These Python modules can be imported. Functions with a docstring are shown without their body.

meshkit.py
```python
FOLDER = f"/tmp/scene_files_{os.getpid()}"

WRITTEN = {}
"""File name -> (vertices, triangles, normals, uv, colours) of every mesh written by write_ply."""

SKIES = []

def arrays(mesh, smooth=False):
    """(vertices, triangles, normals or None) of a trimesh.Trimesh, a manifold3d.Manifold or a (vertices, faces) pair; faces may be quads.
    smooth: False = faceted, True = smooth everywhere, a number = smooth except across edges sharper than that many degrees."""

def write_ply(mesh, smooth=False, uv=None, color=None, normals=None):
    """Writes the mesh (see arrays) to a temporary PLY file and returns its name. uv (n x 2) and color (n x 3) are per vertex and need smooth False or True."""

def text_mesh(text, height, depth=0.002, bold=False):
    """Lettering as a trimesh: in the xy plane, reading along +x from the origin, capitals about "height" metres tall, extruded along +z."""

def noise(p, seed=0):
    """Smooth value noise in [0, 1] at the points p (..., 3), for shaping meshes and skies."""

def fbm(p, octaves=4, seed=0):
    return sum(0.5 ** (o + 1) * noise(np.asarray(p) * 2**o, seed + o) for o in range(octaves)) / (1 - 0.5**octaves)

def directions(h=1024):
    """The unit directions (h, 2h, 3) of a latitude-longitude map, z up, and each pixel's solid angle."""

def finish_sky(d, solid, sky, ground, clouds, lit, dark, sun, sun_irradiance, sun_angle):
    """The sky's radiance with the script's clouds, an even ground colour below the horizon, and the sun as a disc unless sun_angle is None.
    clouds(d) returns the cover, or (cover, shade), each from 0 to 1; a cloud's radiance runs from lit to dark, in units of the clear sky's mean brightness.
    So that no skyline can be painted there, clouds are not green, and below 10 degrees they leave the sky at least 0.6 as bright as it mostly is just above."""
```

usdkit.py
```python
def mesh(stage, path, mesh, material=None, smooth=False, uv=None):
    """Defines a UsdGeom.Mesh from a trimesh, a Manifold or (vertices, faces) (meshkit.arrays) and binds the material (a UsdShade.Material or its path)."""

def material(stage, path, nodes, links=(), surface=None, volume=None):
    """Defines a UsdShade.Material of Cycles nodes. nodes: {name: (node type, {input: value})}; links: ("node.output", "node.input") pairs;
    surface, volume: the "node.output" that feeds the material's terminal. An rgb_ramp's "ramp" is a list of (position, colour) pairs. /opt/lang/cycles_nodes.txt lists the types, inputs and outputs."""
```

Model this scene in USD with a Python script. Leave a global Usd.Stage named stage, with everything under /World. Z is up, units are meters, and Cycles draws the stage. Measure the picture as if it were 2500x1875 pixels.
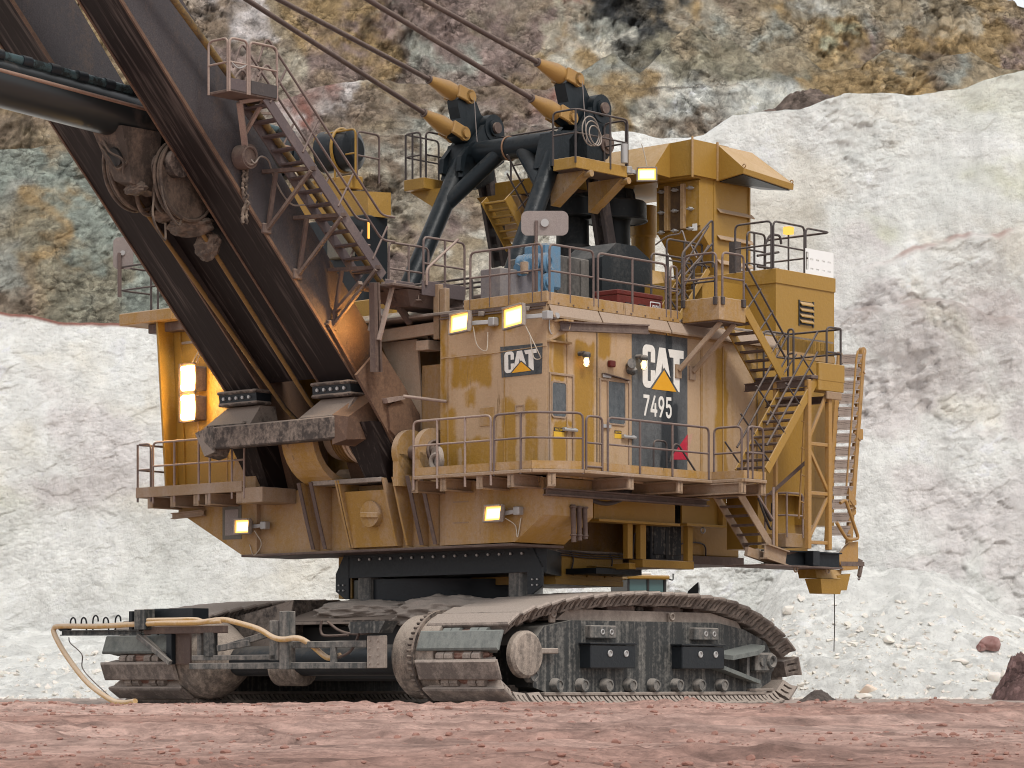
import math, random
import numpy as np, trimesh, manifold3d, shapely
from shapely import affinity
from shapely.geometry import Polygon
import mapbox_earcut as earcut
import usdkit, meshkit
from pxr import Usd, UsdGeom, UsdLux, UsdShade, Gf, Sdf, Vt

random.seed(7)
rng = np.random.default_rng(7)
stage = Usd.Stage.CreateInMemory()
UsdGeom.SetStageUpAxis(stage, 'Z')
UsdGeom.Xform.Define(stage, '/World')
UsdGeom.Scope.Define(stage, '/World/Looks')

# ---------------------------------------------------------------- camera, sky, sun, exposure
cam = UsdGeom.Camera.Define(stage, '/World/camera')
cam.AddTranslateOp().Set((0, 0, 0.5))
cam.AddRotateXOp().Set(90.0)
cam.CreateHorizontalApertureAttr(36.0)
cam.CreateVerticalApertureAttr(27.0)
cam.CreateFocalLengthAttr(103.68)
cam.CreateVerticalApertureOffsetAttr(10.52)
cam.CreateExposureAttr(0.72)
SUN_ELEV, SUN_ROT = math.radians(52), math.radians(150)      # high, behind the camera and to the right, veiled by cloud
sky = UsdLux.DomeLight.Define(stage, '/World/sky')
sky_mat = usdkit.material(stage, '/World/Looks/sky', {
    's': ('sky_texture', {'sky_type': 'single_scattering', 'sun_disc': False, 'sun_elevation': SUN_ELEV, 'sun_rotation': SUN_ROT, 'altitude': 1500.0, 'air_density': 1.0, 'aerosol_density': 3.0}),
    't': ('texture_coordinate', {}), 'n': ('noise_texture', {'scale': 2.2, 'detail': 6.0, 'roughness': 0.6}),
    'r': ('map_range', {'from_min': 0.2, 'from_max': 0.55, 'to_min': 0.7, 'to_max': 1.0, 'clamp': True}),
    'm': ('mix_color', {'b': (6.6, 6.7, 6.9), 'use_clamp': False}),
    'bg': ('background_shader', {'strength': 0.095})},
    [('t.generated', 'n.vector'), ('n.fac', 'r.value'), ('r.result', 'm.fac'), ('s.color', 'm.a'), ('m.result', 'bg.color')], surface='bg.background')
UsdShade.MaterialBindingAPI.Apply(sky.GetPrim()).Bind(sky_mat)
sun = UsdLux.DistantLight.Define(stage, '/World/sun')
sun.CreateIntensityAttr(0.38); sun.CreateAngleAttr(18.0); sun.CreateNormalizeAttr(True); sun.CreateColorAttr((1.0, 0.965, 0.91))
sun.AddRotateZOp().Set(-math.degrees(SUN_ROT)); sun.AddRotateXOp().Set(-(90 - math.degrees(SUN_ELEV)))
for p, k in ((sky, 'sky'),):
    p.GetPrim().SetCustomDataByKey('kind', 'structure')

# ---------------------------------------------------------------- scene tree helpers
_used = {}
def numbered(parent, name):
    k = (parent, name); n = _used.get(k, 0); _used[k] = n + 1
    return f'{parent}/{name}' if n == 0 else f'{parent}/{name}_{n:03d}'
def tag(prim, label=None, category=None, group=None, kind=None):
    prim = prim.GetPrim() if hasattr(prim, 'GetPrim') else prim
    for k, v in (('label', label), ('category', category), ('group', group), ('kind', kind)):
        if v: prim.SetCustomDataByKey(k, v)
    return prim
def thing(name, label, category, loc=(0, 0, 0), rotz=0.0, group=None):
    path = numbered('/World', name)
    x = UsdGeom.Xform.Define(stage, path)
    x.AddTranslateOp().Set(Gf.Vec3d(*map(float, loc))); x.AddRotateZOp().Set(float(rotz))
    tag(x, label, category, group)
    return path
def group(parent, name, label=None):
    path = numbered(parent, name)
    x = UsdGeom.Xform.Define(stage, path)
    if label: tag(x, label)
    return path
def join(*ms):
    ms = [m for m in (ms[0] if len(ms) == 1 and isinstance(ms[0], (list, tuple)) and not isinstance(ms[0][0], np.ndarray) else ms)]
    V, F, n = [], [], 0
    for v, f in ms:
        V.append(np.asarray(v, float)); F.append(np.asarray(f, int) + n); n += len(v)
    return np.vstack(V), np.vstack(F)
def place(parent, name, mesh, mat, smooth=False, label=None, attrs=None, uv=None):
    """One mesh prim in world axes."""
    if isinstance(mesh, trimesh.Trimesh): mesh = (mesh.vertices, mesh.faces)
    path = numbered(parent, name)
    m = usdkit.mesh(stage, path, mesh, f'/World/Looks/{mat}', smooth)
    for k, v in (attrs or {}).items():
        v = np.asarray(v, np.float32)
        if v.ndim == 1: UsdGeom.PrimvarsAPI(m).CreatePrimvar(k, Sdf.ValueTypeNames.FloatArray, 'vertex').Set(Vt.FloatArray.FromNumpy(v))
        else: UsdGeom.PrimvarsAPI(m).CreatePrimvar(k, Sdf.ValueTypeNames.Color3fArray, 'vertex').Set(Vt.Vec3fArray.FromNumpy(v))
    if label: tag(m, label)
    return path
# The shovel is laid out in its own axes: a backwards from the front of its house, b to its right (towards the camera), z up, origin under the
# front right corner of the house. Its Xform stands at the middle of its crawlers; add() carries a mesh over to that Xform.
AC, BC, ANGLE = 3.4, -6.1, 42.0
SA, CA = math.sin(math.radians(ANGLE)), math.cos(math.radians(ANGLE))
ORIGIN = (0.732, 62.0)
def to_world(a, b): return ORIGIN[0] + SA * a + CA * b, ORIGIN[1] + CA * a - SA * b
def add(parent, name, mesh, mat, smooth=False, label=None, attrs=None):
    if isinstance(mesh, trimesh.Trimesh): mesh = (mesh.vertices, mesh.faces)
    v, f = np.array(mesh[0], float), np.asarray(mesh[1], int)
    v = np.stack([v[:, 0] - AC, BC - v[:, 1], v[:, 2]], 1)
    return place(parent, name, (v, f[:, ::-1]), mat, smooth, label, attrs)

# ---------------------------------------------------------------- shapes, each (vertices, triangles)
def unit(v):
    v = np.asarray(v, float); n = np.linalg.norm(v)
    return v / n if n > 1e-12 else v
CUBE_F = np.array([[0, 2, 1], [0, 3, 2], [4, 5, 6], [4, 6, 7], [0, 1, 5], [0, 5, 4], [1, 2, 6], [1, 6, 5], [2, 3, 7], [2, 7, 6], [3, 0, 4], [3, 4, 7]])
def hexa(p): return np.asarray(p, float), CUBE_F            # bottom ring of four, top ring of four
def frame_box(o, x, y, z, ch=0.0):
    """Box from corner o along the edge vectors x, y, z; ch bevels every edge."""
    o, x, y, z = (np.asarray(k, float) for k in (o, x, y, z))
    if ch <= 0:
        return hexa([o, o + x, o + x + y, o + y, o + z, o + x + z, o + x + y + z, o + y + z])
    L = [np.linalg.norm(k) for k in (x, y, z)]
    ch = min(ch, 0.45 * min(L)); t = [ch / l for l in L]; pts = []
    for i in (0, 1):
        for j in (0, 1):
            for k in (0, 1):
                s = [t[0] if i == 0 else 1 - t[0], t[1] if j == 0 else 1 - t[1], t[2] if k == 0 else 1 - t[2]]
                pts += [o + x * i + y * s[1] + z * s[2], o + x * s[0] + y * j + z * s[2], o + x * s[0] + y * s[1] + z * k]
    h = trimesh.convex.convex_hull(np.array(pts))
    return np.array(h.vertices), np.array(h.faces)
def box(a0, a1, b0, b1, z0, z1, ch=0.0):
    return frame_box((min(a0, a1), min(b0, b1), min(z0, z1)), (abs(a1 - a0), 0, 0), (0, abs(b1 - b0), 0), (0, 0, abs(z1 - z0)), ch)
def beam(p, q, w, h, up=(0, 0, 1), ch=0.0, off=0.0):
    """Bar from p to q: w across, h along up (centred; off shifts it along up)."""
    p, q = np.asarray(p, float), np.asarray(q, float); d = q - p; t = unit(d)
    s = unit(np.cross(np.asarray(up, float), t)); u = np.cross(t, s)
    return frame_box(p - s * w / 2 - u * (h / 2 - off), d, s * w, u * h, ch)
def ibeam(p, q, w, h, t=0.03, up=(0, 0, 1)):
    p, q = np.asarray(p, float), np.asarray(q, float); tt = unit(q - p); s = unit(np.cross(np.asarray(up, float), tt)); u = np.cross(tt, s)
    return join(beam(p + u * (h - t) / 2, q + u * (h - t) / 2, w, t, up), beam(p - u * (h - t) / 2, q - u * (h - t) / 2, w, t, up), beam(p, q, t, h - 2 * t, up))
def rings(P, frames, r, n, closed=False, caps=True):
    ang = np.arange(n) * 2 * math.pi / n; m = len(P); r = np.broadcast_to(r, (m,))
    V = np.concatenate([P[i] + r[i] * (np.cos(ang)[:, None] * frames[i][0] + np.sin(ang)[:, None] * frames[i][1]) for i in range(m)])
    F = []
    for i in range(m if closed else m - 1):
        j = (i + 1) % m
        for k in range(n):
            l = (k + 1) % n
            F += [[i * n + k, i * n + l, j * n + l], [i * n + k, j * n + l, j * n + k]]
    if caps and not closed:
        for i, flip in ((0, True), (m - 1, False)):
            b = len(V); V = np.vstack([V, V[i * n:(i + 1) * n]])
            F += [[b, b + k + 1, b + k] if flip else [b, b + k, b + k + 1] for k in range(1, n - 1)]
    return V, np.array(F)
def sweep(P, r, n=8, closed=False, caps=True):
    P = np.asarray(P, float); m = len(P)
    T = [unit((P[(i + 1) % m] if closed or i < m - 1 else P[i]) - (P[i - 1] if closed or i > 0 else P[i])) for i in range(m)]
    ref = np.array([0, 0, 1.0]) if abs(T[0][2]) < 0.9 else np.array([1.0, 0, 0])
    u = unit(np.cross(ref, T[0])); fr = []
    for t in T:
        u = unit(u - t * np.dot(u, t)); fr.append((u, np.cross(t, u)))
    return rings(P, fr, r, n, closed, caps)
def tube(p, q, r, n=10, r2=None): return sweep([p, q], [r, r if r2 is None else r2], n)
def fillet(P, rad, k=4):
    P = [np.asarray(p, float) for p in P]; out = [P[0]]
    for i in range(1, len(P) - 1):
        d0, d1 = P[i - 1] - P[i], P[i + 1] - P[i]
        t = min(rad, 0.45 * np.linalg.norm(d0), 0.45 * np.linalg.norm(d1)); A, B = P[i] + unit(d0) * t, P[i] + unit(d1) * t
        out += [(1 - s) ** 2 * A + 2 * s * (1 - s) * P[i] + s * s * B for s in np.linspace(0, 1, k)]
    return out + [P[-1]]
def pipe(P, r, rad=0.12, n=8): return sweep(fillet(P, rad), r, n)
def curve(P, k=8):
    """Catmull-Rom through the points."""
    P = np.asarray(P, float); Q = np.vstack([2 * P[0] - P[1], P, 2 * P[-1] - P[-2]]); out = []
    for i in range(1, len(Q) - 2):
        for t in np.linspace(0, 1, k, endpoint=False):
            p0, p1, p2, p3 = Q[i - 1:i + 3]
            out.append(0.5 * (2 * p1 + (p2 - p0) * t + (2 * p0 - 5 * p1 + 4 * p2 - p3) * t * t + (3 * p1 - p0 - 3 * p2 + p3) * t ** 3))
    return np.array(out + [P[-1]])
def prism(P, d):
    """Plane polygon P (3D points) pushed along the vector d."""
    P = np.asarray(P, float); d = np.asarray(d, float); n = len(P)
    nrm = sum(np.cross(P[i] - P[0], P[(i + 1) % n] - P[0]) for i in range(1, n - 1)); nrm = unit(nrm)
    x = unit(P[1] - P[0]); y = np.cross(nrm, x)
    t = earcut.triangulate_float64(np.stack([(P - P[0]) @ x, (P - P[0]) @ y], 1), np.array([n], np.uint32)).reshape(-1, 3).astype(int)
    V = np.vstack([P, P + d]); side = []
    for i in range(n):
        j = (i + 1) % n; side += [[i, j, n + j], [i, n + j, n + i]]
    F = np.vstack([t[:, ::-1], t + n, side])
    if np.dot(nrm, d) < 0: F = F[:, ::-1]
    return V, F
def in_az(pts, b0, b1): return prism([(a, b0, z) for a, z in pts], (0, b1 - b0, 0))
def in_bz(pts, a0, a1): return prism([(a0, b, z) for b, z in pts], (a1 - a0, 0, 0))
def in_ab(pts, z0, z1): return prism([(a, b, z0) for a, b in pts], (0, 0, z1 - z0))
def shape_az(poly, b0, b1):
    """shapely polygon (holes allowed) in the a-z plane, between b0 and b1."""
    ms = []
    for g in getattr(poly, 'geoms', [poly]):
        m = trimesh.creation.extrude_polygon(g, abs(b1 - b0), engine='earcut')
        v = np.array(m.vertices); ms.append((np.stack([v[:, 0], min(b0, b1) + v[:, 2], v[:, 1]], 1), np.array(m.faces)[:, ::-1]))
    return join(ms)
def shape_bz(poly, a0, a1):
    ms = []
    for g in getattr(poly, 'geoms', [poly]):
        m = trimesh.creation.extrude_polygon(g, abs(a1 - a0), engine='earcut')
        v = np.array(m.vertices); ms.append((np.stack([min(a0, a1) + v[:, 2], v[:, 0], v[:, 1]], 1), np.array(m.faces)))
    return join(ms)
def lathe(profile, c, axis, n=24, caps=True):
    """profile of (radius, distance along axis)."""
    axis = unit(axis); ref = np.array([0, 0, 1.0]) if abs(axis[2]) < 0.9 else np.array([1.0, 0, 0])
    x = unit(np.cross(ref, axis)); y = np.cross(axis, x); c = np.asarray(c, float)
    return rings(np.array([c + axis * h for _, h in profile]), [(x, y)] * len(profile), np.array([max(r, 1e-4) for r, _ in profile]), n, caps=caps)
def disc(c, axis, r, t, n=20): return lathe([(r, -t / 2), (r, t / 2)], c, axis, n)
def torus(c, axis, R, r, n=28, k=8):
    axis = unit(axis); ref = np.array([0, 0, 1.0]) if abs(axis[2]) < 0.9 else np.array([1.0, 0, 0])
    x = unit(np.cross(ref, axis)); y = np.cross(axis, x); c = np.asarray(c, float)
    return sweep([c + R * (math.cos(t) * x + math.sin(t) * y) for t in np.arange(n) * 2 * math.pi / n], r, k, closed=True)
def grid(o, x, y, nx, ny):
    """Sheet from corner o over the edge vectors x, y; returns mesh and the (s, t) of its points."""
    s, t = np.meshgrid(np.linspace(0, 1, nx), np.linspace(0, 1, ny)); s, t = s.ravel(), t.ravel()
    V = np.asarray(o, float) + s[:, None] * np.asarray(x, float) + t[:, None] * np.asarray(y, float)
    i = (np.arange(ny - 1)[:, None] * nx + np.arange(nx - 1)).ravel()
    F = np.concatenate([np.stack([i, i + 1, i + nx + 1], 1), np.stack([i, i + nx + 1, i + nx], 1)])
    return (V, F), s, t
def move(m, d): return np.asarray(m[0], float) + np.asarray(d, float), m[1]
def boxmask(u, v, u0, u1, v0, v1, soft=0.04):
    sm = lambda x: 1 / (1 + np.exp(-np.clip(x / (soft / 4), -40, 40)))
    return sm(u - u0) * sm(u1 - u) * sm(v - v0) * sm(v1 - v)

# ---------------------------------------------------------------- materials
def look(name, nodes, links, surface='p.BSDF', volume=None):
    usdkit.material(stage, f'/World/Looks/{name}', nodes, links, surface=surface, volume=volume)
def grime(name, base, dust, lo=0.45, hi=0.65, rough=0.45, up=0.35, streak=0.18, scale=1.6, attr=None, gain=0.9, bump=0.015, var=0.25, spots=None, low=None):
    """Paint or steel under dust: dust lies where vertical-run noise is high, more on faces that look up; attr adds a mesh's own dust map."""
    n = {'g': ('geometry', {}), 'mp': ('mapping', {'scale': (1.0, 1.0, streak)}),
         'n1': ('noise_texture', {'scale': scale, 'detail': 6.0, 'roughness': 0.62}), 'n2': ('noise_texture', {'scale': 11.0, 'detail': 5.0, 'roughness': 0.65}),
         'mx': ('mix_float', {'fac': 0.38}), 'sp': ('separate_xyz', {}), 'mu': ('math', {'math_type': 'multiply', 'value2': up}),
         'mk': ('math', {'math_type': 'maximum', 'value2': -0.06}), 'ad': ('math', {'math_type': 'add'}),
         'rg': ('map_range', {'from_min': lo, 'from_max': hi, 'clamp': True}),
         'n3': ('noise_texture', {'scale': 45.0, 'detail': 4.0, 'roughness': 0.7}), 'vr': ('map_range', {'from_min': 0.25, 'from_max': 0.75, 'to_min': 1 - var, 'to_max': 1 + var * 0.6}),
         'c': ('mix_color', {'a': base, 'b': dust}), 'v': ('mix_color', {'blend_type': 'multiply', 'fac': 1.0, 'use_clamp': False}),
         'rr': ('map_range', {'to_min': rough, 'to_max': 0.88}), 'bm': ('bump', {'strength': 0.5, 'distance': bump}), 'p': ('principled_bsdf', {'specular_ior_level': 0.22})}
    l = [('g.position', 'mp.vector'), ('mp.vector', 'n1.vector'), ('g.position', 'n2.vector'), ('g.position', 'n3.vector'), ('n1.fac', 'mx.a'), ('n2.fac', 'mx.b'),
         ('g.normal', 'sp.vector'), ('sp.z', 'mu.value1'), ('mu.value', 'mk.value1'), ('mk.value', 'ad.value2'), ('mx.result', 'ad.value1')]
    last = 'ad.value'
    if attr:
        n['at'] = ('attribute', {'attribute': attr}); n['am'] = ('math', {'math_type': 'multiply_add', 'value2': gain})
        l += [('at.fac', 'am.value1'), (last, 'am.value3')]; last = 'am.value'
    l += [(last, 'rg.value'), ('rg.result', 'c.fac'), ('c.result', 'v.a'), ('n3.fac', 'vr.value'), ('vr.result', 'v.b'), ('v.result', 'p.base_color'),
          ('rg.result', 'rr.value'), ('rr.result', 'p.roughness'), ('n2.fac', 'bm.height'), ('bm.normal', 'p.normal')]
    if spots:                                                            # (colour, threshold): dark or pale flecks
        n['ns'] = ('noise_texture', {'scale': spots[2], 'detail': 6.0, 'roughness': 0.75}); n['rs'] = ('map_range', {'from_min': spots[1], 'from_max': spots[1] + 0.06, 'clamp': True})
        n['cs'] = ('mix_color', {'b': spots[0]}); l = [x for x in l if x != ('c.result', 'v.a')] + [('mp.vector', 'ns.vector'), ('ns.fac', 'rs.value'), ('rs.result', 'cs.fac'), ('c.result', 'cs.a'), ('cs.result', 'v.a')]
    if low:                                                              # (colour, z below, z above): the base turns to this colour low down
        n['sl'] = ('separate_xyz', {}); n['ml'] = ('map_range', {'from_min': low[2], 'from_max': low[1], 'clamp': True}); n['cl'] = ('mix_color', {'a': base, 'b': low[0]}); n['wl'] = ('math', {'math_type': 'multiply_add', 'value2': 5.0})
        l += [('g.position', 'sl.vector'), ('n1.fac', 'wl.value1'), ('sl.z', 'wl.value3'), ('wl.value', 'ml.value'), ('ml.result', 'cl.fac'), ('cl.result', 'c.a')]
    look(name, n, l)
def plain(name, col, rough=0.5, **kw): look(name, {'p': ('principled_bsdf', {'base_color': col, 'roughness': rough, **kw})}, [])
def lamp(name, col, strength): look(name, {'e': ('emission', {'color': col, 'strength': strength})}, [], surface='e.emission')
TAN = (0.43, 0.30, 0.175)
grime('yellow_paint', (0.31, 0.178, 0.036), TAN, 0.56, 0.92, 0.42, up=0.5, streak=0.12, spots=((0.20, 0.125, 0.05), 0.66, 5.0))
grime('yellow_dusty', (0.31, 0.175, 0.04), (0.37, 0.265, 0.18), 0.38, 0.66, 0.5, up=0.4, streak=0.12, spots=((0.15, 0.095, 0.05), 0.63, 4.0))
grime('yellow_wall', (0.31, 0.172, 0.028), (0.42, 0.295, 0.185), 0.42, 0.80, 0.4, up=0.3, attr='dust', gain=0.6, streak=0.055, scale=4.5, spots=((0.17, 0.105, 0.045), 0.63, 5.0))
grime('tan_steel', (0.27, 0.18, 0.105), (0.33, 0.25, 0.19), 0.4, 0.62, 0.6)
grime('rail_steel', (0.13, 0.095, 0.085), (0.25, 0.19, 0.16), 0.5, 0.8, 0.6)
grime('rail_dark', (0.06, 0.05, 0.048), (0.2, 0.155, 0.13), 0.55, 0.85, 0.5)
grime('rail_dusty', (0.24, 0.175, 0.15), (0.36, 0.28, 0.23), 0.4, 0.7, 0.7)
grime('black_steel', (0.014, 0.017, 0.02), (0.10, 0.09, 0.08), 0.62, 0.9, 0.38, up=0.3)
grime('gantry_steel', (0.009, 0.013, 0.016), (0.06, 0.058, 0.055), 0.62, 0.95, 0.35, up=0.28, spots=((0.28, 0.28, 0.27), 0.69, 7.0))
grime('boom_steel', (0.058, 0.051, 0.053), (0.13, 0.092, 0.07), 0.5, 0.82, 0.55, up=0.1, var=0.5, low=((0.125, 0.072, 0.045), 8.6, 12.4))  # low brown is rust plus warm lamp glow put into the colour
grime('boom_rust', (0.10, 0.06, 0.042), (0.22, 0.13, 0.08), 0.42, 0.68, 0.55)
grime('mud_steel', (0.055, 0.045, 0.04), (0.25, 0.20, 0.165), 0.44, 0.6, 0.7, up=0.5, streak=0.6, scale=3.0)
grime('brown_steel', (0.10, 0.07, 0.06), (0.2, 0.15, 0.12), 0.45, 0.7, 0.6)
grime('shoe_steel', (0.13, 0.108, 0.095), (0.34, 0.285, 0.245), 0.40, 0.62, 0.75, up=0.3, streak=0.7, scale=2.6, var=0.4)
grime('shoe_grey', (0.10, 0.11, 0.105), (0.20, 0.21, 0.195), 0.4, 0.66, 0.5, up=0.3, streak=0.5, scale=5.0)
grime('crawler_frame', (0.034, 0.036, 0.036), (0.26, 0.245, 0.22), 0.47, 0.72, 0.5, up=0.85, streak=0.05, scale=7.0)
grime('grey_frame', (0.07, 0.072, 0.07), (0.26, 0.235, 0.21), 0.42, 0.66, 0.65, up=0.5, streak=0.12, scale=5.0)
grime('dusty_grey', (0.2, 0.165, 0.14), (0.33, 0.28, 0.24), 0.4, 0.65, 0.8, up=0.4)
grime('rope_brown', (0.085, 0.06, 0.052), (0.16, 0.12, 0.10), 0.45, 0.7, 0.55)
grime('rope_ochre', (0.17, 0.095, 0.03), (0.07, 0.05, 0.04), 0.45, 0.62, 0.6)
grime('cable_yellow', (0.45, 0.27, 0.09), (0.55, 0.42, 0.30), 0.4, 0.65, 0.5)
grime('cream_pipe', (0.5, 0.45, 0.37), (0.30, 0.23, 0.17), 0.5, 0.7, 0.6)
grime('tan_guard', (0.42, 0.31, 0.22), (0.5, 0.40, 0.31), 0.4, 0.7, 0.8)
grime('panel_blue', (0.026, 0.030, 0.034), (0.125, 0.13, 0.132), 0.38, 0.76, 0.4, attr='dust', gain=0.55, streak=0.2, var=0.5)
grime('motor_blue', (0.10, 0.20, 0.30), (0.2, 0.2, 0.2), 0.5, 0.8, 0.5)
grime('motor_grey', (0.14, 0.13, 0.14), (0.24, 0.21, 0.19), 0.45, 0.7, 0.6)
grime('chest_red', (0.12, 0.02, 0.014), (0.16, 0.08, 0.06), 0.55, 0.9, 0.5)
grime('grey_cabinet', (0.13, 0.12, 0.10), (0.2, 0.17, 0.13), 0.5, 0.8, 0.6)
grime('disc_grey', (0.24, 0.205, 0.19), (0.3, 0.26, 0.24), 0.45, 0.75, 0.6)
grime('logo_white', (0.68, 0.66, 0.61), (0.5, 0.46, 0.4), 0.5, 0.85, 0.5, up=0, var=0.1)
grime('logo_yellow', (0.62, 0.30, 0.015), (0.55, 0.30, 0.08), 0.55, 0.9, 0.4, up=0, var=0.1)
grime('logo_red', (0.42, 0.02, 0.045), (0.45, 0.2, 0.18), 0.5, 0.8, 0.4, up=0)
grime('logo_pink', (0.46, 0.25, 0.20), TAN, 0.4, 0.8, 0.5, up=0)
grime('glass_dusty', (0.05, 0.062, 0.07), (0.16, 0.17, 0.175), 0.35, 0.75, 0.25, up=0, streak=0.4, scale=8.0, var=0.5)
def streaked(name, base, pale, lo, hi, D, rough=0.5, along=0.35, across=9.0, mid=None):
    """Steel scraped along the direction D: fine pale scratches and worn bands that run with it."""
    D = unit(D); A = unit(np.cross(D, (0, 0, 1.0))); B = np.cross(D, A); n = {'g': ('geometry', {})}; l = []
    for k, v, s in (('x', A, across), ('y', B, across), ('z', D, along)):
        n['d' + k] = ('vector_math', {'math_type': 'dot_product', 'vector2': tuple(v)}); n['s' + k] = ('math', {'math_type': 'multiply', 'value2': s}); l += [('g.position', f'd{k}.vector1'), (f'd{k}.value', f's{k}.value1'), (f's{k}.value', f'cb.{k}')]
    n |= {'cb': ('combine_xyz', {}), 'n1': ('noise_texture', {'scale': 1.0, 'detail': 7.0, 'roughness': 0.7}), 'lw': ('noise_texture', {'scale': 0.35, 'detail': 4.0}), 'ad': ('math', {'math_type': 'multiply_add', 'value2': 0.55}),
          'rg': ('map_range', {'from_min': lo, 'from_max': hi, 'clamp': True}), 'c': ('mix_color', {'a': base, 'b': pale}), 'bm': ('bump', {'strength': 0.4, 'distance': 0.02}), 'p': ('principled_bsdf', {'roughness': rough, 'specular_ior_level': 0.15})}
    l += [('cb.vector', 'n1.vector'), ('g.position', 'lw.vector'), ('lw.fac', 'ad.value1'), ('n1.fac', 'ad.value3'), ('ad.value', 'rg.value'), ('rg.result', 'c.fac'), ('c.result', 'p.base_color'), ('n1.fac', 'bm.height'), ('bm.normal', 'p.normal')]
    look(name, n, l)
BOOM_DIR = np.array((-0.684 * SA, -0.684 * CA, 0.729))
streaked('boom_under_shaded', (0.0115, 0.008, 0.0075), (0.12, 0.095, 0.085), 0.80, 1.10, BOOM_DIR)  # near-black base paints in the shade below the boom, along with grease
plain('glass_green', (0.05, 0.11, 0.11), 0.08)
plain('white_sheet', (0.7, 0.7, 0.68), 0.6)
plain('black_plain', (0.012, 0.012, 0.012), 0.5)
plain('sticker_yellow', (0.6, 0.36, 0.02), 0.5)
plain('galvanised', (0.35, 0.34, 0.33), 0.45, metallic=0.3)
def lens(name, core, rim, s0, s1):
    look(name, {'a': ('attribute', {'attribute': 'glow'}), 'c': ('mix_color', {'a': rim, 'b': core}), 's': ('map_range', {'to_min': s0, 'to_max': s1}), 'e': ('emission', {})}, [('a.fac', 'c.fac'), ('a.fac', 's.value'), ('c.result', 'e.color'), ('s.result', 'e.strength')], surface='e.emission')
lens('lamp_warm', (1.0, 0.80, 0.46), (1.0, 0.48, 0.08), 1.0, 12.0)
lens('lamp_added', (1.0, 0.52, 0.16), (1.0, 0.5, 0.12), 25.0, 240.0)
lens('lamp_hot', (1.0, 0.66, 0.28), (1.0, 0.50, 0.12), 12.0, 85.0)
lamp('lamp_amber', (1.0, 0.42, 0.08), 1.1)
lamp('bulb_warm', (1.0, 0.66, 0.32), 3.0)

# ---------------------------------------------------------------- the pit: red floor, pale lower face, coloured upper face
def sheet_cols(w_in, step, w_out):
    mid = np.arange(-w_in, w_in + step / 2, step); out = w_in + np.cumsum(step * 1.18 ** np.arange(1, 60)); out = out[out < w_out]
    return np.concatenate([-out[::-1], mid, out])
def sheet(xs, V):
    ny, nx = V.shape[:2]
    i = (np.arange(ny - 1)[:, None] * nx + np.arange(nx - 1)).ravel()
    return V.reshape(-1, 3), np.concatenate([np.stack([i, i + 1, i + nx + 1], 1), np.stack([i, i + nx + 1, i + nx], 1)])
from scipy.spatial import cKDTree
def ridged(p, octaves, seed): return sum(0.5 ** o * (1 - np.abs(2 * meshkit.noise(p * 2 ** o, seed + o) - 1)) for o in range(octaves)) / 2
def step(x, a, b):
    t = np.clip((x - a) / (b - a), 0, 1); return t * t * (3 - 2 * t)
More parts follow.
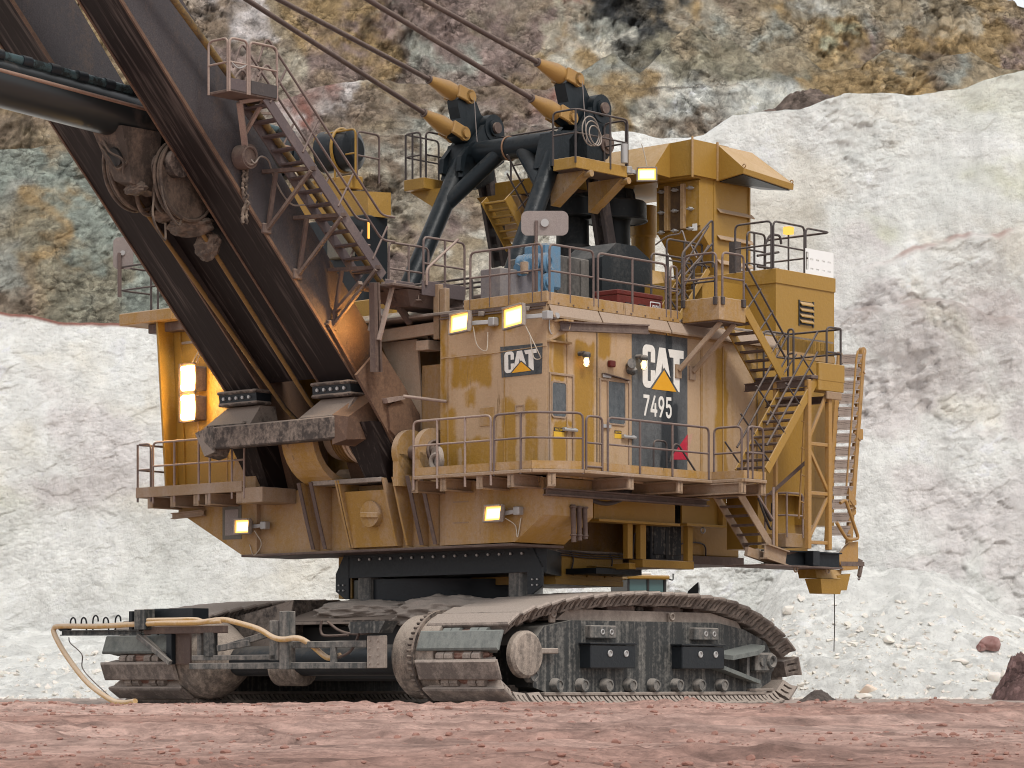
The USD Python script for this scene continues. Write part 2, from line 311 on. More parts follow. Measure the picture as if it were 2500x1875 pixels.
def blocks(x, z, size, tilt, seed, warp=0.35):
    """Fractured rock: a jittered cell pattern bent by noise. Gives each point its cell's random numbers and its depth into the cell (0 at a joint)."""
    q = np.stack([x / size * 0.7, z / size * 0.7, np.zeros_like(x)], -1)
    u = x + size * warp * 3 * (meshkit.fbm(q, 4, seed) - 0.5); v = z + size * warp * 3 * (meshkit.fbm(q, 4, seed + 9) - 0.5)
    c, s = math.cos(tilt), math.sin(tilt); u, v = (u * c + v * s) / (size * 1.7), (v * c - u * s) / size
    g = np.random.default_rng(seed); m = 6000 if size > 0.4 else 26000
    lo, hi = np.array([u.min(), v.min()]), np.array([u.max(), v.max()]); m = int(min(140000, np.prod(hi - lo) * 1.0) + 16)
    pts = lo + g.random((m, 2)) * (hi - lo); d, i = cKDTree(pts).query(np.stack([u.ravel(), v.ravel()], 1), k=2)
    r = g.random((m, 3)); return r[i[:, 0]].reshape(x.shape + (3,)), (d[:, 1] - d[:, 0]).reshape(x.shape)
def tones(x, z, spots, warp, seed, power=1.7):
    """Colour and crumbliness at (x, z) from spots (x, z, colour, crumble), their borders bent by noise."""
    q = np.stack([x * 0.55 + z * 0.2, z * 0.6, np.zeros_like(x)], -1)
    wx = x + warp * (meshkit.fbm(q, 7, seed) - 0.5) * 3.2; wz = z + warp * (meshkit.fbm(q, 7, seed + 31) - 0.5) * 2.6
    P = np.array([(s[0], s[1] * 1.25) for s in spots]); C = np.array([(*s[2], s[3]) for s in spots])
    d, i = cKDTree(P).query(np.stack([wx.ravel(), wz.ravel() * 1.25], 1), k=5)
    w = 1 / (d ** 2 + 0.12) ** power; out = (w[..., None] * C[i]).sum(1) / w.sum(1)[:, None]
    return out[:, :3].reshape(x.shape + (3,)), out[:, 3].reshape(x.shape)
def rock_look(name, bump, contrast, sc, fleck, grain, gsize, twist=0.5, lump=0.5, crack=1.0):
    """Mineral tint times broad mottling, dark flecks and grains that each have their own tone."""
    look(name, {'g': ('geometry', {}), 'mp': ('mapping', {'scale': (1.0, 0.6, 0.8)}), 'a': ('attribute', {'attribute': 'tint'}),
        'n1': ('noise_texture', {'scale': sc, 'detail': 10.0, 'roughness': 0.75, 'distortion': twist}), 'r1': ('map_range', {'from_min': 0.36, 'from_max': 0.64, 'to_min': 1 - contrast, 'to_max': 1 + contrast * 0.7, 'clamp': True}),
        'n2': ('noise_texture', {'scale': sc * 5, 'detail': 8.0, 'roughness': 0.85}), 'r2': ('map_range', {'from_min': 0.36, 'from_max': 0.45, 'to_min': fleck, 'to_max': 1.0, 'clamp': True}),
        'mq': ('mapping', {'scale': (1.0, 1.0, 1.35)}), 'v': ('voronoi_texture', {'scale': gsize}), 'vs': ('separate_color', {}), 'n3': ('noise_texture', {'scale': 0.45, 'detail': 5.0, 'roughness': 0.65}), 'r3': ('map_range', {'from_min': 0.42, 'from_max': 0.62, 'to_min': 0.15, 'to_max': 1.0, 'clamp': True}),
        'vr': ('map_range', {'to_min': 1 - grain, 'to_max': 1 + grain * 0.8}), 'vd': ('map_range', {'from_min': 0.0, 'from_max': 0.7, 'to_min': 1.0, 'to_max': 0.0}),
        'm1': ('mix_color', {'blend_type': 'multiply', 'fac': 1.0, 'use_clamp': False}), 'm2': ('mix_color', {'blend_type': 'multiply', 'fac': 1.0, 'use_clamp': False}), 'm3': ('mix_color', {'blend_type': 'multiply', 'use_clamp': False}),
        'ad': ('math', {'math_type': 'multiply_add', 'value2': 0.6}), 'vm': ('math', {'math_type': 'multiply'}), 'ae': ('math', {'math_type': 'multiply_add', 'value2': lump}), 'cn': ('noise_texture', {'scale': 0.8, 'detail': 6.0, 'roughness': 0.65}), 'cs': ('vector_math', {'math_type': 'scale', 'scale': 1.6}), 'ca': ('vector_math', {'math_type': 'add'}), 'cm': ('mapping', {'scale': (0.8, 0.5, 1.1)}), 'cv': ('voronoi_texture', {'feature': 'distance_to_edge', 'scale': 0.75}), 'cr': ('map_range', {'from_min': 0.0, 'from_max': 0.055, 'to_min': crack, 'to_max': 1.0, 'clamp': True}), 'm4': ('mix_color', {'blend_type': 'multiply', 'use_clamp': False}), 'b': ('bump', {'strength': 1.0, 'distance': bump}), 'p': ('principled_bsdf', {'roughness': 0.95, 'specular_ior_level': 0.1})},
        [('g.position', 'mp.vector'), ('mp.vector', 'n1.vector'), ('g.position', 'n2.vector'), ('g.position', 'n3.vector'), ('g.position', 'mq.vector'), ('mq.vector', 'v.vector'), ('n1.fac', 'r1.value'), ('n2.fac', 'r2.value'), ('n3.fac', 'r3.value'), ('v.color', 'vs.color'), ('vs.r', 'vr.value'), ('v.distance', 'vd.value'),
         ('a.color', 'm1.a'), ('r1.result', 'm1.b'), ('m1.result', 'm2.a'), ('r2.result', 'm2.b'), ('m2.result', 'm3.a'), ('vr.result', 'm3.b'), ('r3.result', 'm3.fac'), ('g.position', 'cn.vector'), ('cn.color', 'cs.vector1'), ('cs.vector', 'ca.vector1'), ('g.position', 'ca.vector2'), ('ca.vector', 'cm.vector'), ('cm.vector', 'cv.vector'), ('cv.distance', 'cr.value'), ('m3.result', 'm4.a'), ('cr.result', 'm4.b'), ('r3.result', 'm4.fac'), ('m4.result', 'p.base_color'),
         ('n2.fac', 'ad.value1'), ('n1.fac', 'ad.value3'), ('vd.result', 'vm.value1'), ('r3.result', 'vm.value2'), ('vm.value', 'ae.value1'), ('ad.value', 'ae.value3'), ('ae.value', 'b.height'), ('b.normal', 'p.normal')])
rock_look('pale_rock', 0.16, 0.10, 1.7, 0.70, 0.10, 6.5, 0.2, 0.22, 0.88)
rock_look('dark_rock', 0.40, 0.42, 1.5, 0.50, 0.42, 3.6, 0.5, 0.5, 0.42)
look('soil_clod', {'g': ('geometry', {}), 'r': ('rgb_ramp', {'ramp': [(0.0, (0.25, 0.13, 0.10)), (0.6, (0.40, 0.225, 0.18)), (1.0, (0.52, 0.33, 0.27))]}), 'p': ('principled_bsdf', {'roughness': 0.95})}, [('g.random_per_island', 'r.fac'), ('r.color', 'p.base_color')])
rock_look('red_soil', 0.10, 0.34, 2.2, 0.58, 0.25, 12.0, 0.3)

look('rubble_stone', {'g': ('geometry', {}), 'r': ('rgb_ramp', {'ramp': [(0.0, (0.66, 0.62, 0.56)), (0.2, (0.74, 0.73, 0.69)), (1.0, (0.79, 0.785, 0.75))]}), 'n': ('noise_texture', {'scale': 14.0, 'detail': 4.0}), 'm': ('mix_color', {'blend_type': 'multiply', 'fac': 0.15}), 'p': ('principled_bsdf', {'roughness': 0.95})}, [('g.random_per_island', 'r.fac'), ('g.position', 'n.vector'), ('r.color', 'm.a'), ('n.color', 'm.b'), ('m.result', 'p.base_color')])
look('boulder_pink', {'g': ('geometry', {}), 'n': ('noise_texture', {'scale': 5.0, 'detail': 5.0}), 'r': ('rgb_ramp', {'ramp': [(0.3, (0.62, 0.55, 0.46)), (0.7, (0.58, 0.42, 0.33))]}), 'p': ('principled_bsdf', {'roughness': 0.95})}, [('g.position', 'n.vector'), ('n.fac', 'r.fac'), ('r.color', 'p.base_color')])
look('boulder_red', {'g': ('geometry', {}), 'n': ('noise_texture', {'scale': 4.0, 'detail': 6.0}), 'r': ('rgb_ramp', {'ramp': [(0.35, (0.17, 0.075, 0.065)), (0.6, (0.28, 0.17, 0.155))]}), 'p': ('principled_bsdf', {'roughness': 0.9})}, [('g.position', 'n.vector'), ('n.fac', 'r.fac'), ('r.color', 'p.base_color')])

def crest_line(xs, pts, seed, rough):
    p = np.array(pts); z = np.interp(xs, p[:, 0], p[:, 1])
    q = np.stack([xs * 0.5, np.zeros_like(xs), np.zeros_like(xs)], -1)
    return z + rough * (meshkit.fbm(q, 7, seed) - 0.5) * 2
def face(name, xs, base_z, crest, rows, y0, slope, top_back, spots, warp, seed, mat, label, big_amp=1.4, block_amp=0.5, tilt=0.5, speck=0.5, flute=0.0, ledges=(), stripe=None, crumble_floor=0.0, cell=0.95, deep=1.0, lift=1.0, grey=0.0):
    t = np.linspace(0, 1, rows)[:, None]
    Z = base_z + (crest - base_z)[None, :] * t; X = np.broadcast_to(xs, Z.shape).copy()
    p = np.stack([X * 0.16, Z * 0.13, np.zeros_like(X)], -1)
    tint, crumb = tones(X, Z, spots, warp, seed + 3)
    tint = tint * (1 - grey) + np.array((0.79, 0.785, 0.75)) * grey
    patch = step(meshkit.fbm(p * 2.2 + 9, 5, seed + 21), 0.46, 0.62); crumb = np.clip(crumb * (0.25 + 0.75 * patch) + crumble_floor, 0, 1)
    big = meshkit.fbm(p, 3, seed) - 0.5; fine = meshkit.fbm(p * 14, 5, seed + 13) - 0.5
    r1, e1 = blocks(X, Z, cell, tilt, seed + 40); r2, e2 = blocks(X, Z, cell * 0.36, tilt * 0.7, seed + 60)
    Y = y0 + slope * Z - 1.6 * big_amp * big - block_amp * crumb * (1.0 * (r1[..., 0] - 0.5) + 0.5 * (r2[..., 0] - 0.5) + 0.2 * np.minimum(e1, 0.4) + 0.2 * np.minimum(e2, 0.4)) - (0.14 + 0.8 * block_amp * crumb) * fine
    if flute: Y -= flute * (ridged(np.stack([X * 0.55 + 0.4 * big, Z * 0.08, np.zeros_like(X)], -1), 4, seed + 80) - 0.5)
    for line, depth, edge, col in ledges:
        L = np.array(line); zl = np.interp(xs, L[:, 0], L[:, 1])[None, :] + 0.5 * (meshkit.fbm(np.stack([X * 1.2, X * 0, X * 0], -1), 5, seed + 91) - 0.5)
        below = zl - Z; ends = step(X, L[0, 0], L[0, 0] + 1.2) * (1 - step(X, L[-1, 0] - 1.2, L[-1, 0])); Y -= ends * depth * step(below, 0.0, 0.22) * (1 - step(below, 0.3, 3.5))
        w = (0.75 * ends * step(below, -0.06, 0.02) * (1 - step(below, 0.05, edge)) * (0.35 + 0.65 * step(meshkit.fbm(p * 9, 3, seed + 95), 0.4, 0.6)))[..., None]; tint = tint * (1 - w) + np.array(col) * w
    foot = np.clip(1 - t * 5, 0, 1); Y -= foot ** 2 * 3.0
    # mineral colour of single blocks, pale veins, dark inclusions, runs of washed-down dust
    k = (speck * crumb)[..., None]
    tint = tint * (1 + k * (0.75 * (r1[..., 1:2] - 0.5) + 0.9 * (r2[..., 1:2] - 0.5)))
    vein = step(ridged(np.stack([X * 0.5 + Z * 0.5, Z * 1.1 - X * 0.6, np.zeros_like(X)], -1) * 0.9, 5, seed + 70), 0.78, 0.9)[..., None] * k; tint = tint * (1 - 0.6 * vein) + np.array((0.62, 0.58, 0.5)) * 0.6 * vein
    inc = step(meshkit.fbm(np.stack([X * 2.2 + Z, Z * 3.0, np.zeros_like(X)], -1), 5, seed + 77), 0.60, 0.72)[..., None] * np.clip(k * 1.3, 0, 1); tint = tint * (1 - 0.65 * inc)
    run = (meshkit.fbm(np.stack([X * 1.6 + 0.5 * big * 4, Z * 0.12, np.zeros_like(X)], -1), 5, seed + 85) - 0.5)[..., None]; tint = tint * (1 + 0.16 * run)
    if stripe is not None:
        w = (step(Z - crest[None, :], -stripe[1], -0.05) * step(-X, -stripe[2], -stripe[2] + 1.5))[..., None]; tint = tint * (1 - w) + np.array(stripe[0]) * w
    V = np.stack([X, Y, Z], -1); edge = V[-1].copy(); rows_back = [edge + np.array([0, d, -0.012 * d]) for d in (0.6, 3, top_back)]
    V = np.concatenate([V, np.array(rows_back)]); tint = np.concatenate([tint, np.repeat(tint[-1:], 3, 0)])
    path = place('/World', name, sheet(xs, V), mat, True, attrs={'tint': np.clip(tint.reshape(-1, 3) ** deep * lift, 0.005, 0.85)})
    tag(stage.GetPrimAtPath(path), label, None, None, 'structure')
WHT, CRM, PNK, TNB, GRN, OCH, BRN, PUR, GRY, DRK, TEA, WHG, RED, YEL, CHK = ((0.80, 0.80, 0.765), (0.73, 0.695, 0.61), (0.675, 0.63, 0.615), (0.46, 0.385, 0.28), (0.39, 0.365, 0.285), (0.45, 0.34, 0.20),
    (0.33, 0.265, 0.205), (0.36, 0.285, 0.26), (0.45, 0.455, 0.41), (0.085, 0.088, 0.09), (0.38, 0.415, 0.37), (0.71, 0.715, 0.675), (0.36, 0.20, 0.165), (0.60, 0.60, 0.46), (0.54, 0.495, 0.41))
def spots_at(f, rows): return [(*p, c, k) for p, c, k in rows]
# topmost cliffs
ux = sheet_cols(27, 0.10, 110)
upper_spots = [(*(-25.808, 35.373), TNB, 0.6), (*(-21.687, 35.373), OCH, 0.5), (*(-25.589, 32.068), OCH, 0.7), (*(-23.298, 29.74), TNB, 0.7), (*(-25.42, 29.509), BRN, 0.8), (*(-20.281, 29.278), TNB, 0.6), (*(-16.699, 35.373), BRN, 0.8), (*(-15.755, 33.477), PUR, 0.9), (*(-14.983, 35.85), PNK, 0.8), (*(-13.638, 34.66), BRN, 0.9), (*(-13.254, 36.089), TNB, 0.7), (*(-11.885, 33.95), CHK, 0.9), (*(-10.64, 35.85), OCH, 0.5), (*(-9.724, 33.95), PUR, 0.6), (*(-8.241, 35.373), OCH, 0.7), (*(-6.919, 34.186), OCH, 0.8), (*(-5.82, 33.006), OCH, 0.9), (*(-8.039, 36.089), PUR, 0.5), (*(-4.988, 35.373), PUR, 0.8), (*(-3.474, 35.85), PUR, 0.6), (*(-3.237, 33.477), GRY, 0.5), (*(-4.524, 32.771), PUR, 0.6), (*(-1.952, 35.373), PUR, 0.7), (*(-1.51, 33.242), PUR, 0.6), (*(0.217, 36.089), BRN, 0.8), (*(0.866, 34.66), PUR, 0.8), (*(0.869, 36.089), CHK, 0.6), (*(1.522, 36.328), YEL, 0.5), (*(1.949, 34.898), CHK, 0.5), (*(2.593, 33.95), OCH, 0.4), (*(3.021, 33.477), OCH, 0.4), (*(3.687, 35.373), CHK, 0.5), (*(4.128, 36.089), TNB, 0.6), (*(3.257, 35.85), RED, 0.4), (*(4.979, 34.66), GRY, 0.5), (*(4.538, 33.95), CRM, 0.4), (*(4.783, 36.328), DRK, 0.9), (*(5.859, 35.612), DRK, 1), (*(6.74, 36.328), DRK, 1), (*(7.374, 35.373), DRK, 1), (*(8.468, 35.85), DRK, 0.9), (*(6.278, 34.66), DRK, 0.8), (*(8.015, 34.898), GRN, 0.7), (*(8.914, 36.328), TNB, 0.7), (*(9.777, 36.089), CHK, 0.6), (*(10.187, 35.135), OCH, 0.7), (*(10.435, 36.328), BRN, 0.7), (*(11.711, 35.373), CHK, 0.6), (*(12.602, 36.089), TNB, 0.6), (*(14.114, 35.85), OCH, 0.6), (*(14.729, 34.898), TNB, 0.7), (*(13.43, 34.898), GRY, 0.7), (*(15.851, 35.85), CHK, 0.5), (*(15.979, 36.328), WHG, 0.3), (*(16.226, 34.423), OCH, 0.7), (*(16.618, 33.477), OCH, 0.6), (*(17.567, 35.373), OCH, 0.7), (*(17.091, 34.423), YEL, 0.5), (*(18.151, 33.95), OCH, 0.8), (*(18.891, 35.85), CHK, 0.6), (*(19.267, 34.66), GRY, 0.4), (*(19.459, 34.186), PUR, 0.5), (*(20.628, 35.85), TNB, 0.7), (*(20.757, 34.186), BRN, 0.6), (*(21.471, 35.373), CHK, 0.5), (*(22.27, 34.186), OCH, 0.7), (*(23.234, 35.85), TNB, 0.8), (*(23.365, 34.423), OCH, 0.7), (*(24.507, 35.373), CHK, 0.5), (*(24.895, 34.66), OCH, 0.7), (*(25.498, 33.95), OCH, 0.8), (*(26.459, 35.373), TNB, 0.8), (*(26.627, 34.66), PUR, 0.6), (*(26.073, 36.089), OCH, 0.7)]
ucrest = crest_line(ux, [(-95.432, 49.181), (-7.82, 47.149), (12.166, 43.146), (25.919, 37.048), (27.189, 36.52), (31.447, 35.373), (82.434, 40.684)], 5, 0.5)
face('upper_quarry_face', ux, 9.0, ucrest, 230, 142.0, 0.4, 60.0, upper_spots, 2.2, 11, 'dark_rock', 'topmost cliffs in ochre, mauve and dark grey at the top of the picture', 1.6, 0.5, 0.9, 0.62, 0.7, crumble_floor=0.25, cell=0.45, deep=1.22, lift=1.15)
# middle slopes: broken rock on the left, scree cones on the right
mx = sheet_cols(24, 0.078, 95)
middle_spots = [(*(-21.616, 22.612), TEA, 0.6), (*(-20.058, 23.008), TEA, 0.7), (*(-20.967, 21.432), GRY, 0.7), (*(-19.241, 21.824), TEA, 0.8), (*(-18.638, 23.008), TNB, 0.6), (*(-17.492, 22.02), TEA, 0.7), (*(-20.316, 20.168), OCH, 0.8), (*(-20.775, 19.494), GRN, 0.9), (*(-18.398, 20.265), TEA, 0.8), (*(-19.343, 19.111), OCH, 0.8), (*(-21.182, 18.349), GRY, 0.7), (*(-18.23, 18.349), GRN, 0.8), (*(-16.903, 19.111), TEA, 0.6), (*(-19.894, 17.592), TNB, 0.9), (*(-21.24, 17.215), BRN, 0.9), (*(-17.284, 17.403), GRN, 0.9), (*(-15.944, 17.969), TEA, 0.7), (*(-20.484, 16.56), BRN, 0.6), (*(-18.058, 16.374), GRN, 0.7), (*(-15.829, 16.467), TEA, 0.6), (*(-14.597, 21.041), TEA, 0.6), (*(-12.328, 24.406), BRN, 0.9), (*(-11.657, 25.214), PUR, 0.9), (*(-10.252, 25.823), CHK, 0.8), (*(-10.842, 26.847), PUR, 0.9), (*(-9.55, 26.232), PNK, 0.9), (*(-8.485, 26.641), RED, 0.5), (*(-7.734, 25.823), PUR, 0.9), (*(-6.988, 25.011), BRN, 1), (*(-6.307, 26.232), PNK, 0.9), (*(-5.963, 26.847), CRM, 0.7), (*(-5.565, 25.417), BRN, 1), (*(-4.87, 26.436), OCH, 0.8), (*(-4.488, 25.417), BRN, 1), (*(-3.972, 26.641), BRN, 0.9), (*(-4.296, 24.809), GRY, 0.7), (*(-3.417, 25.823), CRM, 0.6), (*(-2.703, 26.232), PUR, 0.9), (*(-1.263, 26.436), BRN, 1), (*(-0.539, 25.417), PUR, 0.9), (*(0.36, 26.027), BRN, 1), (*(0.897, 25.214), PUR, 0.7), (*(-6.949, 23.805), TNB, 0.9), (*(-7.619, 22.612), TNB, 0.8), (*(-5.858, 23.008), CHK, 0.9), (*(-4.802, 23.406), BRN, 0.8), (*(-3.742, 23.805), CRM, 0.7), (*(-6.519, 21.432), BRN, 0.9), (*(-5.432, 20.265), TNB, 0.8), (*(-5.054, 19.111), PUR, 0.7), (*(-4.405, 21.432), CHK, 0.9), (*(-3.357, 22.02), TNB, 0.9), (*(-3.335, 20.652), PUR, 0.7), (*(-2.614, 19.111), TNB, 0.8), (*(-1.924, 19.879), CRM, 0.7), (*(-1.583, 21.041), BRN, 0.8), (*(-0.886, 22.612), TNB, 0.8), (*(-0.178, 23.805), CRM, 0.6), (*(-0.179, 24.406), CHK, 0.5), (*(0.889, 23.406), CRM, 0.6), (*(0.883, 21.824), OCH, 0.7), (*(-0.525, 19.879), CRM, 0.6), (*(0.522, 18.729), CRM, 0.6), (*(2.52, 26.027), RED, 0.5), (*(3.424, 26.232), CRM, 0.6), (*(4.501, 26.027), OCH, 0.6), (*(5.396, 25.823), OCH, 0.6), (*(4.129, 25.417), CHK, 0.6), (*(6.307, 26.232), CRM, 0.5), (*(7.388, 26.232), WHG, 0.5), (*(8.829, 26.232), WHG, 0.5), (*(9.92, 26.436), CRM, 0.4), (*(10.812, 26.232), WHG, 0.3), (*(6.277, 25.214), BRN, 0.7), (*(8.071, 25.214), BRN, 0.7), (*(3.26, 27.362), GRY, 0.2), (*(4.539, 27.88), GRY, 0.15), (*(5.613, 27.259), GRY, 0.3), (*(4.16, 27.053), GRN, 0.6), (*(7.108, 28.714), TNB, 0.4), (*(6.705, 27.466), GRN, 0.9), (*(8.178, 28.088), GRN, 0.9), (*(7.86, 29.344), TNB, 0.3), (*(9.641, 28.296), GRN, 0.7), (*(9.238, 27.362), CHK, 0.9), (*(10.884, 27.673), GRN, 0.8), (*(11.768, 27.259), GRY, 0.8), (*(12.37, 28.296), TNB, 0.3), (*(13.404, 27.362), GRN, 0.7), (*(14.47, 27.053), OCH, 0.4), (*(15.751, 27.259), OCH, 0.4), (*(16.538, 28.088), GRY, 0.2), (*(16.862, 27.569), OCH, 0.5), (*(17.159, 26.744), OCH, 0.6), (*(18.269, 27.053), OCH, 0.7), (*(19.591, 27.673), BRN, 0.9), (*(19.345, 26.95), OCH, 0.6), (*(20.84, 27.466), TNB, 0.8), (*(20.365, 28.192), GRY, 0.3), (*(22.109, 27.466), TNB, 0.6), (*(21.524, 27.053), OCH, 0.6), (*(12.818, 26.641), OCH, 0.5), (*(15.345, 26.641), OCH, 0.7)]
mcrest = crest_line(mx, [(-76.15, 25.011), (-22.255, 23.645), (-17.814, 23.765), (-13.797, 25.011), (-8.85, 26.744), (-6.334, 27.156), (-4.523, 27.094), (1.446, 26.888), (2.718, 27.466), (4.553, 28.547), (5.623, 27.673), (8.07, 30.083), (8.952, 29.239), (9.514, 29.554), (10.925, 28.505), (12.594, 29.028), (13.789, 27.714), (15.426, 27.777), (16.671, 28.63), (18.009, 28.296), (18.625, 28.047), (19.105, 28.338), (20.434, 28.547), (21.435, 27.984), (23.048, 27.777), (49.979, 28.088)], 15, 0.28)
face('middle_quarry_slope', mx, 2.0, mcrest, 300, 114.0, 0.6, 30.0, middle_spots, 1.9, 31, 'dark_rock', 'middle slopes of broken rock and scree cones between the pale face and the top cliffs', 1.3, 0.42, 0.55, 0.65, 0, cell=0.42, deep=1.22, lift=1.15, ledges=(([(-0.179, 25.011), (4.477, 24.91)], 0.8, 0.5, (0.62, 0.58, 0.5)), ([(2.35, 26.888), (11.027, 26.929)], 1.0, 0.35, (0.33, 0.26, 0.19)), ([(-13.4, 24.406), (-8.029, 24.105), (-3.397, 24.567)], 0.9, 0.5, (0.36, 0.27, 0.2))), crumble_floor=0.12)
# lower face: pale, almost white
lx = sheet_cols(18.5, 0.052, 80)
lower_spots = [(*(-15.139, 10.27), WHT, 0.3), (*(-12.62, 10.8), WHT, 0.2), (*(-15.365, 7.654), CRM, 0.5), (*(-15.053, 6.622), YEL, 0.3), (*(-15.032, 8.433), WHT, 0.5), (*(-14.296, 8.824), WHT, 0.6), (*(-12.645, 8.694), PNK, 0.7), (*(-13.462, 7.395), WHT, 0.6), (*(-12.216, 7.654), PNK, 0.9), (*(-15.141, 5.981), WHG, 0.7), (*(-13.046, 6.622), PNK, 0.7), (*(-11.899, 6.237), PNK, 0.6), (*(-11.815, 7.137), PNK, 0.8), (*(-11.209, 7.654), WHT, 0.0), (*(-11.125, 5.725), CRM, 0.1), (*(-10.822, 4.456), WHG, 0.1), (*(-10.464, 4.835), WHG, 0.3), (*(-14.091, 5.089), WHT, 0.3), (*(-12.694, 4.582), WHT, 0.3), (*(-14.751, 3.574), WHT, 0.2), (*(-12.997, 3.198), WHT, 0.2), (*(-14.65, 1.83), WHT, 0.5), (*(-14.586, 0.721), WHG, 0.9), (*(-12.889, 1.089), WHT, 0.6), (*(-10.35, 5.089), WHG, 0.4), (*(-9.683, 3.951), WHG, 0.2), (*(-8.81, 3.825), WHT, 0.1), (*(-8.065, 3.825), WHT, 0.1), (*(-6.824, 3.825), CRM, 0.3), (*(-15.607, 11.732), WHT, 0.5), (*(-14.05, 11.332), WHT, 0.5), (*(-12.147, 11.598), WHT, 0.5), (*(-11.107, 11.198), WHT, 0.3), (*(-11.686, 9.874), WHT, 0.4), (*(-11.663, 9.348), CRM, 0.6), (*(-14.277, 10.8), CRM, 0.4), (*(-3.18, 10.27), CRM, 0.4), (*(1.956, 16.771), CRM, 0.4), (*(3.273, 17.886), WHG, 0.3), (*(4.582, 17.886), WHT, 0.3), (*(7.204, 18.026), WHT, 0.3), (*(8.222, 17.049), CRM, 0.3), (*(9.122, 16.632), CRM, 0.6), (*(8.95, 15.39), CHK, 0.3), (*(9.748, 15.941), CRM, 0.3), (*(11.134, 18.026), WHG, 0.5), (*(10.364, 18.447), WHT, 0.4), (*(12.201, 18.447), WHG, 0.5), (*(15.103, 18.728), WHG, 0.4), (*(13.16, 19.293), CRM, 0.5), (*(15.056, 19.081), YEL, 0.2), (*(12.398, 17.049), WHT, 0.5), (*(13.732, 17.606), WHG, 0.5), (*(15.285, 17.327), WHT, 0.5), (*(13.654, 16.079), WHG, 0.6), (*(11.685, 15.665), WHT, 0.5), (*(15.588, 15.803), YEL, 0.3), (*(11.002, 14.842), WHG, 0.0), (*(12.303, 14.978), WHG, 0.0), (*(12.013, 14.296), YEL, 0.0), (*(13.605, 15.115), WHG, 0.0), (*(15.175, 15.39), WHG, 0.1), (*(11.344, 13.752), PNK, 0.1), (*(12.221, 13.21), WHT, 0.3), (*(13.922, 13.752), WHT, 0.4), (*(14.718, 14.159), CRM, 0.5), (*(15.437, 13.21), WHG, 0.4), (*(11.554, 12.671), WHT, 0.2), (*(13.487, 12.805), WHT, 0.2), (*(11.266, 11.932), PNK, 0.9), (*(12.159, 11.866), CRM, 0.7), (*(13.19, 11.999), CRM, 0.7), (*(13.944, 11.732), PNK, 0.6), (*(14.967, 11.732), PNK, 0.7), (*(15.727, 11.598), PNK, 0.6), (*(11.618, 11.198), PNK, 0.2), (*(12.754, 10.932), PNK, 0.3), (*(13.781, 11.065), WHT, 0.1), (*(14.375, 10.27), WHT, 0.1), (*(13.358, 10.27), PNK, 0.8), (*(12.061, 9.743), PNK, 0.7), (*(14.884, 10.27), PNK, 0.7), (*(14.705, 9.348), WHT, 0.1), (*(13.797, 8.955), CRM, 0.5), (*(12.025, 8.955), PNK, 0.7), (*(15.277, 8.303), PNK, 0.6), (*(14.483, 7.654), WHT, 0.4), (*(12.985, 7.913), WHT, 0.2), (*(11.713, 7.654), WHT, 0.0), (*(12.544, 6.622), PNK, 0.4), (*(10.93, 7.008), WHT, 0.1), (*(10.849, 5.089), WHT, 0.2), (*(11.817, 4.456), PNK, 0.4), (*(13.126, 5.725), PNK, 0.5), (*(14.34, 5.089), PNK, 0.5), (*(12.39, 3.449), PNK, 0.5), (*(13.636, 3.574), WHG, 0.5), (*(14.751, 3.574), PNK, 0.5), (*(14.701, 2.699), WHG, 0.6), (*(12.347, 2.574), WHT, 0.3), (*(13.542, 1.83), WHT, 0.4), (*(8.046, 3.198), WHT, 0.5), (*(5.575, 3.449), WHT, 0.5), (*(6.322, 3.574), WHG, 0.5), (*(9.878, 2.574), WHT, 0.3), (*(9.224, 1.582), WHT, 0.4), (*(9.806, 0.721), WHT, 0.8), (*(11.644, 0.721), WHT, 0.6), (*(13.483, 0.721), WHT, 0.7), (*(15.084, 0.843), PUR, 0.6), (*(15.128, 1.582), PNK, 0.5), (*(10.835, 10.8), WHT, 0.1)]
lcrest = crest_line(lx, [(-41.767, 12.94), (-16.013, 12.107), (-12.793, 11.732), (-9.845, 11.598), (-6.256, 11.198), (-3.192, 11.198), (0.641, 12.133), (1.829, 17.327), (2.489, 18.026), (3.539, 18.194), (4.846, 18.026), (6.16, 18.194), (7.092, 18.756), (9.198, 18.869), (10.662, 19.363), (12.509, 19.434), (14.493, 19.604), (16.5, 20.115), (36.361, 20.571)], 9, 0.22)
face('lower_quarry_face', lx, -0.6, lcrest, 420, 88.0, 0.35, 22.0, lower_spots, 1.3, 23, 'pale_rock', 'pale chalky white quarry face rising right behind the machine', 1.5, 0.20, 0.35, 0.26, 0.35, cell=0.30, crumble_floor=0.10, lift=1.05, grey=0.22,
     ledges=(([(9.103, 12.335), (10.639, 12.267), (11.157, 12.375), (12.822, 12.335), (13.597, 12.442), (14.099, 12.241), (14.989, 12.107), (16.515, 11.932)], 0.9, 0.7, (0.40, 0.32, 0.29)), ([(10.691, 13.548), (11.606, 13.86), (12.911, 14.159), (13.963, 14.541), (15.266, 14.705), (16.581, 15.047)], 0.55, 0.35, (0.40, 0.25, 0.22)), ([(10.784, 3.574), (12.353, 2.699), (14.179, 2.201), (15.866, 1.582)], 1.6, 0.1, (0.68, 0.67, 0.63))), stripe=((0.30, 0.15, 0.12), 0.16, -6.0))
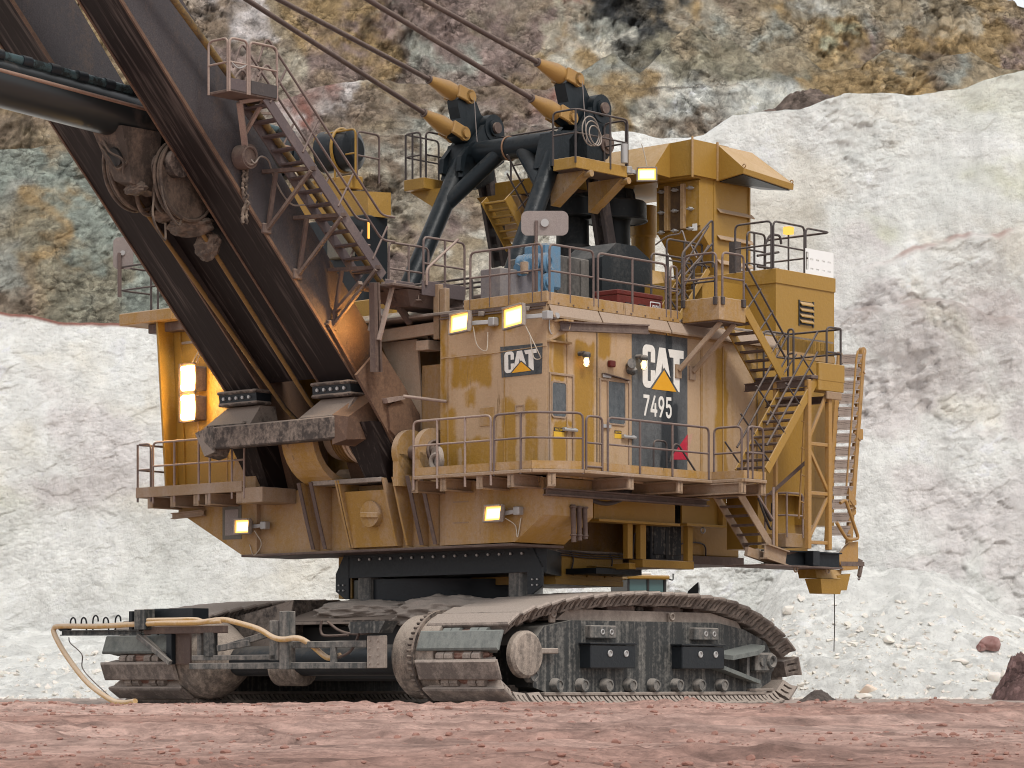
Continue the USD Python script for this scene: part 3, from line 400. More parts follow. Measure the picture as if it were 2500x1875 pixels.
# brown spoil heap on the shoulder of the pale face, dark soil by the rear of the crawler, reddish soil at the right edge
def heap(name, c, r, seed, mat_tint, label, stones=0.25):
    n = 90; u, v = np.meshgrid(np.linspace(-1, 1, n), np.linspace(-1, 1, n)); d = np.sqrt(u * u + v * v)
    q = np.stack([u * 3, v * 3, np.zeros_like(u)], -1); h = np.clip(1 - d ** 1.3, 0, 1) * (0.7 + 0.6 * meshkit.fbm(q, 4, seed)) + stones * (meshkit.fbm(q * 5, 4, seed + 3) - 0.5) * np.clip(1.2 - d, 0, 1)
    V = np.stack([c[0] + u * r[0], c[1] + v * r[1], c[2] + h * r[2] - 0.15 * d], -1)
    tn = np.array(mat_tint) * (0.75 + 0.6 * meshkit.fbm(q * 4, 4, seed + 8))[..., None]
    p = place('/World', name, sheet(u[0], V), 'dark_rock', True, attrs={'tint': tn.reshape(-1, 3)}); tag(stage.GetPrimAtPath(p), label, None, None, 'structure')
hx, hz = (10.208, 20.028)
heap('soil_heap', (hx, 100.0, hz - 0.45), (2.0, 1.5, 1.15), 3, (0.24, 0.185, 0.155), 'brown spoil heap on the shoulder above the pale face')
hx, hz = (8.662, 19.516)
heap('soil_heap', (hx, 99.0, hz - 0.4), (1.7, 1.2, 0.7), 4, (0.25, 0.19, 0.16), 'low brown tail of the spoil heap above the pale face')
hx, hz = (7.5, 0.06)
heap('soil_heap', (hx, 72.0, 0.0), (0.75, 1.2, 0.34), 5, (0.24, 0.20, 0.18), 'small grey brown soil heap just behind the rear of the crawler')
hx, hz = (13.715, 0.259)
heap('soil_heap', (hx, 79.0, -0.05), (1.0, 1.8, 1.5), 6, (0.27, 0.17, 0.16), 'purple brown soil heap at the right edge below the pale face', 0.22)
# rubble at the foot of the pale face; the largest stones singly
def stone(seed, sub=2):
    s = trimesh.creation.icosphere(sub, 1.0); v = np.array(s.vertices); g = np.random.default_rng(seed)
    for _ in range(7):
        n = unit(g.normal(size=3)); h = 0.55 + 0.35 * g.random(); dd = v @ n; v = v - np.clip(dd - h, 0, None)[:, None] * n
    return v * g.uniform(0.7, 1.15, 3), np.array(s.faces)
def chip(seed):
    g = np.random.default_rng(seed); h = trimesh.convex.convex_hull(g.normal(size=(11, 3)) * np.array([1, 0.8, 0.65])); v = np.array(h.vertices); return v / np.abs(v).max(), np.array(h.faces)
def apron_z(x, y):
    side = np.maximum(step(x, 5.0, 8.5) * (1 - 0.35 * step(x, 12.0, 16.0)), 0.55 * (1 - step(x, -11.5, -8.0))); q = np.stack([x * 0.5, y * 0.5, np.zeros_like(x)], -1)
    h = (y - 79.6 + 1.6 * (meshkit.fbm(q * 0.8, 4, 61) - 0.5)) * 0.46; return side * (np.clip(h, -0.3, None) + 0.35 * (meshkit.fbm(q * 3, 5, 63) - 0.5)) - 0.12
ax_, ay_ = np.meshgrid(np.concatenate([np.arange(-17, -7.4, 0.07), np.arange(-7.4, 4.6, 0.6), np.arange(4.6, 18, 0.07)]), np.arange(78.4, 88.2, 0.09))
r_a, e_a = blocks(ax_, ay_, 0.34, 0.4, 71); r_b, e_b = blocks(ax_, ay_, 0.16, 0.2, 73)
az_ = apron_z(ax_, ay_); az_ = az_ + np.where(az_ > 0, 1, 0) * (0.16 * (r_a[..., 0] ** 3) * np.minimum(e_a * 2, 1) + 0.08 * r_b[..., 0] ** 2 * np.minimum(e_b * 2, 1))
ta_ = np.array((0.78, 0.775, 0.74)) * (0.86 + 0.22 * r_a[..., 1:2]) * (0.92 + 0.14 * r_b[..., 1:2])
p = place('/World', 'scree_apron', sheet(ax_[0], np.stack([ax_, ay_, az_], -1)), 'pale_rock', True, attrs={'tint': np.clip(ta_.reshape(-1, 3), 0, 0.85)}); tag(stage.GetPrimAtPath(p), 'apron of fallen chalk at the foot of the pale face', None, None, 'structure')
rb = np.random.default_rng(21); rub = []; variants = [chip(k) for k in range(24)]; rx, ry = [], []
for _ in range(7000):
    x = rb.uniform(6.0, 16.0) if rb.random() < 0.68 else rb.uniform(-16, -9.0); f = rb.random() ** 1.7; rx.append(x); ry.append(79.0 + f * 7.5)
rz = apron_z(np.array(rx), np.array(ry))
for x, y, z_ in zip(rx, ry, rz):
    v, f_ = variants[rb.integers(24)]; s_ = 0.02 + 0.15 * rb.random() ** 7; a = rb.random() * 6.28; R_ = np.array([[math.cos(a), -math.sin(a), 0], [math.sin(a), math.cos(a), 0], [0, 0, 1]])
    rub.append((v @ R_.T * s_ + (x, y, max(z_, 0.0) + 0.25 * s_), f_))
p = place('/World', 'rubble', join(rub), 'rubble_stone'); tag(stage.GetPrimAtPath(p), 'pale chalk rubble strewn along the foot of the white face', 'rubble', None, 'stuff')
for k, (px, s_, mat, lab) in enumerate((((9.546, 0.335), (0.30, 0.25, 0.17), 'boulder_pink', 'pinkish boulder in the rubble right of the crawler'), ((9.262, 0.153), (0.24, 0.2, 0.13), 'rubble_stone', 'cream stone just below the pinkish boulder'), ((13.627, 1.585), (0.36, 0.3, 0.26), 'boulder_red', 'dark red block of rock on the white rubble at the right'), ((13.279, 1.486), (0.2, 0.2, 0.16), 'boulder_red', 'smaller red stone leaning on the left of the dark red block'),
        ((13.111, 0.644), (0.22, 0.2, 0.2), 'rubble_stone', 'large cream stone under the dark red block, left of the purple soil'), ((13.383, 0.723), (0.17, 0.2, 0.17), 'rubble_stone', 'second cream stone touching the purple soil heap'), ((10.797, 1.732), (0.2, 0.2, 0.18), 'rubble_stone', 'lone white boulder half way up the right rubble slope'), ((8.109, 2.638), (0.25, 0.2, 0.2), 'rubble_stone', 'white boulder on the slope just above the rear of the crawler'), ((12.623, 1.111), (0.3, 0.2, 0.12), 'rubble_stone', 'flat yellowish stone in the rubble left of the dark red block'))):
    v, f_ = stone(100 + k, 3); v = v + 0.12 * (meshkit.fbm(v * 2.5 + k, 4, k)[:, None] - 0.5) * v
    Yb = (79, 78, 84, 83.5, 80, 80.3, 84.5, 86.5, 83)[k]; ys_ = np.arange(79.0, 88.0, 0.05); zs_ = np.maximum(apron_z(px[0] / Yb * ys_, ys_), 0.0) + 0.5 * s_[2]; hit = int(np.argmin(np.abs((zs_ - 0.5) / ys_ - (px[1] - 0.5) / Yb))); Yd, Zd = float(ys_[hit]), float(zs_[hit])
    p = place('/World', 'boulder', (v * np.array(s_) + (px[0] * Yd / Yb, Yd, Zd), f_), mat, 40); tag(stage.GetPrimAtPath(p), lab, 'boulder')
# floor: red soil, a low crest in front of the crawlers
gx = np.concatenate([-14 - np.cumsum(0.09 * 1.16 ** np.arange(1, 42))[::-1], np.arange(-14, 14.01, 0.09), 14 + np.cumsum(0.09 * 1.16 ** np.arange(1, 42))])
gy = np.concatenate([np.linspace(-40, 18, 14), np.linspace(19, 24, 8), np.arange(24.5, 56, 0.085), np.arange(56.3, 92, 0.45), np.linspace(93, 220, 20)])
GX, GY = np.meshgrid(gx, gy)
def floor_z(X, Y):
    prof = np.interp(Y, [-40, 10, 25, 40, 47.5, 49.5, 53, 58, 75, 84, 92, 220], [-0.7, -0.45, -0.235, 0.0, 0.135, 0.165, 0.06, 0.0, 0.0, 0.15, 0.0, 0.0])
    p = np.stack([X * 0.2, Y * 0.2, np.zeros_like(X)], -1)
    near = np.clip((60 - Y) / 8, 0, 1)
    rut = (meshkit.fbm(np.stack([(X * 0.25 + Y * 0.9) * 0.35, (Y * 0.25 - X * 0.9) * 0.05, np.zeros_like(X)], -1), 4, 3) - 0.5)
    clod = np.clip(meshkit.fbm(p * 14, 4, 5) - 0.52, 0, 1) * np.clip((meshkit.fbm(p * 1.2, 3, 8) - 0.35) * 4, 0, 1)
    crest = np.exp(-((Y - 49.3) / 1.2) ** 2)
    track = np.zeros_like(X)
    for c0, c1, c2, w in ((36.0, 0.55, 0.012, 0.8), (38.6, 0.55, 0.012, 0.8), (30.5, -0.35, 0.02, 0.7), (32.3, -0.35, 0.02, 0.7), (43.5, 0.25, 0.01, 0.9), (45.6, 0.25, 0.01, 0.9), (27.0, 0.3, 0.0, 0.6)):
        dd = (Y - (c0 + c1 * X + c2 * X * X)) / w; track += -0.07 * np.exp(-dd ** 2) + 0.045 * np.exp(-(np.abs(dd) - 1.7) ** 2 * 2)
    return prof + near * (0.10 * rut + track + 0.22 * clod + 0.10 * (meshkit.fbm(p * 5, 5, 12) - 0.5)) - near * 0.02 + crest * 0.04 * (meshkit.fbm(p * 3, 4, 77) - 0.5)
GZ = floor_z(GX, GY)
q = np.stack([GX * 0.12, GY * 0.25, np.zeros_like(GX)], -1)
mixv = np.clip((meshkit.fbm(q, 4, 40) - 0.35) * 3, 0, 1)[..., None]; deep = np.clip((meshkit.fbm(q * 9, 6, 44) - 0.47) * 5, 0, 1)[..., None]
soil = np.array((0.52, 0.35, 0.295)) * mixv + np.array((0.40, 0.245, 0.20)) * (1 - mixv); soil = soil * (1 - 0.36 * deep) * 1.2
far = np.clip((GY - 54) / 8, 0, 1)[..., None]; soil = soil * (1 - far) + np.array((0.42, 0.34, 0.30)) * far
path = place('/World', 'ground', sheet(gx, np.stack([GX, GY, GZ], -1)), 'red_soil', True, attrs={'tint': soil.reshape(-1, 3)})
tag(stage.GetPrimAtPath(path), 'red rutted soil floor of the quarry with a low loose crest', None, None, 'structure')

cl = []; gcl = np.random.default_rng(33); cv = [stone(300 + k, 1) for k in range(12)]
for _ in range(4500):
    y = 49.5 - 25.5 * gcl.random() ** 1.3; x = gcl.uniform(-0.19, 0.19) * y
    if meshkit.fbm(np.array([x * 0.35, y * 0.35, 0.5]), 3, 51) < 0.44: continue
    v, f_ = cv[gcl.integers(12)]; s_ = 0.010 + 0.040 * gcl.random() ** 4
    cl.append((x, y, s_, v, f_))
zc_ = floor_z(np.array([c[0] for c in cl]), np.array([c[1] for c in cl]))
p = place('/World', 'soil_clods', join([(v * s_ * (1.3, 1.3, 0.8) + (x, y, z_ + 0.2 * s_), f_) for (x, y, s_, v, f_), z_ in zip(cl, zc_)]), 'soil_clod'); tag(stage.GetPrimAtPath(p), 'loose dark red clods scattered over the soil', 'soil clods', None, 'stuff')

grime('soil_pack', (0.17, 0.085, 0.065), (0.30, 0.19, 0.15), 0.4, 0.6, 0.9, streak=1.0, scale=5.0, bump=0.05)
grime('mud_drum', (0.13, 0.11, 0.095), (0.36, 0.30, 0.25), 0.38, 0.6, 0.85, up=0.2, streak=0.25, scale=6.0, var=0.4, bump=0.04)
grime('radiator', (0.02, 0.022, 0.025), (0.24, 0.22, 0.19), 0.5, 0.66, 0.5, up=0.2, streak=0.12, scale=9.0)
grime('mud_sheave', (0.075, 0.06, 0.05), (0.20, 0.15, 0.115), 0.42, 0.62, 0.75, up=0.35, streak=0.7, scale=3.0, bump=0.05)
look('handle_paint', {'g': ('geometry', {}), 'n': ('noise_texture', {'scale': 1.0, 'detail': 6.0, 'roughness': 0.7}), 'r': ('rgb_ramp', {'ramp': [(0.0, (0.007, 0.009, 0.009)), (0.55, (0.010, 0.011, 0.011)), (0.64, (0.04, 0.034, 0.03)), (1.0, (0.08, 0.065, 0.055))]}), 'p': ('principled_bsdf', {'roughness': 0.32})}, [('g.position', 'n.vector'), ('n.fac', 'r.fac'), ('r.color', 'p.base_color')])
grime('handle_rib', (0.20, 0.12, 0.085), (0.26, 0.17, 0.13), 0.4, 0.7, 0.5)
grime('tarp_teal', (0.045, 0.075, 0.08), (0.02, 0.025, 0.025), 0.45, 0.55, 0.35, up=0, scale=3.0, streak=1.0)
grime('boom_stair', (0.10, 0.078, 0.078), (0.2, 0.15, 0.13), 0.5, 0.8, 0.6)
grime('pipe_ochre', (0.16, 0.10, 0.035), (0.055, 0.042, 0.032), 0.45, 0.6, 0.5, up=0, scale=2.5)
grime('socket_yellow', (0.33, 0.19, 0.06), (0.28, 0.18, 0.1), 0.5, 0.8, 0.45)
grime('copper_band', (0.25, 0.14, 0.08), (0.2, 0.13, 0.1), 0.5, 0.8, 0.5)
grime('gantry_leg', (0.05, 0.042, 0.042), (0.17, 0.13, 0.11), 0.5, 0.75, 0.5)
grime('vent_black', (0.012, 0.015, 0.017), (0.10, 0.095, 0.09), 0.5, 0.85, 0.5, up=0.25)
grime('grey_ribbed', (0.07, 0.065, 0.06), (0.2, 0.18, 0.16), 0.4, 0.7, 0.6)
grime('bay_brown', (0.16, 0.10, 0.04), (0.09, 0.06, 0.04), 0.4, 0.65, 0.7, up=0)
grime('tan_yellow', (0.34, 0.19, 0.055), (0.33, 0.22, 0.13), 0.45, 0.75, 0.5)
look('tread_mesh', {'g': ('texture_coordinate', {}), 'v': ('voronoi_texture', {'scale': 22.0, 'randomness': 0.15}), 'r': ('map_range', {'from_min': 0.25, 'from_max': 0.4, 'clamp': True}), 'c': ('mix_color', {'a': (0.10, 0.075, 0.06), 'b': (0.34, 0.28, 0.24)}), 'p': ('principled_bsdf', {'roughness': 0.7})}, [('g.object', 'v.vector'), ('v.distance', 'r.value'), ('r.result', 'c.fac'), ('c.result', 'p.base_color')])
# ---------------------------------------------------------------- the shovel: one machine, parts and sub-parts
SX, SY = to_world(AC, BC)
M = thing('mining_shovel', 'huge ochre electric mining shovel on crawler tracks with dark boom', 'mining shovel', (SX, SY, 0), math.degrees(math.atan2(CA, SA)))

def handrail(P, h=1.12, posts=(), mat='rail_steel', r=0.026, mids=(0.52,), ends=True, feet=0.0, label=None):
    """Rail over the base line P, posts at (segment, fraction) spots."""
    g = group(M, 'handrail', label); P = [np.asarray(p, float) for p in P]; up = np.array([0, 0, 1.0])
    top = [p + up * h for p in P]
    if ends: top = [P[0] - up * feet] + top + [P[-1] - up * feet]
    add(g, 'top_rail', pipe(top, r, 0.13), mat, True)
    for m in mids: add(g, 'mid_rail', pipe([p + up * h * m for p in P], r * 0.85, 0.1), mat, True)
    for s, t in posts:
        p = P[s] * (1 - t) + P[s + 1] * t
        add(g, 'post', tube(p - up * feet, p + up * h, r, 8), mat, True)
    return g
def stair(p0, p1, width, n, mat='yellow_paint', tread_mat='brown_steel', depth=0.2, tread=0.24, rise_rail=None, name='stair', label=None):
    """Flight from p0 (foot) to p1 (head), both on its near stringer; width is the vector to the far stringer."""
    g = group(M, name, label); p0, p1, w = (np.asarray(k, float) for k in (p0, p1, width)); run = p1 - p0; flat = unit([run[0], run[1], 0])
    for k in (0, 1): add(g, 'stringer', beam(p0 + w * k, p1 + w * k, 0.035, depth, ch=0.006), mat)
    wn = unit(w)
    for i in range(n):
        c = p0 + run * (i + 0.5) / n
        add(g, 'tread', frame_box(c + wn * 0.02 - flat * tread / 2 - np.array([0, 0, 0.035]), w - wn * 0.04, flat * tread, (0, 0, 0.045), 0.006), tread_mat)
    if rise_rail:
        for k in rise_rail:
            o = w * k + np.array([0, 0, 0.05])
            for hh in (0.95, 0.5): add(g, 'rail', tube(p0 + o + (0, 0, hh), p1 + o + (0, 0, hh), 0.024, 8), 'rail_dark', True)
            for t in (0.06, 0.36, 0.66, 0.96): add(g, 'rail_post', tube(p0 + o + run * t, p0 + o + run * t + unit(np.cross(unit(run), wn)) * 0.72 * (-1 if np.cross(unit(run), wn)[2] < 0 else 1), 0.02, 8), 'rail_dark', True)
    return g
def floodlight(c, right, up, w, h, mat='lamp_warm', arm=None, cable=None, body='dusty_grey', label=None, depth=0.16, aim=None):
    """Rectangular lamp: hood and rim round a glowing lens; c is the lens centre, normal = right x up towards what it lights."""
    g = group(M, 'floodlight', label); c, x, y = np.asarray(c, float), unit(right), unit(up); n = unit(np.cross(x, y)); y = np.cross(n, x)
    n = (n if np.dot(n, np.array([-0.743, 0.669, 0])) > 0 else -n) if aim is None else unit(aim)
    (m_, s_, t_) = grid(c - x * w / 2 - y * h / 2, x * w, y * h, 17, 11); e_ = np.minimum(np.minimum(s_, 1 - s_) * w, np.minimum(t_, 1 - t_) * h) / (0.46 * min(w, h))
    add(g, 'lens', m_, mat, attrs={'glow': np.clip(e_, 0, 1) ** 1.6})
    R = 0.035
    for s in (-1, 1):
        add(g, 'rim', frame_box(c + x * (s * (w / 2 + R / 2) - R / 2) - y * (h / 2 + R) - n * 0.05, x * R, y * (h + 2 * R), n * 0.09, 0.005), body)
        add(g, 'rim', frame_box(c - x * w / 2 + y * (s * (h / 2 + R / 2) - R / 2) - n * 0.05, x * w, y * R, n * (0.13 if s > 0 else 0.085), 0.005), body)
    b0 = c - n * 0.02; q = [b0 - x * (w / 2 + R) - y * (h / 2 + R), b0 + x * (w / 2 + R) - y * (h / 2 + R), b0 + x * (w / 2 + R) + y * (h / 2 + R), b0 - x * (w / 2 + R) + y * (h / 2 + R)]
    k = [p * 0.62 + b0 * 0.38 - n * depth for p in q]
    add(g, 'housing', hexa(q + k), body)
    if arm is not None:
        arm = np.asarray(arm, float); add(g, 'bracket', join(beam(b0 - n * depth * 0.6, arm, 0.07, 0.09, ch=0.01), frame_box(arm - 0.09, (0.18, 0, 0), (0, 0.18, 0), (0, 0, 0.18), 0.02)), 'galvanised')
    if cable is not None: add(g, 'lead', sweep(curve(cable, 6), 0.012, 6), 'cream_pipe', True)
    return g

# ---------------------------------------------------------------- crawlers
PATH_AZ = curve([(-0.85, 0.02), (-1.35, 0.2), (-1.72, 0.65), (-1.78, 1.15), (-1.55, 1.66), (-0.9, 2.02), (0.2, 2.26), (1.6, 2.42), (3.4, 2.5), (5.2, 2.47), (6.3, 2.33), (7.3, 2.03), (8.1, 1.62), (8.62, 1.12), (8.72, 0.66), (8.45, 0.24), (7.95, 0.03), (7.2, 0.0), (3.5, 0.0), (-0.2, 0.0), (-0.85, 0.02)], 16)
def along(path, n):
    d = np.r_[0, np.cumsum(np.linalg.norm(np.diff(path, axis=0), axis=1))]; s = np.arange(n) * d[-1] / n
    p = np.stack([np.interp(s, d, path[:, k]) for k in (0, 1)], 1); e = np.stack([np.interp((s + 0.2) % d[-1], d, path[:, k]) - np.interp((s - 0.2) % d[-1], d, path[:, k]) for k in (0, 1)], 1)
    return p, e / np.linalg.norm(e, axis=1, keepdims=True)
po, eo = along(PATH_AZ, 240); no = np.stack([eo[:, 1], -eo[:, 0]], 1); no *= np.sign(((po - (3.4, 1.2)) * no).sum(1))[:, None]
PITCH_AZ = po - no * 0.30; PITCH_AZ = np.vstack([PITCH_AZ, PITCH_AZ[:1]])
NS = int(round(np.linalg.norm(np.diff(PITCH_AZ, axis=0), axis=1).sum() / 0.45))
def make_shoe(W, L=0.438, T=0.30, taper=0.26):
    """Track shoe: x along the track, y across, z outward (outer face at z = 0): plate wider outside than inside, two slots in each slanted end."""
    def man(v, f): return manifold3d.Manifold(manifold3d.Mesh(np.asarray(v, np.float32), np.asarray(f, np.uint32)))
    c = 0.035; outline = [(-L / 2, -0.07), (-L / 2, -c), (-L / 2 + c, 0), (L / 2 - c, 0), (L / 2, -c), (L / 2, -0.07), (L / 2 - 0.05, -0.16), (-L / 2 + 0.05, -0.16)]
    pts = []
    for x, z in outline:
        w = W / 2 - (0 if z > -0.08 else taper * (-z) / T) - (0.03 if z == 0 else 0); pts += [(x, -w, z), (x, w, z)]
    body = manifold3d.Manifold.hull_points(np.array(pts, np.float32))
    w1 = W / 2 - taper; web = [(x, s * (W / 2 - taper * (-z) / T), z) for x in (-L / 2 + 0.03, L / 2 - 0.03) for s in (-1, 1) for z in (-0.08, -T)]
    body = body + manifold3d.Manifold.hull_points(np.array(web, np.float32))
    for s in (-1, 1):
        for x in (-0.075, 0.075):
            cut = [(x + dx, s * (W / 2 - taper * (-z) / T + dy), z) for dx in (-0.027, 0.027) for dy in (0.05, -0.12) for z in (-0.10, -0.245)]
            body = body - manifold3d.Manifold.hull_points(np.array(cut, np.float32))
    m = body.to_mesh(); v, f = np.array(m.vert_properties[:, :3], float), np.array(m.tri_verts, int)
    lugs = [tube((L / 2 + 0.02, y - 0.11, -0.2), (L / 2 + 0.02, y + 0.11, -0.2), 0.105, 8) for y in (-0.55 * w1, -0.28 * w1, 0.3 * w1, 0.58 * w1)] + [box(-0.13, 0.13, y - 0.09, y + 0.09, -T - 0.16, -T + 0.01, 0.02) for y in (-0.33 * w1, 0.33 * w1)]
    return join([(v, f)] + lugs)
def crawler(b0, b1, label, out):
    g = group(M, 'crawler', label); W, bc = b1 - b0, (b0 + b1) / 2
    sv, sf = make_shoe(W); p, e = along(PITCH_AZ, NS); lr = np.random.default_rng(int(abs(b0) * 10))
    for i in range(NS):
        t = np.array([e[i][0], 0, e[i][1]]); n = np.array([e[i][1], 0, -e[i][0]]); n = -n if np.dot(n, np.array([p[i][0] - 3.4, 0, p[i][1] - 1.2])) < 0 else n
        y = np.cross(n, t); tw = 0.075 + lr.normal(0, 0.012); t2 = t * math.cos(tw) + n * math.sin(tw); n2 = n * math.cos(tw) - t * math.sin(tw)
        o = np.array([p[i][0], bc, p[i][1]]) + n * (0.30 + lr.normal(0, 0.006))
        grey = p[i][0] < -0.9 and 1.12 < p[i][1] < 1.5
        add(g, 'shoe', (o + sv[:, :1] * t2 + sv[:, 1:2] * y + sv[:, 2:] * n2, sf), 'shoe_grey' if grey else 'shoe_steel')
    # packed soil between the shoes round the front
    for i in range(NS):
        if p[i][0] < -0.5 and p[i][1] > 0.3:
            q = np.array([(p[i][0] + p[(i + 1) % NS][0]) / 2, bc, (p[i][1] + p[(i + 1) % NS][1]) / 2]); n = unit([q[0] + 0.75, 0, q[2] - 1.05])
            s = trimesh.creation.icosphere(3, 1.0); v = np.array(s.vertices) * np.array([0.12, W * 0.3, 0.12]); nz = meshkit.fbm(np.array(s.vertices) * np.array([3, 9, 3]) + i, 4, 3)
            add(g, 'packed_soil', (q + n * 0.08 + v * (0.7 + 0.9 * nz)[:, None], np.array(s.faces)), 'soil_pack', True)
    # side frame: a long plate box with a sloping ledge on top
    f0, f1 = bc - W / 2 + 0.28, bc + W / 2 - 0.28
    side = [(-0.35, 0.42), (0.1, 0.3), (7.3, 0.3), (7.9, 0.55), (8.0, 1.1), (7.7, 1.45), (6.9, 1.72), (5.9, 1.86), (0.9, 1.84), (0.0, 1.7), (-0.4, 1.3)]
    add(g, 'frame', in_az(side, f0, f1), 'crawler_frame')
    ledge = [(0.5, 1.84), (6.0, 1.86), (6.95, 1.73), (6.8, 1.9), (5.8, 2.08), (0.9, 2.08)]
    add(g, 'ledge', in_az(ledge, f0 + 0.3, f1 - 0.12), 'dusty_grey')
    add(g, 'skirt', join(box(-0.1, 7.6, f1 - 0.02, f1 + 0.11, 0.24, 0.31, 0.01), box(7.0, 7.9, f1 - 0.02, f1 + 0.09, 0.32, 0.38, 0.01)), 'dusty_grey')
    if not out: return g, f1
    for k, px in enumerate((-0.489, 0.318, 1.141, 1.953, 2.739, 3.553, 4.369, 5.156, 5.973)):
        r = group(M, 'roller_hub') if False else None
        add(g, 'roller_cap', lathe([(0.15, 0), (0.15, 0.08), (0.125, 0.16), (0.125, 0.19), (0.09, 0.19), (0.09, 0.165), (0.001, 0.165)], (px, f1 - 0.01, 0.66 if k == 0 else 0.46), (0, 1, 0), 18), 'grey_frame', 35)
    for a0, a1, l0, l1 in ((1.164, 2.664, 1.338, 2.181), (4.277, 5.787, 4.901, 5.757)):
        add(g, 'bracket_box', join(box(a0, a1, f1 - 0.02, f1 + 0.3, 0.82, 1.32, 0.02), box(a0 - 0.05, a1 + 0.02, f1 - 0.02, f1 + 0.33, 1.33, 1.37, 0.01)), 'black_steel')
        add(g, 'lug', box(l0, l1, f1 - 0.02, f1 + 0.16, 1.46, 1.74, 0.02), 'grey_frame')
        for t in (0.42, 0.78): add(g, 'eye_bolt', join(torus((a0 + (a1 - a0) * t, f1 + 0.31, 1.14), (0, 1, 0), 0.06, 0.02, 14, 6), disc((a0 + (a1 - a0) * t, f1 + 0.302, 1.14), (0, 1, 0), 0.05, 0.012, 12)), 'galvanised', True)
        for t in (0.45, 0.8): add(g, 'eye_bolt', torus((l0 + (l1 - l0) * t, f1 + 0.165, 1.6), (0, 1, 0), 0.05, 0.018, 14, 6), 'galvanised', True)
    add(g, 'fin', prism([(5.757, f1, 1.08), (7.18, f1, 1.3), (7.18, f1 + 0.38, 1.26), (6.843, f1 + 0.45, 1.14), (5.936, f1 + 0.42, 1.02)], (0, 0, 0.10)), 'shoe_grey')
    add(g, 'fin', prism([(5.668, f1, 0.82), (7.15, f1, 0.5), (7.15, f1 + 0.28, 0.48), (5.817, f1 + 0.28, 0.8)], (0, 0, 0.09)), 'shoe_grey')
    add(g, 'fin', box(6.721, 6.813, f1, f1 + 0.22, 0.56, 1.28), 'grey_frame')
    add(g, 'bearing_block', join(box(7.088, 7.769, f1 - 0.02, f1 + 0.22, 0.75, 1.2, 0.05), torus((7.629, f1 + 0.23, 1.0), (0, 1, 0), 0.13, 0.05, 18, 8), tube((7.273, f1 + 0.2, 0.98), (7.273, f1 + 0.27, 0.98), 0.09, 12)), 'grey_frame')
    for px in (1335, 1625): pass
    for a in (0.341, 4.331): add(g, 'lifting_eye', join(box(a - 0.09, a + 0.09, f1 - 0.12, f1 - 0.04, 1.78, 2.06, 0.02), torus((a, f1 - 0.03, 1.97), (0, 1, 0), 0.07, 0.025, 14, 6)), 'dusty_grey')
    for a0 in (0.9, 2.3, 3.9, 5.3): add(g, 'slide_pad', box(a0, a0 + 0.95, f0 + 0.2, f1 - 0.2, 2.02, 2.19, 0.02), 'brown_steel')
    return g, f1
near_c, _ = crawler(-2.13, 0.2, None, True)
far_c, _ = crawler(-12.3, -9.75, None, False)
def final_drive(g, b0, b1, inward):
    c = (-0.78, 0, 1.06)
    prof = [(0.5, 0), (0.62, 0.02), (0.86, 0.06), (0.9, 0.12), (0.9, 0.62), (0.84, 0.7), (0.55, 0.78), (0.3, 0.8)]
    o = (c[0], b1 if inward > 0 else b0, c[2])
    add(g, 'final_drive', lathe([(0.92, -0.6), (0.92, 0.0)] + prof, (c[0], b1, c[2]), (0, -1, 0), 40), 'mud_drum', 35)
    add(g, 'bolt_ring', join([tube((c[0] + 0.97 * math.cos(t), b1 + 0.02, c[2] + 0.97 * math.sin(t)), (c[0] + 0.97 * math.cos(t), b1 - 0.10, c[2] + 0.97 * math.sin(t)), 0.036, 7) for t in np.linspace(0, 2 * math.pi, 46, endpoint=False)] + [lathe([(0.90, 0), (1.0, 0), (1.0, 0.06), (0.90, 0.06)], (c[0], b1 + 0.08, c[2]), (0, -1, 0), 40)]), 'mud_steel')
final_drive(near_c, 0, -2.28, 1)
final_drive(far_c, 0, -9.62, -1) if False else None
add(far_c, 'final_drive', lathe([(0.92, -0.3), (0.92, 0.12), (0.86, 0.3), (0.5, 0.9), (0.3, 1.0)], (-0.78, -9.6, 1.06), (0, 1, 0), 36), 'mud_drum', 35)
add(near_c, 'hub_plate', lathe([(0.50, 0), (0.50, 0.12), (0.44, 0.18), (0.2, 0.2), (0.001, 0.2)], (-0.72, -0.05, 1.1), (0, 1, 0), 26), 'mud_drum', 35)
add(near_c, 'axle_bar', box(-0.5, 0.25, 0.0, 0.12, 1.12, 1.24, 0.02), 'dusty_grey')

# ---------------------------------------------------------------- car body between the crawlers
g = group(M, 'car_body')
add(g, 'centre_drum', lathe([(2.25, 0.9), (2.25, 2.86)], (AC, BC, 0), (0, 0, 1), 40), 'black_steel', 35)
octo = [(AC + 2.6 * math.cos(t), BC + 3.1 * math.sin(t)) for t in np.arange(8) * math.pi / 4 + math.pi / 8]
add(g, 'deck_plate', in_ab(octo, 1.3, 2.3), 'mud_steel')
for s in (1, -1):
    b_in, b_out = BC + s * 2.2, BC + s * 4.25
    for a0, a1 in ((0.1, 2.3), (4.6, 6.8)):
        add(g, 'side_arm', hexa([(a0, b_in, 0.7), (a1, b_in, 0.7), (a1, b_out, 0.7), (a0, b_out, 0.7), (a0 + 0.5, b_in, 2.42), (a1, b_in, 2.42), (a1, b_out, 2.08), (a0 + 0.1, b_out, 1.95)]), 'mud_steel')
add(g, 'front_slope', hexa([(0.3, BC - 2.6, 1.84), (1.6, BC - 2.6, 1.84), (1.6, BC + 2.6, 1.84), (0.3, BC + 2.6, 1.84), (0.32, BC - 2.4, 1.92), (1.6, BC - 1.9, 2.35), (1.6, BC + 1.9, 2.35), (0.3, BC + 2.4, 1.92)]), 'mud_steel')
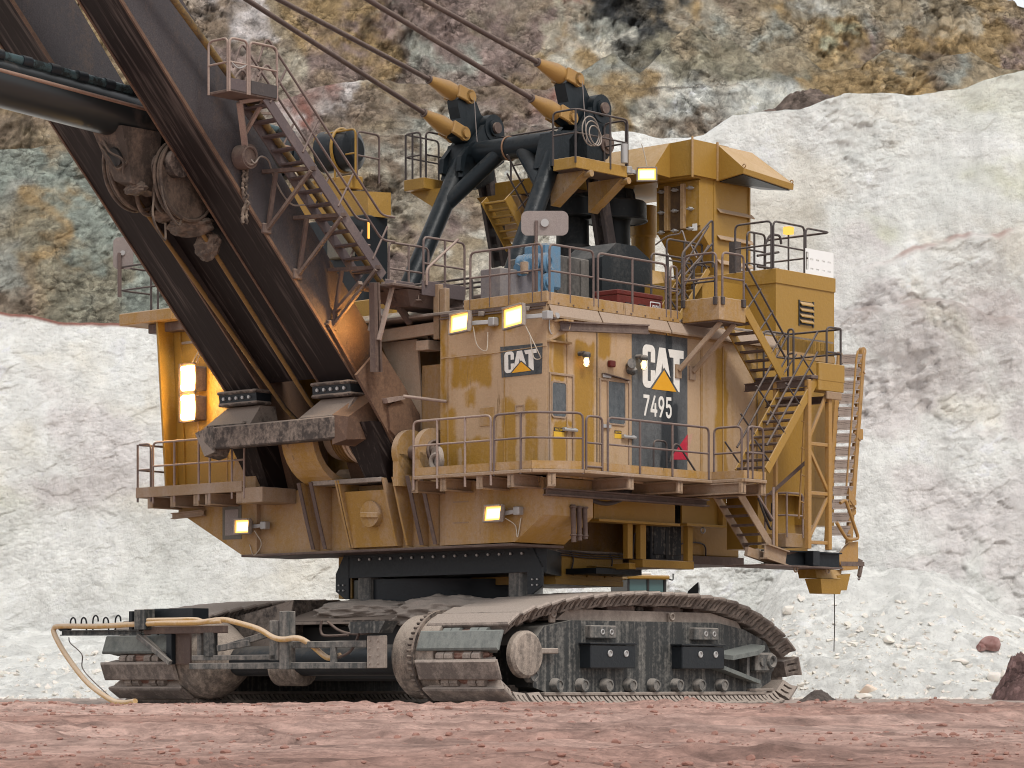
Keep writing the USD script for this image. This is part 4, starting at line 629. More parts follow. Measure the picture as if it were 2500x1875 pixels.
add(g, 'belly', box(0.9, 6.6, -9.6, -2.3, 0.55, 1.84, 0.05), 'black_plain')  # flat black stands in for the shaded void below the car body
add(g, 'cross_axle', tube((-0.78, -8.7, 1.0), (-0.78, -3.1, 1.0), 0.34, 16), 'black_steel', True)
add(g, 'swing_motor', lathe([(0.3, 0), (0.42, 0.05), (0.42, 0.8), (0.3, 0.9)], (-0.7, -7.4, 0.85), (0, 1, 0), 18), 'mud_drum', 35)
# loose soil lying on the car body ahead of the turntable
s = trimesh.creation.icosphere(4, 1.0); nz = meshkit.fbm(np.array(s.vertices) * 4, 5, 9)
for o, k in (((0.9, -3.6, 2.02), (0.9, 1.5, 0.42)), ((1.1, -6.4, 2.1), (0.7, 1.6, 0.3))):
    add(g, 'spilled_soil', (np.array(o) + np.array(s.vertices) * np.array(k) * (0.75 + 0.5 * nz)[:, None], np.array(s.faces)), 'dusty_grey', True)

# ---------------------------------------------------------------- turntable
g = group(M, 'turntable')
fb0, fb1 = -6.896, -1.433
skirt = [(1.0, fb0), (1.0, fb1), (1.4, fb1 + 0.2), (1.7, fb1 - 0.1), (4.5, fb1 - 1.8), (4.5, fb0 + 0.5), (1.7, fb0 + 0.1), (1.4, fb0 - 0.2)]
add(g, 'skirt', in_ab(skirt, 2.9, 3.44), 'black_steel')
add(g, 'flange', in_ab([(0.96, fb0 - 0.02), (0.96, fb1 + 0.02), (1.38, fb1 + 0.22), (1.38, fb0 - 0.22)], 3.38, 3.46), 'black_steel')
for b in np.linspace(fb0 + 0.35, fb1 - 0.15, 16): add(g, 'bolt', tube((1.02, b, 3.31), (0.965, b, 3.31), 0.03, 8), 'galvanised')
for s, bb in ((-1, fb0), (1, fb1)):
    add(g, 'end_plate', prism([(0.99, bb, 2.92), (0.99, bb, 3.42), (0.99, bb - s * -0.15, 3.42), (0.99, bb + s * 0.42, 3.0), (0.99, bb + s * 0.42, 2.6), (0.99, bb + s * 0.12, 2.42), (0.99, bb, 2.42)], (0.06, 0, 0)), 'black_steel')
    for i in range(2):
        for j in range(2): add(g, 'bolt', tube((0.99, bb + s * (0.16 + 0.14 * i), 2.62 + 0.12 * j), (0.955, bb + s * (0.16 + 0.14 * i), 2.62 + 0.12 * j), 0.02, 7), 'galvanised')
    add(g, 'roller_post', box(1.05, 1.5, bb - s * 0.62, bb - s * 0.22, 2.3, 2.92, 0.03), 'grey_frame')
add(g, 'side_cover', box(1.4, 1.7, fb0 - 0.75, fb0 - 0.3, 2.45, 3.42, 0.01), 'yellow_paint')
# yellow box of gear below the frame, right of the turntable
g = group(M, 'gear_box')
A0, A1 = 3.235, 5.599
zt, zb = 3.45, 2.72
add(g, 'box', in_ab([(A0, -2.6), (A1, -2.6), (A1, -4.6), (A0 - 0.6, -4.6), (A0 - 0.35, -3.1)], zb, zt), 'yellow_paint')
add(g, 'top_ledge', in_ab([(A0 - 0.02, -2.57), (A1 + 0.03, -2.57), (A1 + 0.03, -3.6), (A0 - 0.4, -3.15)], zt, zt + 0.05), 'dusty_grey')
for k in range(3): add(g, 'hose', sweep(curve([(A0 - 0.4, -3.05, zt - 0.02 - 0.05 * k), (A0 + 0.1, -2.56, zt + 0.03 - 0.05 * k), ((A0 + A1) / 2, -2.55, zt - 0.01 - 0.05 * k), (A1, -2.55, zt + 0.02 - 0.05 * k)], 5), 0.018, 6), 'rail_dark', True)
am = (A0 + A1) / 2 + 0.2
add(g, 'step', join(box(am - 0.3, am + 0.35, -2.6, -2.3, zt - 0.32, zt - 0.29, 0.005), prism([(am - 0.3, -2.6, zt - 0.3), (am - 0.3, -2.32, zt - 0.3), (am - 0.3, -2.6, zt - 0.55)], (0.03, 0, 0)), prism([(am + 0.32, -2.6, zt - 0.3), (am + 0.32, -2.32, zt - 0.3), (am + 0.32, -2.6, zt - 0.55)], (0.03, 0, 0))), 'yellow_paint')
for a in (A0 + 0.5, A1 - 0.5): add(g, 'drop_hose', sweep(curve([(a, -2.57, zt + 0.02), (a + 0.06, -2.54, zt - 0.15), (a + 0.02, -2.56, zt - 0.42), (a + 0.1, -2.57, zt - 0.5)], 5), 0.02, 6), 'rail_dark', True)
add(g, 'notice', join(box(A0 + 0.03, A0 + 0.2, -2.6, -2.592, zt - 0.42, zt - 0.22)), 'white_sheet')
add(g, 'notice', box(A0 + 0.03, A0 + 0.2, -2.6, -2.592, zt - 0.56, zt - 0.44), 'sticker_yellow')
add(g, 'lower_trim', box(A0 - 0.0, A1 + 0.01, -2.6, -2.585, zb, zb + 0.12, 0.004), 'yellow_paint')

# ---------------------------------------------------------------- front frame that guides the trailing cable
g = group(M, 'cable_frame')
fa = -2.1
def bar(p, q, mat='grey_frame', t=0.14, name='bar', a=fa): add(g, name, box(a, a + t, p[0], q[0], q[1], p[1], 0.012), mat)
bar((-8.883, 0.952), (-3.273, 0.813), name='lower_rail')
bar((-8.8, 1.126), (-6.061, 1.011), name='middle_rail', t=0.1)
bar((-5.531, 1.409), (-3.273, 1.265), name='upper_rail')
bar((-5.88, 2.074), (-5.583, 0.803), name='post', t=0.22, a=fa - 0.06)
bar((-6.256, 1.873), (-5.957, 1.001), name='post', t=0.1)
bar((-8.403, 1.674), (-8.064, 1.067), name='post', mat='crawler_frame')
bar((-8.734, 1.68), (-8.583, 1.034), name='post', a=-2.0)
bar((-4.364, 1.292), (-4.201, 0.93), name='post', t=0.08)
bar((-9.859, 1.676), (-9.066, 0.926), mat='brown_steel', name='plate', a=-1.9, t=0.06)
bar((-9.717, 1.691), (-9.535, 0.927), mat='black_steel', name='post', a=-2.05)
bar((-3.149, 1.506), (-2.626, 0.819), mat='dusty_grey', name='end_plate', a=-2.2, t=0.1)
for i in range(2):
    for j in range(4): add(g, 'bolt', tube((-2.2, -3.051 + 0.24 * i, 0.92 + 0.16 * j), (-2.225, -3.051 + 0.24 * i, 0.92 + 0.16 * j), 0.022, 7), 'dusty_grey')
bar((-10.435, 1.792), (-7.74, 1.621), mat='brown_steel', name='top_rail', t=0.16)
bar((-10.666, 2.203), (-8.983, 1.961), mat='black_steel', name='tray', a=-1.9, t=0.5)
bar((-10.53, 2.183), (-10.147, 1.72), mat='crawler_frame', name='cable_clamp', a=-2.3, t=0.3)
bar((-10.832, 2.153), (-10.717, 1.729), mat='black_steel', name='cable_clamp', a=-2.2, t=0.2)
add(g, 'arm', ibeam((fa, -13.327, 1.681), (fa, -10.506, 1.658), 0.14, 0.13, 0.025), 'crawler_frame')
for p, q in ((((-2.15, -10.576, 1.587)), ((-2.15, -9.449, 0.954))), (((-1.75, -10.839, 1.557)), ((-1.75, -9.777, 0.958)))): add(g, 'brace', beam(p, q, 0.09, 0.12, ch=0.01), 'grey_frame')
for p, q in ((((-2.05, -7.795, 1.285)), ((-2.05, -6.336, 1.579))), (((-2.08, -7.937, 1.276)), ((-2.08, -6.895, 1.386)))): add(g, 'brace', beam(p, q, 0.08, 0.14, ch=0.01), 'grey_frame')
for px, s in (((-2.1, -12.938, 1.776), 1), ((-2.1, -12.536, 1.771), -1), ((-2.1, -12.124, 1.814), 1), ((-2.1, -11.744, 1.762), -1), ((-2.1, -11.323, 1.804), 1)):
    a_, b_, z_ = px; x0 = b_ - s * 0.09
    add(g, 'hook', sweep(curve([(fa, x0, z_ - 0.12), (fa, x0, z_ + 0.12), (fa, x0 + s * 0.03, z_ + 0.22), (fa, x0 + s * 0.1, z_ + 0.26), (fa, x0 + s * 0.17, z_ + 0.22), (fa, x0 + s * 0.19, z_ + 0.12)], 5), 0.02, 7), 'black_steel', True)
add(g, 'roller', tube((fa, -13.387, 1.806), (fa, -13.057, 1.806), 0.08, 10), 'black_steel')
add(g, 'tool_tray', in_bz([(-3.652, 1.729), (-3.59, 1.807), (-2.553, 1.81), (-2.734, 1.562), (-3.59, 1.563)], -2.25, -1.85), 'crawler_frame')
for P in ((((-1.6, -5.127, 1.865)), ((-1.6, -5.153, 1.642)), ((-1.6, -5, 1.534)), ((-1.6, -4.306, 1.544))), (((-1.5, -5.038, 1.839)), ((-1.5, -4.658, 1.638)), ((-1.5, -4.156, 1.561)), ((-1.5, -3.412, 1.623))), (((-2, -4.252, 1.037)), ((-2, -3.841, 1.183)), ((-2, -3.631, 1.444)), ((-2, -3.532, 1.705)))):
    add(g, 'hose', sweep(curve(P, 6), 0.03, 7), 'rope_brown', True)

# trailing power cable and the thin line beside it: not bolted to the machine, laid over its frame
def w3(P): return [(*to_world(a, b), z) for a, b, z in P]
cab = place('/World', 'power_cable', sweep(curve(w3([(-3.6, -8.977, 0.101), (-3.3, -9.744, 0.06), (-2.9, -10.638, 0.128), (-2.5, -11.909, 0.5), (-2.25, -12.949, 1.104), (-2.18, -13.47, 1.589), (-2.15, -13.567, 1.783), (-2.15, -13.296, 1.838), (-2.15, -11.962, 1.821), (-2.2, -10.603, 1.849), (-2.25, -9.559, 1.862), (-2.25, -8.455, 1.856), (-2.25, -7.643, 1.909), (-2.25, -7.175, 1.848), (-2.25, -6.45, 1.694), (-2.25, -5.993, 1.51), (-2.25, -5.67, 1.453), (-2.2, -5.235, 1.476), (-2, -5.034, 1.325), (-1.9, -4.63, 1.048), (-1.9, -4.253, 1.099)]), 8), 0.062, 10), 'cable_yellow', True)
tag(stage.GetPrimAtPath(cab), 'thick yellow power cable hanging from the front frame down to the soil', 'cable')
cab = place('/World', 'power_cable', sweep(curve(w3([(-2.22, -10.268, 1.938), (-2.22, -9.314, 1.933), (-2.22, -8.557, 1.932), (-2.24, -8.194, 1.871), (-2.3, -7.588, 1.871)]), 8), 0.05, 9), 'cable_yellow', True)
tag(stage.GetPrimAtPath(cab), 'short pale upper cable lying along the front frame tray', 'cable')
cab = place('/World', 'ground_wire', sweep(curve(w3([(-2.1, -13.087, 1.576), (-2.1, -13.027, 1.441), (-2.2, -12.49, 1.168), (-2.3, -12.355, 0.862), (-2.5, -11.763, 0.576), (-2.8, -10.728, 0.165)]), 6), 0.014, 6), 'rail_dark', True)
tag(stage.GetPrimAtPath(cab), 'thin dark wire dangling beside the thick yellow power cable', 'wire')

# ---------------------------------------------------------------- revolving frame under the house
g = group(M, 'revolving_frame')
add(g, 'frame_box', in_bz([(-3.1, 4.84), (-3.1, 3.49), (-0.9, 3.5), (-0.09, 4.05), (-0.09, 4.84)], 0, 1.6), 'yellow_dusty', label='right bay of the frame with a chamfered corner')
add(g, 'frame_box', in_bz([(-8.9, 4.95), (-8.9, 3.47), (-9.41, 3.47), (-11.6, 4.55), (-11.6, 4.95)], 0, 1.6), 'yellow_dusty', label='left bay of the frame with a chamfered corner')
add(g, 'frame_box', box(0.12, 1.7, -8.95, -3.05, 3.46, 4.9), 'yellow_dusty')
add(g, 'bottom_plate', box(-0.03, 1.65, -9.4, -0.95, 3.42, 3.475, 0.01), 'brown_steel')
add(g, 'core', box(1.6, 7.6, -9.2, -3.2, 3.48, 4.8), 'yellow_dusty')
# curved webs below the boom foot, each with a dark worn edge
for b, dark in ((-6.991, 1), (-6.608, 1), (-5.747, 0), (-5.207 - 0.62, 0), (-4.37, 0), (-4.057, 0), (-3.597, 1), (-3.19, 1)):
    pts = [(-0.52, 5.0), (-0.40, 4.6), (-0.25, 4.1), (-0.06, 3.52), (0.12, 3.5), (0.12, 5.0)]; wd = 0.06 if dark else 0.05
    add(g, 'web', prism([(a, b, z) for a, z in pts], (0, wd, 0)), 'yellow_dusty')
    if dark: add(g, 'web_edge', join([beam((pts[i][0] - 0.012, b + wd / 2, pts[i][1]), (pts[i + 1][0] - 0.012, b + wd / 2, pts[i + 1][1]), 0.10, 0.03, up=(1, 0, 0)) for i in range(3)]), 'brown_steel')
add(g, 'centre_plate', prism([(-0.34, -5.747 + 0.05, 4.75), (-0.05, -5.747 + 0.05, 3.52), (-0.05, -4.37, 3.52), (-0.34, -4.37, 4.75)], (0.05, 0, 0)), 'yellow_dusty')
add(g, 'boss', join(disc((-0.22, -4.913, 4.236), (1, 0, 0), 0.29, 0.24, 26), beam((-0.36, -5.143, 4.22), (-0.36, -4.635, 4.201), 0.1, 0.12, ch=0.01)), 'yellow_dusty', 35)
add(g, 'foot_lug', join([disc((-0.05, b, 5.55), (0, 1, 0), 0.5, 0.16, 26) for b in (-3.95, -3.3)] + [box(-0.5, 0.4, b - 0.08, b + 0.08, 4.8, 5.5) for b in (-3.95, -3.3)]), 'yellow_dusty', 35)
add(g, 'foot_pin', join(tube((-0.05, -4.2, 5.55), (-0.05, -3.1, 5.55), 0.16, 16), torus((-0.05, -3.2, 5.55), (0, 1, 0), 0.22, 0.035, 20, 6)), 'brown_steel', True)
add(g, 'shelf', box(-0.5, 0.2, -6.6, -4.4, 4.92, 5.02, 0.01), 'dusty_grey')
add(g, 'notice', join(box(-0.012, 0, -10.053, -9.409, 3.842, 4.63)), 'grey_cabinet')
add(g, 'notice', box(-0.02, -0.012, -9.955, -9.507, 3.937, 4.535), 'disc_grey')
for k in range(9): add(g, 'hanger', box(-0.03, 0.01, -2.9 + 0.33 * k, -2.84 + 0.33 * k, 4.74, 4.84, 0.005), 'yellow_dusty')
add(g, 'pipe_stub', join([join(tube((0.9 + 0.19 * k, -0.05, 4.3 - 0.02 * k), (0.9 + 0.19 * k, -0.03, 3.5 + 0.04 * k), 0.055, 10), torus((0.9 + 0.19 * k, -0.05, 4.25), (0, 0, 1), 0.06, 0.025, 12, 6), torus((0.9 + 0.19 * k, -0.04, 3.65), (0, 0, 1), 0.06, 0.02, 12, 6)) for k in range(3)]), 'brown_steel', True)
for b0, b1, z0, z1 in ((-2.7, -2.25, 4.4, 4.43), (-2.7, -2.25, 3.95, 3.98), (-1.1, -0.6, 4.62, 4.64), (-1.1, -0.6, 4.2, 4.22)): add(g, 'weld_bead', box(-0.008, 0.002, b0, b1, z0, z1), 'tan_steel')

# lower gear behind the right bay: beams, columns, radiator
g = group(M, 'lower_structure')
def sbox(px0, px1, py0, py1, b, depth, mat, name, zy=None):
    pass
add(g, 'beam', join(box(2.702, 5.534, -1.04, -1.0, 4.108, 4.706), box(2.702, 5.534, -1.3, -0.85, 4.072 - 0.02, 4.108, 0.005)), 'yellow_paint')
add(g, 'beam', join(box(5.785, 7.173, -1.04, -1.0, 4.135, 4.793), box(5.785, 7.249, -1.3, -0.85, 4.097 - 0.02, 4.135, 0.005), box(7.096, 7.219, -1.3, -0.85, 4.135, 4.793)), 'yellow_paint')
for p0, p1 in ((4.431, 4.633), (6.134, 6.314), (3.99, 4.161)): add(g, 'column', box(p0, p1, -1.25, -1.1, 3.28, 4.2, 0.01), 'yellow_paint')
add(g, 'sill', join(box(4.489, 6.329, -1.5, -1.08, 3.1, 3.28, 0.01), box(4.281, 4.518, -1.8, -1.3, 3.06, 3.2, 0.01)), 'yellow_paint')
add(g, 'radiator', box(5.296, 6.394, -1.9, -1.5, 3.32, 4.6, 0.02), 'radiator')
for k in range(2): add(g, 'radiator_door', box(5.36 + k * 0.5, 5.36 + k * 0.5 + 0.46, -1.5, -1.46, 3.42, 4.5, 0.02), 'radiator')
add(g, 'radiator_post', box(5.765, 5.854, -1.5, -1.43, 3.34, 4.6, 0.01), 'black_plain')
add(g, 'belly_pan', in_ab([(3.6, -1.7), (5.2, -1.7), (5.6, -2.4), (5.6, -5), (3.6, -5)], 2.95, 3.08), 'black_steel')
add(g, 'dark_bay', box(1.7, 6.6, -4.2, -3.2, 3.1, 4.9), 'black_steel')
add(g, 'handle', pipe([(5.051, -1.85, 3.3), (5.051, -1.8, 3.9), (5.226, -1.8, 3.9)], 0.02, 0.05), 'rail_dark', True)
add(g, 'cable_tray', join(sweep(curve([(1.7, -0.6, 4.75), (2.4, -0.5, 4.6), (3.2, -0.45, 4.72), (4.0, -0.5, 4.8)], 6), 0.09, 8), sweep(curve([(1.7, -0.7, 4.6), (2.6, -0.6, 4.42), (3.4, -0.6, 4.6)], 6), 0.05, 8)), 'rail_dark', True)
add(g, 'counterweight', box(6.3, 9.6, -9.5, -2.3, 3.5, 4.8, 0.03), 'yellow_paint')
add(g, 'pan_plate', box(6.2, 9.66, -9.6, -2.2, 3.3, 3.5, 0.01), 'brown_steel')
add(g, 'wire_run', sweep(curve([(6.4, -2.27, 3.72), (7.0, -2.26, 3.7), (7.6, -2.26, 3.8), (8.2, -2.26, 3.76), (8.25, -2.26, 3.4)], 5), 0.02, 6), 'rail_dark', True)
add(g, 'shackle', torus((6.55, -1.0, 4.0), (1, 0, 0), 0.06, 0.02, 12, 6), 'galvanised', True)

# ---------------------------------------------------------------- machine house
H = group(M, 'machine_house')
ZD, ZR = 4.95, 8.5
(m, s, t) = grid((0, -3.08, ZD), (0, 3.08, 0), (0, 0, ZR - ZD), 124, 142)
b, z = -3.08 + 3.08 * s, ZD + (ZR - ZD) * t
def warped(u, v, seed, k=0.07):
    q = np.stack([u * 3, v * 1.5, np.zeros_like(u)], -1); return u + k * (meshkit.fbm(q * 2, 4, seed) - 0.5) * 2, v + 2 * k * (meshkit.fbm(q * 2, 4, seed + 5) - 0.5) * 2
bw, zw = warped(b, z, 3)
clean = np.zeros_like(b)
for u0, u1, v0, v1 in ((-2.726, -1.586, 6.887, 7.538), (-2.351, -2.063, 6.394, 6.816), (-1.267, -0.264, 5.0, 6.532), (-3.043, -2.629, 5.0, 6.426), (-2.95, -0.05, 4.9, 5.75), (-2.6, -0.9, 8.05, 8.5), (-3.08, -2.9, 5, 8.5)):
    clean = np.maximum(clean, boxmask(bw, zw, u0, u1, v0, v1, 0.12))
for u, wd, top in ((-1.527, 0.13, 5.9), (-0.138, 0.12, 6.2), (-0.751, 0.16, 6.75), (-2.5, 0.08, 5.6)): clean *= 1 - boxmask(bw, zw, u - wd * (0.6 + 0.4 * np.clip((zw - 5) / 1.2, 0, 1)), u + wd * (0.6 + 0.4 * np.clip((zw - 5) / 1.2, 0, 1)), 5.02, top, 0.05)
add(H, 'wall', m, 'yellow_wall', attrs={'dust': 0.55 - 0.75 * clean})
(m, s, t) = grid((0, 0, ZD - 0.1), (10.27, 0, 0), (0, 0, ZR - ZD + 0.1), 330, 142)
a, z = 10.27 * s, ZD - 0.1 + (ZR - ZD + 0.1) * t
aw, zw = warped(a, z, 13)
clean = np.zeros_like(a)
for u0, u1, v0, v1 in ((0.896, 1.527, 4.9, 7.75), (0.065, 0.183, 5.0, 8.0), (0.222, 0.856, 4.9, 6.05), (0.222, 0.565, 6.9, 7.9), (5.757, 6.161, 4.9, 8.0), (7.2, 10.3, 4.8, 8.6), (2.831, 3.605, 8.0, 8.5), (1.69, 2.071, 7.5, 8.1)):
    clean = np.maximum(clean, boxmask(aw, zw, u0, u1, v0, v1, 0.09))
for u, wd in ((0.723, 0.1), (0.131, 0.06)): clean *= 1 - boxmask(aw, zw, u - wd, u + wd, 5.0, 5.95, 0.04)
add(H, 'wall', m, 'yellow_wall', attrs={'dust': 0.5 - 0.78 * clean})
add(H, 'wall', box(0.03, 10.2, -3.04, -0.03, ZD - 0.05, ZR), 'yellow_paint')
add(H, 'wall', box(1.9, 10.2, -9.6, -3.1, 4.9, 8.3), 'yellow_dusty', label='recessed middle wall behind the boom foot')
add(H, 'wall', box(0.0, 9.9, -11.72, -8.75, 4.95, 9.05, 0.01), 'yellow_paint', label='left wall lit by two big lamps')
add(H, 'roof', box(-0.02, 10.25, -11.7, 0.0, ZR, ZR + 0.06, 0.01), 'dusty_grey')
add(H, 'side_flange', hexa([(-0.42, -11.6, 5.0), (0.0, -11.6, 5.0), (0.0, -11.54, 5.0), (-0.42, -11.54, 5.0), (-0.52, -11.82, 9.1), (0.0, -11.82, 9.1), (0.0, -11.76, 9.1), (-0.52, -11.76, 9.1)]), 'yellow_paint')
add(H, 'corner_post', hexa([(-0.05, -11.53, 5.0), (0.0, -11.53, 5.0), (0.0, -11.3, 5.0), (-0.05, -11.3, 5.0), (-0.05, -11.74, 9.1), (0.0, -11.74, 9.1), (0.0, -11.5, 9.1), (-0.05, -11.5, 9.1)]), 'yellow_paint')
for b in (-10.9, -9.9): add(H, 'seam', box(-0.012, 0.0, b - 0.02, b + 0.02, 5.0, 9.0), 'yellow_dusty')
# roof edge: upright kerb, then a sloping drip lip
zp = 8.73
add(H, 'kerb', box(-0.04, 0.0, -2.35, 0.04, ZR + 0.02, zp + 0.02, 0.008), 'yellow_dusty')
add(H, 'kerb', box(0.0, 1.62, 0.0, 0.045, ZR - 0.03, zp, 0.008), 'yellow_dusty')
add(H, 'kerb', box(1.63, 4.4, 0.0, 0.045, ZR - 0.03, zp, 0.008), 'yellow_dusty')
for a0, a1 in ((0.02, 1.6), (1.64, 3.95), (3.99, 7.9)):
    add(H, 'drip_lip', in_az([(a0, 0), (a1, 0), (a1, 1), (a0, 1)], 0, 0.01) if False else prism([(a0, 0.045, ZR - 0.035), (a0, 0.17, ZR - 0.27), (a0, 0.17, ZR - 0.31), (a0, 0.03, ZR - 0.05)], (a1 - a0, 0, 0)), 'tan_steel')
    add(H, 'drip_strip', box(a0, a1, 0.002, 0.028, ZR - 0.34, ZR - 0.05, 0.005), 'yellow_dusty')
add(H, 'front_lip', join(box(-0.03, -0.002, -3.05, -0.02, ZR - 0.06, ZR + 0.01, 0.005), beam((-0.04, -3.05, ZR - 0.1), (-0.04, -0.1, ZR - 0.1), 0.05, 0.03)), 'brown_steel')
for k in range(9): add(H, 'rail_clip', box(0.3 + 0.48 * k, 0.34 + 0.48 * k, 0.045, 0.06, ZR + 0.0, ZR + 0.03), 'brown_steel')
for b in (-1.8, -0.5): add(H, 'rail_foot', box(-0.12, -0.03, b - 0.06, b + 0.06, ZR - 0.14, ZR - 0.04, 0.01), 'dusty_grey')
for a in (1.622, 7.273): add(H, 'seam', box(a - 0.012, a + 0.012, 0.001, 0.008, 4.95, ZR - 0.05), 'black_plain')
add(H, 'seam', box(0.026, 0.052, 0.001, 0.012, 4.95, 7.9), 'tan_steel')
for a, w_ in ((0.644, 0.02), (5.224, 0.04), (6.011, 0.02)): add(H, 'wall_rib', box(a - w_, a + w_, 0.0, 0.018, 5.0, 8.1, 0.004), 'yellow_dusty')
for b in (-2.85, -1.2): add(H, 'wall_rib', box(-0.012, 0.0, b - 0.015, b + 0.015, 5.0, 8.3, 0.003), 'yellow_dusty')
add(H, 'weld_line', sweep([(-0.005, -3.05, 7.55), (-0.005, -1.6, 7.55), (-0.005, 0.0, 7.6)], 0.012, 6), 'yellow_dusty')
add(H, 'hatch', join([box(-0.018, 0.0, -1.907, -1.491, 6.007, 6.41, 0.006)]), 'yellow_dusty')
add(H, 'hatch', join([box(-0.015, 0.0, -0.891, -0.845, 6.189, 6.397), box(-0.015, 0.0, -0.658, -0.612, 6.189, 6.397), box(-0.015, 0.0, -0.845, -0.658, 6.371, 6.397), box(-0.015, 0.0, -0.845, -0.658, 6.189, 6.215)]), 'tan_steel')
# doors, windows, their gear
for d0, d1, w0, w1, zt, zb in ((0.065, 0.856, 0.157, 0.591, 6.843, 6.135), (1.69, 2.72, 1.989, 2.54, 7.049, 6.103)):
    dr = group(H, 'door') if False else None
    add(H, 'door_frame', join(box(d0, d0 + 0.05, 0.0, 0.03, 5.1, 7.05, 0.006), box(d1 - 0.05, d1, 0.0, 0.03, 5.1, 7.05, 0.006), box(d0 + 0.05, d1 - 0.05, 0.0, 0.03, 7.0, 7.05, 0.006)), 'tan_steel')
    r_ = shapely.box(w0, zb, w1, zt).buffer(-0.06).buffer(0.06)
    add(H, 'window', shape_az(r_, 0.004, 0.016), 'glass_dusty')
    add(H, 'window_trim', shape_az(r_.buffer(0.035).difference(r_), 0.0, 0.026), 'tan_steel')
    add(H, 'door_handle', join(tube((w1 - 0.12, 0.07, zb - 0.27), (w1 + 0.3, 0.07, zb - 0.27), 0.035, 8), box(w1 - 0.1, w1 - 0.02, 0.0, 0.07, zb - 0.3, zb - 0.22), box(w1 + 0.2, w1 + 0.28, 0.0, 0.07, zb - 0.3, zb - 0.22)), 'galvanised')
for zz in (7.105, 6.022): add(H, 'hinge', box(1.771, 2.044, 0.03, 0.06, zz - 0.04, zz + 0.04, 0.008), 'galvanised')
add(H, 'rain_strip', beam((1.771, 0.06, 7.15), (2.623, 0.06, 7.06), 0.1, 0.02), 'brown_steel')
def sticker(a0, a1, z0, z1):
    s_ = group(M, 'caution_sticker'); mid = z0 + (z1 - z0) * 0.58
    add(s_, 'lower_field', box(a0, a1, 0.002, 0.006, z0, mid), 'sticker_yellow'); add(s_, 'upper_field', box(a0, a1, 0.002, 0.006, mid, z1), 'black_plain')
    tm = meshkit.text_mesh('CAUTION', (z1 - mid) * 0.5, 0.003, True); v = np.array(tm.vertices); v[:, 0] *= (a1 - a0) * 0.84 / v[:, 0].max()
    add(s_, 'lettering', (np.stack([a0 + (a1 - a0) * 0.08 + v[:, 0], 0.0065 + v[:, 2], mid + (z1 - mid) * 0.25 + v[:, 1]], 1), np.array(tm.faces)), 'sticker_yellow')
sticker(0.222, 0.551, 5.698, 5.897)
sticker(2.209, 2.443, 5.791, 5.96)
for px, py in ((1428, 868),):
    pass
def wall_bulb(a, z, on=True):
    w_ = group(M, 'wall_lamp')
    add(w_, 'socket', join(tube((a - 0.05, 0.0, z + 0.14), (a - 0.05, 0.16, z + 0.14), 0.05, 10), lathe([(0.05, 0), (0.09, 0.03), (0.09, 0.1), (0.06, 0.13)], (a, 0.17, z + 0.04), (0, 0, 1), 14)), 'grey_frame', True)
    add(w_, 'bulb', lathe([(0.05, 0.1), (0.068, 0.03), (0.062, -0.06), (0.03, -0.1), (0.001, -0.11)], (a, 0.17, z - 0.04), (0, 0, 1), 14), 'bulb_warm', True)
    for k in range(4): t_ = k * math.pi / 2; add(w_, 'cage_wire', sweep(curve([(a + 0.075 * math.cos(t_), 0.17 + 0.075 * math.sin(t_), z + 0.04), (a + 0.08 * math.cos(t_), 0.17 + 0.08 * math.sin(t_), z - 0.08), (a, 0.17, z - 0.16)], 4), 0.008, 5), 'grey_frame')
wall_bulb(1.086, 7.371); wall_bulb(3.003, 7.463)
add(H, 'warning_horn', join(box(1.962, 2.154, 0.0, 0.1, 7.307, 7.448, 0.02)), 'chest_red')
add(H, 'wall_horn', join(lathe([(0.03, 0), (0.06, 0.1), (0.11, 0.2)], (2.623, 0.0, 7.4), (-0.3, 1, 0.1), 14), lathe([(0.09, 0), (0.1, 0.12), (0.05, 0.2)], (2.678, 0.02, 7.302), (0.1, 1, -0.3), 14)), 'grey_frame', True)
# jib beam over the door
add(H, 'jib_beam', ibeam((0.15, 0.25, 8.0), (2.253, 0.9, 8.144 - 0.08), 0.14, 0.2, 0.03), 'brown_steel')
add(H, 'jib_bracket', join(prism([(0.02, 0.0, 7.7), (0.02, 0.0, 8.15), (0.35, 0.3, 8.1), (0.3, 0.3, 7.9)], (0.04, 0.04, 0)), box(0.0, 0.7, 0.0, 0.1, 7.68, 7.72), box(0.1, 0.4, 0.12, 0.4, 8.1, 8.14)), 'yellow_dusty')
add(H, 'lamp_stub', join(lathe([(0.05, 0), (0.08, 0.1), (0.06, 0.16)], (0.15, 0.02, 8.216), (0, 1, 0.1), 12), sweep(curve([(0.06, 0.02, 8.2), (0.03, 0.05, 7.95), (0.08, 0.06, 7.85), (0.12, 0.05, 7.9)], 5), 0.015, 6)), 'galvanised', True)

# dark panel, lettering, red stripe on the side wall
PA0, PA1 = 2.79, 4.726
G = group(M, 'side_panel')
(m, s, t) = grid((PA0, 0.004, 5.0), (PA1 - PA0, 0, 0), (0, 0, 3.2), 70, 110)
a, z = PA0 + (PA1 - PA0) * s, 5.0 + 3.2 * t
aw, zw = warped(a, z, 23, 0.05)
streak = np.maximum(boxmask(aw, zw, 3.79 + 0.12 * (z - 5) / 3, 4.349 + 0.0 * z, 4.9, 6.6, 0.08), boxmask(aw, zw, 3.975, 4.176, 6.4, 8.2, 0.06))
add(G, 'field', m, 'panel_blue', attrs={'dust': 0.25 - 0.95 * streak})
def tri(p, y0, y1, mat, name): add(G, name, prism([(a_, y0, z_) for a_, z_ in p], (0, y1 - y0, 0)), mat)
e0, e1 = (4.09, 5.432), (4.726, 6.05)
tri([e0, (4.726, 6.032), (4.726, 5.468)], 0.006, 0.010, 'logo_red', 'red_stripe')
